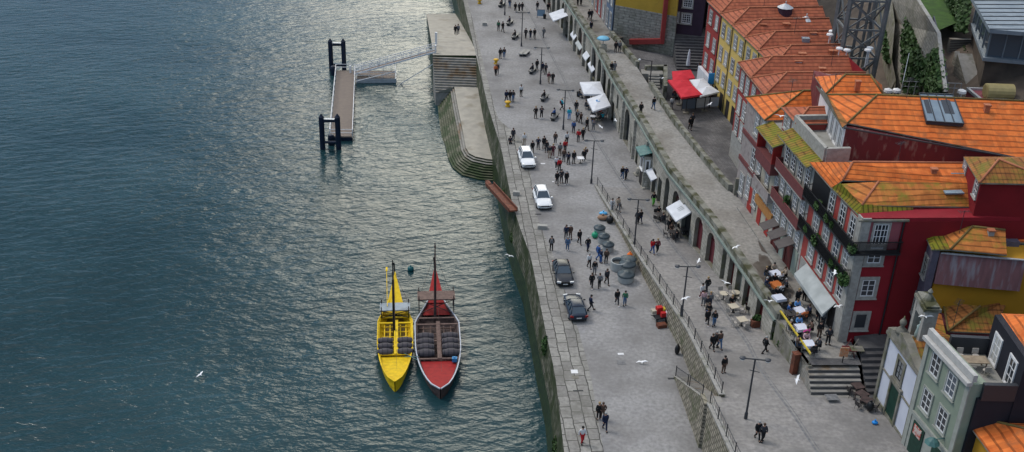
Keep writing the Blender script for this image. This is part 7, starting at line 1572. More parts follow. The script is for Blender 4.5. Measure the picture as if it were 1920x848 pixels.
for key, px, py, zz_, w_, m, rd, ch, kd, tb in (
    ('s1', 1236, 412, .9, 'left of the big pale awning, farthest', 'darkch', False, 3, 1, 'dark table'), ('s2', 1260, 445, 1.3, 'just below the big pale awning', 'darkch', True, 4, 1, 'dark round table'), ('s3', 1282, 440, 1.4, 'under the near corner of the big pale awning', 'darkch', True, 4, 1, 'dark round table'), ('s4', 1262, 420, 1.1, 'beneath the left edge of the big pale awning', 'darkch', False, 2, 1, 'dark table'),
    ('s5', 1356, 562, 2.6, 'farthest of the pale group by the arcade doors', 'cloth2', True, 4, 0, 'cream round table'), ('s6', 1378, 560, 2.7, 'nearest the oxblood arcade door', 'cloth2', True, 4, 0, 'cream round table'), ('s7', 1374, 586, 2.9, 'left one in the middle of the pale group', 'cloth2', False, 3, 0, 'cream square table'), ('s8', 1390, 611, 3.2, 'nearest of the pale group, by the drain line', 'cloth2', False, 4, 0, 'cream square table'), ('s9', 1410, 582, 3.1, 'in front of the dark doorway', 'darkch', True, 3, 1, 'dark table'),
    ('c1', 1110, 205, 0, 'under the nearer pale parasol of the quay cafe', 'darkch', False, 4, 1, 'dark table'), ('c2', 1098, 184, 0, 'under the farther pale parasol of the quay cafe', 'darkch', False, 4, 1, 'dark table'), ('c3', 1124, 222, 0, 'in the shade right of the quay cafe parasols', 'darkch', False, 4, 1, 'dark table'), ('c4', 1111, 227, 0, 'nearest and outside the parasols of the quay cafe', 'canvas', True, 2, 1, 'pale round table'),
    ('t1', 1453, 524, 5.6, 'farthest on the restaurant terrace', 'cloth', False, 4, 1, 'white clothed table'), ('t2', 1454, 545, 5.6, 'second on the terrace, with an orange edge', 'orcloth', False, 4, 1, 'orange clothed table'), ('t3', 1459, 570, 5.6, 'standing empty in the middle of the terrace', 'cloth', False, 4, 1, 'white clothed table'), ('t4', 1497, 594, 5.6, 'between the people in blue jackets', 'cloth', False, 4, 1, 'white clothed table'), ('t5', 1500, 626, 5.6, 'beside the person in bright pink', 'cloth', False, 4, 1, 'white clothed table'), ('t6', 1514, 657, 5.6, 'nearest the terrace steps', 'cloth', False, 4, 1, 'white clothed table'), ('t7', 1481, 600, 5.6, 'against the terrace parapet', 'darkch', False, 2, 1, 'dark table'),
    ('q1', 1275, 185, 4.2, 'under the red parasols', 'darkch', False, 4, 1, 'dark table'), ('q2', 1300, 183, 4.2, 'behind the blue grey screen', 'darkch', False, 4, 1, 'dark table'), ('q3', 1330, 185, 4.2, 'behind the pale screens', 'darkch', False, 4, 1, 'dark table'), ('s10', 1088, 306, 0, 'alone on the quay beside a dark dressed person', 'white', False, 0, 1, 'small white folding table')):
    if key[0] == 's': q_ = US(px, py); zz_ = q_.z+.01
    tabs[key] = (table(px, py, zz_, w_, SHORT.get(key, ''), m, rd, .85 if key[0] != 't' else .95, ch, kd, 'cafe tables', rz=random.uniform(0, .6), tab=tb), w_, zz_)
# white umbrellas folded/heater on the street terrace, planters
for i, (px, py, w_) in enumerate(((1422, 612, 'left one of the pair under the arcade end'), (1440, 612, 'right one of the pair under the arcade end'))):
    p = US(px, py); t = thing('planter', p, 'dark brown planter box full of shrubs, '+w_, 'planter', 'planters below the terrace'); mb = MB(); mb.box(p, (1.5, .6, .7), rot=.2, base=True); part('box', mb, K['rust'], t)
    b_ = bush('planter_shrub', (p.x, p.y, p.z+.85), .5, 170, K['leaf'], 'green shrub growing in the brown planter, '+w_, 'shrub', 'planter shrubs', squash=(1.3, .6, .7))
for px, py, w_ in ((1452, 636, 'farther one below the yellow handrail'), (1466, 655, 'nearer one below the yellow handrail')):
    p = US(px, py); bush('ground_shrub', (p.x, p.y, p.z+.6), .6, 200, K['leaf'], 'small dark green shrub, '+w_, 'shrub', 'shrubs along the terrace wall', squash=(.8, .8, 1))
p = US(1487, 700); mb = MB(); mb.box(p, (.5, .5, 2.0), rot=.3, base=True); mb.box(p+Vector((0, 0, 2)), (.6, .6, .08), rot=.3, base=True); solo('wooden_post_box', mb, K['rust'], 'rust brown upright cabinet at the foot of the terrace wall', 'cabinet')
p = U(1579, 680, 5.6); t = thing('menu_board', p, 'small menu board with an orange picture at the top of the terrace steps', 'sign'); mb = MB(); mb.box(p+Vector((0, 0, .6)), (.7, .06, .9), base=True); part('board', mb, mat('menu_picture', (.45, .3, .2), (.5, .16, .05), 4, rough=.6), t); mb = MB(); mb.bar(p, p+Vector((0, 0, .7)), .07); part('post', mb, K['iron'], t)
for i, (px, py, w_) in enumerate(((1590, 667, 'left one of the stacked terrace trestles by the crimson wall'), (1604, 667, 'right one of the stacked terrace trestles by the crimson wall'))):
    p = U(px, py, 5.6); mb = MB(); mb.box(p+Vector((0, 0, .7)), (1.1, .8, .06)); 
    for x in (-.45, .45):
        for y in (-.3, .3): mb.bar(p+Vector((x, y, 0)), p+Vector((x*.6, y, .7)), .05)
    mb.bar(p+Vector((-.4, 0, .7)), p+Vector((.1, .3, 1.5)), .05); solo('trestle_table', mb, K['redbrown'] if i == 0 else K['dstone'], w_, 'table', 'trestle tables by the crimson wall')
# pile of dark wooden chairs and barrels at the foot of the terrace steps
for i, (px, py, w_) in enumerate(((1598, 722, 'farthest of the dark wooden ones at the foot of the steps'), (1606, 737, 'second of the dark wooden ones at the foot of the steps'), (1614, 752, 'third of the dark wooden ones at the foot of the steps'), (1622, 764, 'nearest of the dark wooden ones at the foot of the steps'))):
    p = US(px, py); t = thing('wooden_table', p, 'cafe table '+w_, 'table', 'dark wooden tables at the foot of the steps', .3*i); mb = MB(); mb.box((0, 0, .74), (.85, .85, .07)); part('tabletop', mb, K['darkwood'], t, local=True)
    for x, y in ((-.35, -.35), (.35, -.35), (-.35, .35), (.35, .35)): mb = MB(); mb.bar((x, y, 0), (x, y, .74), .07); part('leg', mb, K['darkwood'], t, local=True)
    for a in (0.6, 2.6): chair(p.x+.75*math.cos(a+i), p.y+.75*math.sin(a+i), p.z, a+i-math.pi/2, 1, 'dark chair %s of the %s wooden table at the foot of the steps' % ('right' if a < 1 else 'left', w_.split()[0]), 'cafe chairs')
# house terrace furniture on the black house
p = U(1822, 690, 13.1); t = thing('garden_table', p, 'wooden garden table set on the sunken roof terrace of the black house', 'table'); 
mb = MB(); mb.box(p+Vector((0, 0, .72)), (1.9, .95, .06)); part('tabletop', mb, mat('bleached_wood', (.30, .24, .17), (.22, .17, .12), 3, rough=.8), t); mb = MB()
for x in (-.8, .8):
    for y in (-.35, .35): mb.bar(p+Vector((x, y, 0)), p+Vector((x, y, .72)), .07)
part('legs', mb, K['midwood'], t)
for i, (dx, dy, a) in enumerate(((-.6, .9, 0), (.5, .9, 0), (-.5, -.9, math.pi), (.6, -.9, math.pi))): chair(p.x+dx, p.y+dy, p.z, a, 0, 'pale chair at the roof terrace table of the black house, '+('back left', 'back right', 'front left', 'front right')[i], 'roof terrace chairs')
# ================================================================ GULLS
gull = MB(); gull.lathe((0, 0, 0), [(.01, -.3), (.07, -.15), (.09, 0), (.06, .15), (.02, .28)], axis='y', n=7)
for sx in (-1, 1): gull.face([(0, -.1, .04), (sx*.35, -.12, .16), (sx*.72, .08, .06), (sx*.35, .1, .14), (0, .1, .04)]); gull.face([(0, -.1, .02), (0, .1, .02), (sx*.35, .1, .12), (sx*.72, .08, .04), (sx*.35, -.12, .14)])
gl = [(1126, 238, 3, 'over the quay just below the cafe parasols'), (1154, 226, 4, 'before the arcade right of the cafe parasols'), (1241, 147, 9, 'left of the red parasols in the square'), (1331, 196, 8, 'in front of the pale screens in the square'), (1399, 212, 12, 'against the brick red house'), (1458, 460, 8, 'before the brown awnings'), (1380, 464, 7.2, 'over the parapet of the upper walkway'), (1310, 490, 4, 'over the street before the maroon doors'), (1565, 512, 13, 'by the lower plant balcony of the crimson house'), (1442, 565, 7, 'over the end of the arcade parapet'), (1360, 530, 5, 'over the street before the pale tables'), (1285, 560, 6, 'low over the street beside the sixth lamp'), (1495, 712, 6, 'gliding over the street left of the terrace steps'), (1204, 679, .2, 'on the empty lower quay'), (1463, 218, 19, 'over the attic with the two windows'), (1736, 594, 14, 'above the bell niche'), (375, 703, -5.6, 'on the river left of the boats'), (955, 480, -3, 'over the water near the wall'), (1572, 575, 9, 'at the pilaster of the crimson house')]
g0 = None
for i, (px, py, z, w_) in enumerate(gl):
    p = U(px, py, z)
    if g0 is None: g0 = solo('gull', gull, K['bird'], 'white gull '+w_, 'gull', 'white gulls', origin=(0, 0, 0)); o = g0
    else: o = dup(g0, label='white gull '+w_)
    o.location = p; o.rotation_euler = (random.uniform(-.2, .2), random.uniform(-.3, .3), random.uniform(0, 6.28)); s_ = .8; o.scale = (s_, s_, s_)
# ================================================================ PEOPLE
def skin(name, verts, edges, radii, root=0, sub=1):
    me = bpy.data.meshes.new(name); me.from_pydata(verts, edges, []); ob = bpy.data.objects.new(name, me); COL.objects.link(ob)
    ob.modifiers.new('s', 'SKIN'); sv = me.skin_vertices[0].data
    for i, r_ in enumerate(radii): sv[i].radius = (r_, r_) if isinstance(r_, (int, float)) else r_; sv[i].use_root = (i == root)
    sd_ = ob.modifiers.new('d', 'SUBSURF'); sd_.levels = sub
    dg = bpy.context.evaluated_depsgraph_get(); out_ = bpy.data.meshes.new_from_object(ob.evaluated_get(dg)); out_.name = name
    bpy.data.objects.remove(ob); 
    for p in out_.polygons: p.use_smooth = True
    return out_
def figure(J):
    """J: joints dict, +y is forward; returns meshes body, jacket, trousers, hair, shoes"""
    names = list(J); idx = {k: i for i, k in enumerate(names)}; V3 = [J[k] for k in names]
    ed = [('pelvis', 'belly'), ('belly', 'chest'), ('chest', 'neck'), ('neck', 'chin'), ('chin', 'head'), ('head', 'crown'), ('pelvis', 'hipL'), ('pelvis', 'hipR'), ('chest', 'shL'), ('chest', 'shR')]
    for s_ in 'LR': ed += [('hip'+s_, 'knee'+s_), ('knee'+s_, 'ank'+s_), ('ank'+s_, 'toe'+s_), ('sh'+s_, 'elb'+s_), ('elb'+s_, 'wri'+s_), ('wri'+s_, 'hand'+s_)]
    R_d = dict(pelvis=.13, belly=.12, chest=.14, neck=.055, chin=.075, head=.098, crown=.06, hip=.095, knee=.06, ank=.042, toe=.035, sh=.062, elb=.045, wri=.03, hand=.03)
    rd = [R_d[k[:-1] if k[-1] in 'LR' else k] for k in names]
    body = skin('body', V3, [(idx[a], idx[b_]) for a, b_ in ed], rd, idx['pelvis'])
    # nose and separate fingers as small welded chains
    bm = bmesh.new(); bm.from_mesh(body)
    def pris(a, b_, r_):
        a, b_ = Vector(a), Vector(b_); d = (b_-a).normalized(); u = d.orthogonal().normalized(); w_ = d.cross(u)
        A = [bm.verts.new(a+(u*math.cos(t)+w_*math.sin(t))*r_) for t in (0, 2.1, 4.2)]; tip = bm.verts.new(b_)
        for i in range(3): bm.faces.new((A[i], A[(i+1) % 3], tip))
    h = Vector(J['head']); pris(h+Vector((0, .085, .0)), h+Vector((0, .13, -.02)), .018)
    for s_ in 'LR':
        w_, e_ = Vector(J['hand'+s_]), Vector(J['wri'+s_]); d = (w_-e_).normalized(); sd2 = Vector((1, 0, 0)) if abs(d.x) < .8 else Vector((0, 1, 0))
        for k, ln in zip((-1.5, -.5, .5, 1.5), (.07, .085, .08, .06)): pris(w_+sd2*.014*k, w_+sd2*.016*k+d*ln+Vector((0, .015, 0)), .01)
        pris(e_.lerp(w_, .5), e_.lerp(w_, .9)+Vector((0, .05, 0)), .012)
    bm.to_mesh(body); bm.free()
    def sub_(nm, keys, edges, rads, root):
        k_ = {k: i for i, k in enumerate(keys)}; return skin(nm, [J[k] if isinstance(k, str) and k in J else k for k in keys], [(k_[a], k_[b_]) for a, b_ in edges], rads, k_[root])
    jacket = sub_('jacket', ['pelvis', 'belly', 'chest', 'shL', 'shR', 'elbL', 'elbR', 'wriL', 'wriR'], [('pelvis', 'belly'), ('belly', 'chest'), ('chest', 'shL'), ('chest', 'shR'), ('shL', 'elbL'), ('shR', 'elbR'), ('elbL', 'wriL'), ('elbR', 'wriR')], [(.19, .155), (.175, .15), (.185, .155), .095, .095, .068, .068, .05, .05], 'pelvis')
    trousers = sub_('trousers', ['pelvis', 'hipL', 'hipR', 'kneeL', 'kneeR', 'ankL', 'ankR'], [('pelvis', 'hipL'), ('pelvis', 'hipR'), ('hipL', 'kneeL'), ('hipR', 'kneeR'), ('kneeL', 'ankL'), ('kneeR', 'ankR')], [.15, .115, .115, .082, .082, .062, .062], 'pelvis')
    hb = MB(); hd = Vector(J['head']); cr_ = Vector(J['crown']); hb.ball(hd+(cr_-hd)*.45+Vector((0, -.02, 0)), .118, 1, 1.05, .95, n=10, m=6)
    hair = mesh_of('hair', hb, K['black'], smooth=True)
    pb_ = MB(); cc = (Vector(J['chest'])+Vector(J['belly']))/2+Vector((0, -.24, .03)); pb_.loft([[cc+Vector((x*k, y*k, z)) for x, y in ((-.15, .07), (.15, .07), (.13, -.08), (-.13, -.08))] for k, z in ((.75, -.23), (1, -.18), (1, .12), (.7, .2))]); pack = mesh_of('backpack', pb_, K['black'])
    shoes = []
    for s_ in 'LR':
        a, t_ = Vector(J['ank'+s_]), Vector(J['toe'+s_]); sb = MB(); sb.bar(a+Vector((0, -.05, -.045)), t_+Vector((0, .04, -.0)), .095, .085); shoes.append(mesh_of('shoe', sb, K['black']))
    return dict(body=body, jacket=jacket, trousers=trousers, hair=hair, shoe0=shoes[0], shoe1=shoes[1], pack=pack)
base = dict(pelvis=(0, 0, .93), belly=(0, .0, 1.08), chest=(0, .0, 1.32), neck=(0, .01, 1.47), chin=(0, .03, 1.54), head=(0, .03, 1.62), crown=(0, .02, 1.71), hipL=(-.09, 0, .90), hipR=(.09, 0, .90), shL=(-.18, 0, 1.40), shR=(.18, 0, 1.40))
def mk(**k): d = dict(base); d.update(k); return d
stand = mk(kneeL=(-.11, .01, .49), kneeR=(.11, .01, .49), ankL=(-.12, -.02, .08), ankR=(.12, -.02, .08), toeL=(-.14, .13, .04), toeR=(.14, .13, .04), elbL=(-.25, -.03, 1.12), elbR=(.25, -.03, 1.12), wriL=(-.25, .06, .88), wriR=(.25, .06, .88), handL=(-.25, .09, .81), handR=(.25, .09, .81))
pocket = mk(kneeL=(-.12, .03, .49), kneeR=(.10, .0, .49), ankL=(-.15, .02, .08), ankR=(.11, -.05, .08), toeL=(-.19, .16, .04), toeR=(.13, .1, .04), elbL=(-.31, -.09, 1.14), elbR=(.31, -.09, 1.14), wriL=(-.2, .1, .99), wriR=(.2, .1, .99), handL=(-.14, .13, .98), handR=(.14, .13, .98))
walk1 = mk(kneeL=(-.09, .17, .50), kneeR=(.09, .0, .48), ankL=(-.10, .30, .10), ankR=(.09, -.30, .15), toeL=(-.11, .45, .07), toeR=(.09, -.19, .05), elbL=(-.25, -.13, 1.14), elbR=(.25, .06, 1.13), wriL=(-.24, -.12, .90), wriR=(.22, .24, .95), handL=(-.23, -.1, .83), handR=(.21, .3, .91))
walk2 = mk(kneeL=(-.09, .03, .47), kneeR=(.09, .22, .53), ankL=(-.09, -.18, .10), ankR=(.09, .10, .14), toeL=(-.09, -.05, .04), toeR=(.10, .25, .12), elbL=(-.26, .04, 1.13), elbR=(.26, -.10, 1.13), wriL=(-.2, .22, 1.0), wriR=(.27, -.04, .89), handL=(-.17, .29, 1.0), handR=(.27, 0, .82))
phone = mk(kneeL=(-.12, .0, .49), kneeR=(.12, .0, .49), ankL=(-.15, -.02, .08), ankR=(.15, -.02, .08), toeL=(-.18, .12, .04), toeR=(.18, .12, .04), elbL=(-.29, .12, 1.22), elbR=(.29, .12, 1.22), wriL=(-.12, .33, 1.38), wriR=(.12, .33, 1.38), handL=(-.06, .36, 1.43), handR=(.06, .36, 1.43))
sit = dict(pelvis=(0, 0, .52), belly=(0, .02, .68), chest=(0, .05, .92), neck=(0, .08, 1.07), chin=(0, .11, 1.13), head=(0, .12, 1.21), crown=(0, .12, 1.30), hipL=(-.1, .03, .52), hipR=(.1, .03, .52), shL=(-.18, .05, 1.0), shR=(.18, .05, 1.0), kneeL=(-.12, .43, .50), kneeR=(.12, .45, .50), ankL=(-.12, .42, .09), ankR=(.13, .5, .09), toeL=(-.13, .57, .04), toeR=(.14, .65, .04), elbL=(-.27, .12, .75), elbR=(.27, .12, .75), wriL=(-.17, .36, .70), wriR=(.17, .36, .70), handL=(-.12, .42, .71), handR=(.12, .42, .71))
POSES = {'stand': figure(stand), 'pocket': figure(pocket), 'walk1': figure(walk1), 'walk2': figure(walk2), 'phone': figure(phone), 'sit': figure(sit)}
for ps in POSES.values():
    for me in ps.values():
        if not me.materials: me.materials.append(K['black'])
CL = dict(K=('black', (.010, .011, .013)), N=('navy', (.012, .02, .05)), B=('blue', (.03, .09, .26)), R=('red', (.42, .015, .02)), W=('white', (.6, .6, .6)), G=('grey', (.14, .145, .155)), T=('brown', (.09, .055, .04)), Q=('turquoise', (.02, .36, .46)), O=('orange', (.55, .15, .05)), P=('pink', (.65, .06, .30)), L=('pale pink', (.55, .36, .38)), E=('green', (.03, .13, .07)), J=('denim blue', (.06, .12, .22)), C=('beige', (.36, .29, .22)), D=('dark', (.03, .032, .04)), M=('maroon', (.13, .03, .04)), Z=('lime green', (.12, .42, .06)), S=('light blue', (.12, .3, .6)))
CM = {k: mat('cloth_'+v[0].replace(' ', '_'), v[1], rough=.85) for k, v in CL.items()}
SK = mat('skin', (.42, .24, .17), rough=.6); HM = [mat('dark_hair', (.015, .012, .01), rough=.6), mat('brown_hair', (.06, .035, .02), rough=.6), mat('grey_hair', (.3, .3, .29), rough=.7), mat('blond_hair', (.3, .2, .09), rough=.6)]
def link_obj(name, me, m, parent):
    o = bpy.data.objects.new(name, me); COL.objects.link(o); o.parent = parent
    o.material_slots[0].link = 'OBJECT'; o.material_slots[0].material = m; return o
prnd = random.Random(11); nper = 0
VERB = dict(stand='standing', pocket='standing with hands in pockets', walk1='walking', walk2='walking', phone='standing with raised hands', sit='sitting')
def person(p, rz, pose, top, bot, where, group=None, scale=1.0, hair=None):
    global nper; nper += 1
    ps = POSES[pose]; o = bpy.data.objects.new('person', ps['body']); COL.objects.link(o)
    o.material_slots[0].link = 'OBJECT'; o.material_slots[0].material = SK
    o.location = p; o.rotation_euler.z = rz; s_ = scale*prnd.uniform(.97, 1.05); o.scale = (s_, s_, s_)
    tag(o, '%s person in %s top %s' % ({'walk1': 'walking', 'walk2': 'walking', 'sit': 'seated'}.get(pose, 'standing'), CL[top][0], where), 'person', group)
    link_obj('jacket', ps['jacket'], CM[top], o); link_obj('trousers', ps['trousers'], CM[bot], o)
    link_obj('hair', ps['hair'], HM[hair if hair is not None else prnd.choice((0, 0, 1, 1, 2, 3))], o); sm_ = CM['K'] if prnd.random() < .7 else CM['W']; link_obj('shoe', ps['shoe0'], sm_, o); link_obj('shoe', ps['shoe1'], sm_, o)
    if pose != 'sit' and prnd.random() < .22: link_obj('backpack', ps['pack'], CM[prnd.choice('KDMGBT')], o)
    return o
D0, D1, RR, LL = math.pi+.12, .12, -1.4, 1.5     # towards camera, away, right, left
# quay level
for px, py, rz, ps, t_, b_, w_ in (
 (854, 66, D1, 'walk1', 'K', 'K', 'on the boat ramp, left of a pair'), (859, 65, D1, 'walk2', 'G', 'D', 'on the boat ramp, right of a pair'),
 (955.5, 15, D0, 'stand', 'N', 'J', 'at the top edge right of the first bench'), (966, 23, D0, 'walk1', 'K', 'K', 'left of three at the top edge by a lamp'), (973.4, 23, D0, 'walk2', 'D', 'K', 'middle of three at the top edge by a lamp'), (979, 22, D0, 'walk1', 'K', 'D', 'right of three at the top edge by a lamp'),
 (1007.4, 20, D1, 'stand', 'K', 'D', 'left of the blue notice board'), (1027, 23, D0, 'walk1', 'K', 'K', 'right of the blue notice board, left of a close pair'), (1032, 22, D0, 'walk2', 'M', 'K', 'right of the blue notice board, right of a close pair'), (1038, 24, D1, 'stand', 'D', 'K', 'under the farthest white awning'), (1041, 41, D1, 'walk1', 'K', 'D', 'below the farthest white awning'), (1045, 34, D1, 'stand', 'W', 'W', 'beside the farthest arcade shops'),
 (934.5, 58, D0, 'stand', 'E', 'D', 'left one of two below the second bench'), (942.5, 60, D0, 'walk1', 'K', 'K', 'right one of two below the second bench'),
 (985.6, 72, D0, 'walk1', 'K', 'K', 'left of three walking right of the second lamp'), (994.4, 73, D0, 'walk2', 'K', 'N', 'middle of three walking right of the second lamp'), (1002, 72.5, D0, 'walk1', 'K', 'K', 'right of three walking right of the second lamp'), (1019, 71, D1, 'walk2', 'G', 'G', 'alone near the drain line by the second lamp'),
 (938, 110, D0, 'stand', 'K', 'D', 'left of two above the yellow bollard'), (945, 109.5, D0, 'stand', 'D', 'J', 'right of two above the yellow bollard'), (929, 141, D0, 'walk1', 'O', 'K', 'below the yellow bollard'), (932.5, 139, D0, 'stand', 'D', 'K', 'beside the one in orange'),
 (1006.6, 131, D0, 'stand', 'K', 'K', 'left of the third lamp, alone'), (1016.5, 137, D0, 'walk1', 'N', 'D', 'just right of the third lamp pole'), (1022.7, 140, D0, 'walk2', 'D', 'K', 'second to the right of the third lamp pole'), (1028.7, 155, D0, 'walk1', 'M', 'C', 'left of two below the third lamp'), (1036, 157, D0, 'walk2', 'K', 'K', 'right of two below the third lamp'),
 (976.8, 181, D0, 'stand', 'W', 'K', 'with dark trousers, alone above the second bollard'), (949, 191, D0, 'walk1', 'N', 'K', 'left of three behind the second bollard'), (956, 190, D0, 'stand', 'K', 'D', 'middle of three behind the second bollard'), (962, 191, D0, 'walk2', 'D', 'J', 'right of three behind the second bollard'),
 (1004, 222, D0, 'pocket', 'K', 'K', 'left of two beside the bench with the person in blue'), (1015, 222, D0, 'phone', 'D', 'K', 'right of two beside the bench with the person in blue'),
 (1053, 206, RR, 'walk1', 'Q', 'K', 'left of the fourth lamp head'), (1066.8, 225, D1, 'stand', 'Q', 'S', 'right of the lamp beside the quay cafe'), (1080, 211, D0, 'stand', 'K', 'D', 'left of the cafe tables, upper of two'), (1082, 228, D1, 'stand', 'D', 'K', 'in a pair beside the quay cafe, left one'), (1088.5, 232, D1, 'walk1', 'T', 'K', 'in a pair beside the quay cafe, right one'),
 (1075, 249, D0, 'stand', 'B', 'N', 'above the one in bright red'), (1100, 244, D0, 'walk1', 'K', 'K', 'alone right of the blue jacket'), (1112, 246, D0, 'phone', 'G', 'G', 'near the low gull below the cafe'), (1084, 266, D0, 'walk2', 'R', 'D', 'hooded, walking beside a dark dressed one'), (1092.5, 263, D0, 'walk1', 'K', 'K', 'beside the hooded red one'),
 (982.7, 272, D0, 'stand', 'W', 'C', 'all in pale clothes, above the farthest white car'), (998, 287, D1, 'stand', 'K', 'K', 'right behind the farthest white car'), (1008.6, 280, D0, 'pocket', 'N', 'D', 'left of the pair above the big group'), (1019.5, 279, D0, 'stand', 'K', 'K', 'right of the pair above the big group'), (1040.8, 270, D0, 'stand', 'T', 'D', 'above the big group, alone'), (1062.4, 271, D0, 'stand', 'W', 'K', 'above the crouching red one'),
 (1024.5, 286, D0, 'stand', 'K', 'D', 'at the left end of the big group'), (1030.4, 296, D0, 'stand', 'D', 'C', 'front left of the big group'), (1036.5, 294, D1, 'pocket', 'M', 'M', 'in the middle of the big group'), (1049.4, 292, D0, 'stand', 'G', 'T', 'right of the middle of the big group'), (1057, 303, D0, 'stand', 'T', 'D', 'below the crouching red one'), (1065, 308, D0, 'pocket', 'N', 'K', 'left of the pair at the right of the big group'), (1075.5, 307, D0, 'stand', 'K', 'D', 'right of the pair at the right of the big group'), (1059, 286, D0, 'stand', 'R', 'D', 'in the heart of the big group'),
 (1094, 303, D1, 'stand', 'K', 'K', 'behind the small white table'), (1097, 299, LL, 'stand', 'D', 'K', 'right of the small white table'), (1048.5, 321, D0, 'walk1', 'R', 'K', 'below the big group beside a pale dressed one'), (1043, 317, D0, 'walk2', 'W', 'D', 'beside the one in red below the big group'),
 (1044, 346, D0, 'walk1', 'K', 'K', 'left of three on the quay above the lower cars'), (1052, 343, D0, 'pocket', 'D', 'D', 'middle of three on the quay above the lower cars'), (1061.6, 346, D0, 'stand', 'K', 'K', 'right of three, carrying a bag, above the lower cars'),
 (1033.6, 470, D1, 'stand', 'K', 'K', 'alone above the dark grey hatchback'), (1061, 448, D0, 'stand', 'N', 'D', 'upper left in the group right of the stone block'), (1069, 447, D0, 'walk1', 'T', 'T', 'upper right in the group right of the stone block'), (1063.7, 470, D0, 'stand', 'J', 'J', 'lower one in the group right of the stone block'), (1085.8, 457, D0, 'walk1', 'K', 'K', 'between the group and the waste containers'), (1101.7, 471, D0, 'walk2', 'K', 'N', 'left of the round waste containers, with pale shirt'),
 (1104, 502, D0, 'walk1', 'W', 'K', 'among the group by the containers'), (1121, 486, RR, 'walk1', 'B', 'B', 'left of the blue pair by the containers'), (1126, 493, RR, 'stand', 'N', 'B', 'right of the blue pair by the containers'), (1136, 493, D0, 'stand', 'T', 'K', 'with a white bag in front of the containers'), (1114.3, 515, D0, 'stand', 'K', 'G', 'above the trio right of the grey hatchback'), (1108.8, 540, D0, 'walk1', 'K', 'K', 'left of the trio beside the grey hatchback'), (1123.5, 540, D1, 'walk2', 'G', 'K', 'middle of the trio beside the grey hatchback'), (1137, 533, D0, 'walk1', 'D', 'K', 'right of the trio beside the grey hatchback'),
 (1156, 572, D0, 'walk1', 'K', 'D', 'left of two below the nearest waste container'), (1171, 573, D0, 'walk2', 'E', 'J', 'right of two below the nearest waste container'), (1107, 582, RR, 'walk1', 'N', 'D', 'right of the dark blue hatchback'),
 (1122, 786, D0, 'stand', 'K', 'K', 'left of the small group on the near quay'), (1129, 786, D0, 'pocket', 'T', 'T', 'right of the small group on the near quay'), (1133.5, 806, D0, 'walk1', 'N', 'N', 'nearest of the small group on the near quay'), (1091, 832, D0, 'walk2', 'W', 'R', 'with red trousers, at the edge stones at the bottom'),
 (962, 264, D0, 'stand', 'D', 'D', 'at the edge above the farthest car, standing one of two')):
    person(U(px, py), rz+prnd.uniform(-.3, .3), ps, t_, b_, w_)
person(U(956.5, 268)-Vector((0, 0, .3)), D0, 'sit', 'D', 'K', 'low at the quay edge above the farthest white car')
for k, dx, dy, t_, w_ in (('a', 0, .5, 'K', 'on the topmost bench, far one'), ('a', .0, -.4, 'D', 'on the topmost bench, near one'), ('b', 0, .2, 'N', 'alone on the second dark bench'), ('c', 0, .3, 'K', 'alone on the third dark bench'), ('f', 0, .3, 'D', 'on the bench left of the third lamp'), ('g', 0, .3, 'K', 'on the bench in the middle of the upper quay'), ('h', 0, .6, 'B', 'on the bench left of the fourth lamp')):
    person(bq[k]+Vector((dx, dy, 0)), 1.3, 'sit', t_, 'K', w_)
# street level (rising)
for px, py, rz, ps, t_, b_, w_ in (
 (1166, 336, D0, 'walk1', 'K', 'J', 'left of the couple by the stone bollards'), (1173, 336, D0, 'walk2', 'N', 'D', 'right of the couple by the stone bollards'), (1147, 397, D0, 'stand', 'W', 'W', 'left one of the pale pair by the railing'), (1158.4, 396, D0, 'walk1', 'C', 'G', 'right one of the pale pair by the railing'), (1224.6, 386, D0, 'walk2', 'K', 'Z', 'with lime green trousers before the arcade'),
 (1194, 420, D1, 'stand', 'D', 'K', 'left of the couple beside the lamp pole'), (1200.5, 419, D1, 'walk1', 'K', 'N', 'right of the couple beside the lamp pole'), (1222.3, 476, D0, 'walk1', 'R', 'B', 'with blue trousers walking on the street'), (1231.5, 475, D0, 'walk2', 'M', 'K', 'beside the one with blue trousers'), (1254, 436, D0, 'stand', 'K', 'K', 'at the left edge of the big pale awning'),
 (1315, 561, D0, 'walk1', 'W', 'M', 'upper left of the cluster by the pale tables'), (1325, 549, D1, 'walk2', 'K', 'D', 'top of the cluster by the pale tables'), (1318, 573, D0, 'stand', 'L', 'G', 'left side of the cluster by the pale tables'), (1325, 583, D0, 'walk1', 'D', 'C', 'in the middle of the cluster by the pale tables'), (1330, 576, D0, 'stand', 'G', 'N', 'right side of the cluster, in a red cap'), (1327, 598, D0, 'walk2', 'K', 'K', 'lower part of the cluster by the pale tables'), (1325, 609, D0, 'walk1', 'K', 'K', 'bottom left of the cluster by the pale tables'), (1338, 612, D0, 'walk2', 'K', 'J', 'in jeans at the bottom right of the cluster'),
 (1334, 656, D0, 'walk1', 'K', 'K', 'left of three above the brown trousered one'), (1341, 652, RR, 'walk2', 'K', 'K', 'middle of three above the brown trousered one'), (1348, 653, D0, 'walk1', 'T', 'J', 'right of three above the brown trousered one'), (1356, 699, D0, 'stand', 'K', 'T', 'in brown trousers alone beside the railing'), (1433, 662, RR, 'walk1', 'K', 'K', 'striding alone below the planters'), (1419, 824, D0, 'walk1', 'K', 'K', 'left of the pair nearest the camera on the street'), (1428.6, 828, D0, 'walk2', 'D', 'K', 'right of the pair nearest the camera on the street')):
    person(US(px, py), rz+prnd.uniform(-.3, .3), ps, t_, b_, w_)
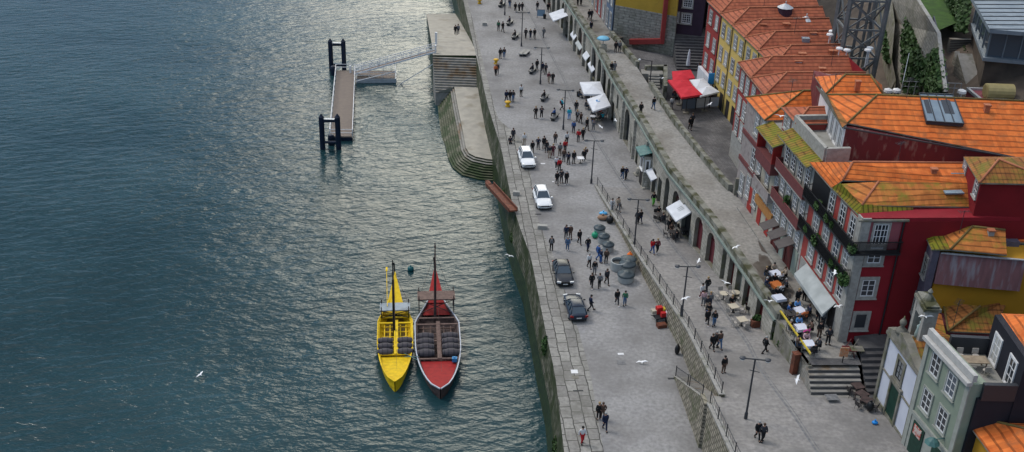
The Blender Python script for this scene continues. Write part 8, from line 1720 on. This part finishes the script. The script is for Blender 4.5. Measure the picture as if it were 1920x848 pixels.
# upper walkway and terrace
for px, py, rz, ps, t_, b_, w_ in (
 (1083, 10, D0, 'walk1', 'K', 'K', 'left of two at the top of the walkway'), (1089, 10, D0, 'walk2', 'D', 'K', 'right of two at the top of the walkway'), (1104, 38, D0, 'walk1', 'K', 'D', 'left of the dark pair below the brick red house'), (1108.5, 37, D0, 'walk2', 'D', 'K', 'right of the dark pair below the brick red house'), (1108, 59, D0, 'stand', 'K', 'N', 'alone below the dark pair on the walkway'), (1154, 98, D0, 'stand', 'K', 'K', 'left of two right of the blue umbrella'), (1161, 98, D0, 'stand', 'G', 'D', 'right of two right of the blue umbrella'), (1146, 138, D0, 'walk1', 'K', 'D', 'left of the couple in the middle of the walkway'), (1151.5, 138, D0, 'walk2', 'G', 'G', 'right of the couple in the middle of the walkway'),
 (1201, 216, D1, 'stand', 'K', 'K', 'beside the outer parapet of the walkway'), (1225, 206, D1, 'walk1', 'K', 'J', 'beside the inner parapet of the walkway'),
 (1494, 572, D1, 'walk1', 'K', 'K', 'alone at the far end of the terrace awning'), (1507, 566, D0, 'stand', 'D', 'K', 'half under the grey awning'), (1532, 606, D0, 'walk1', 'K', 'D', 'in the awning shade, walking'), (1541, 613, D0, 'stand', 'G', 'D', 'grey haired, at the near end of the awning'), (1535, 634, D0, 'stand', 'K', 'T', 'left of the couple by the crimson corner'), (1551, 646, D0, 'pocket', 'D', 'K', 'right of the couple by the crimson corner')):
    person(U(px, py, 5.6), rz+prnd.uniform(-.3, .3), ps, t_, b_, w_)
for px, py, rz, ps, t_, b_, w_ in ((1293, 243, D0, 'walk1', 'K', 'K', 'alone in the middle of the cobbled square'), (1297, 237, D0, 'walk2', 'D', 'K', 'close behind the lone one in the square'), (1259, 205, D0, 'stand', 'W', 'G', 'at the left end of the square terrace'), (1309, 139, D0, 'stand', 'K', 'M', 'behind the white parasols'), (1345, 195, D1, 'stand', 'D', 'K', 'near the closed green parasol'), (1356, 172, D0, 'stand', 'M', 'D', 'by the shop entrance under the yellow houses')):
    person(U(px, py, 4.2), rz, ps, t_, b_, w_)
# people seated at tables: (table, [(side angle index, top)])
for key, seats in (('s1', 'KD'), ('s2', 'TK'), ('s3', 'K'), ('s4', 'D'), ('c1', 'KTN'), ('c2', 'KGD'), ('c3', 'RQK'), ('c4', 'G'), ('s7', 'K'), ('s9', 'KD'), ('t1', 'CWKC'), ('t2', 'KWND'), ('t3', 'K'), ('t4', 'SOBN'), ('t5', 'SPKT'), ('t6', 'LKTD'), ('t7', 'KD'), ('q1', 'KGM'), ('q2', 'DK'), ('q3', 'KT')):
    p, w_, z_ = tabs[key]; n_ = len(seats)
    for i, c_ in enumerate(seats):
        a = [1.57, -1.2, 3.0, .1][i]; d = .98
        person(Vector((p.x+d*math.cos(a), p.y+d*math.sin(a), z_)), a+math.pi/2, 'sit', c_, 'KDJ'[i % 3], ('far', 'near', 'left', 'right')[i]+' side of '+SHORT[key])
# small dog by the pale pair
mb = MB(); p = US(1147, 389)+Vector((1.0, 0, 0)); mb.ball(p+Vector((0, 0, .36)), .15, .8, 2.0, .9); mb.ball(p+Vector((0, -.36, .52)), .1, .8, 1.2, .9, n=8, m=5)
mb.tube(p+Vector((0, -.25, .42)), p+Vector((0, -.34, .52)), .08); mb.tube(p+Vector((0, .25, .42)), p+Vector((0, .42, .55)), .025)
for x in (-.07, .07):
    for y in (-.2, .2): mb.tube(p+Vector((x, y, .35)), p+Vector((x, y, 0)), .045, .025, n=6)
for x in (-.05, .05): mb.box(p+Vector((x, -.33, .63)), (.04, .03, .07))
solo('dog', mb, K['black'], 'small black dog beside the pale pair at the railing', 'dog', smooth=True)
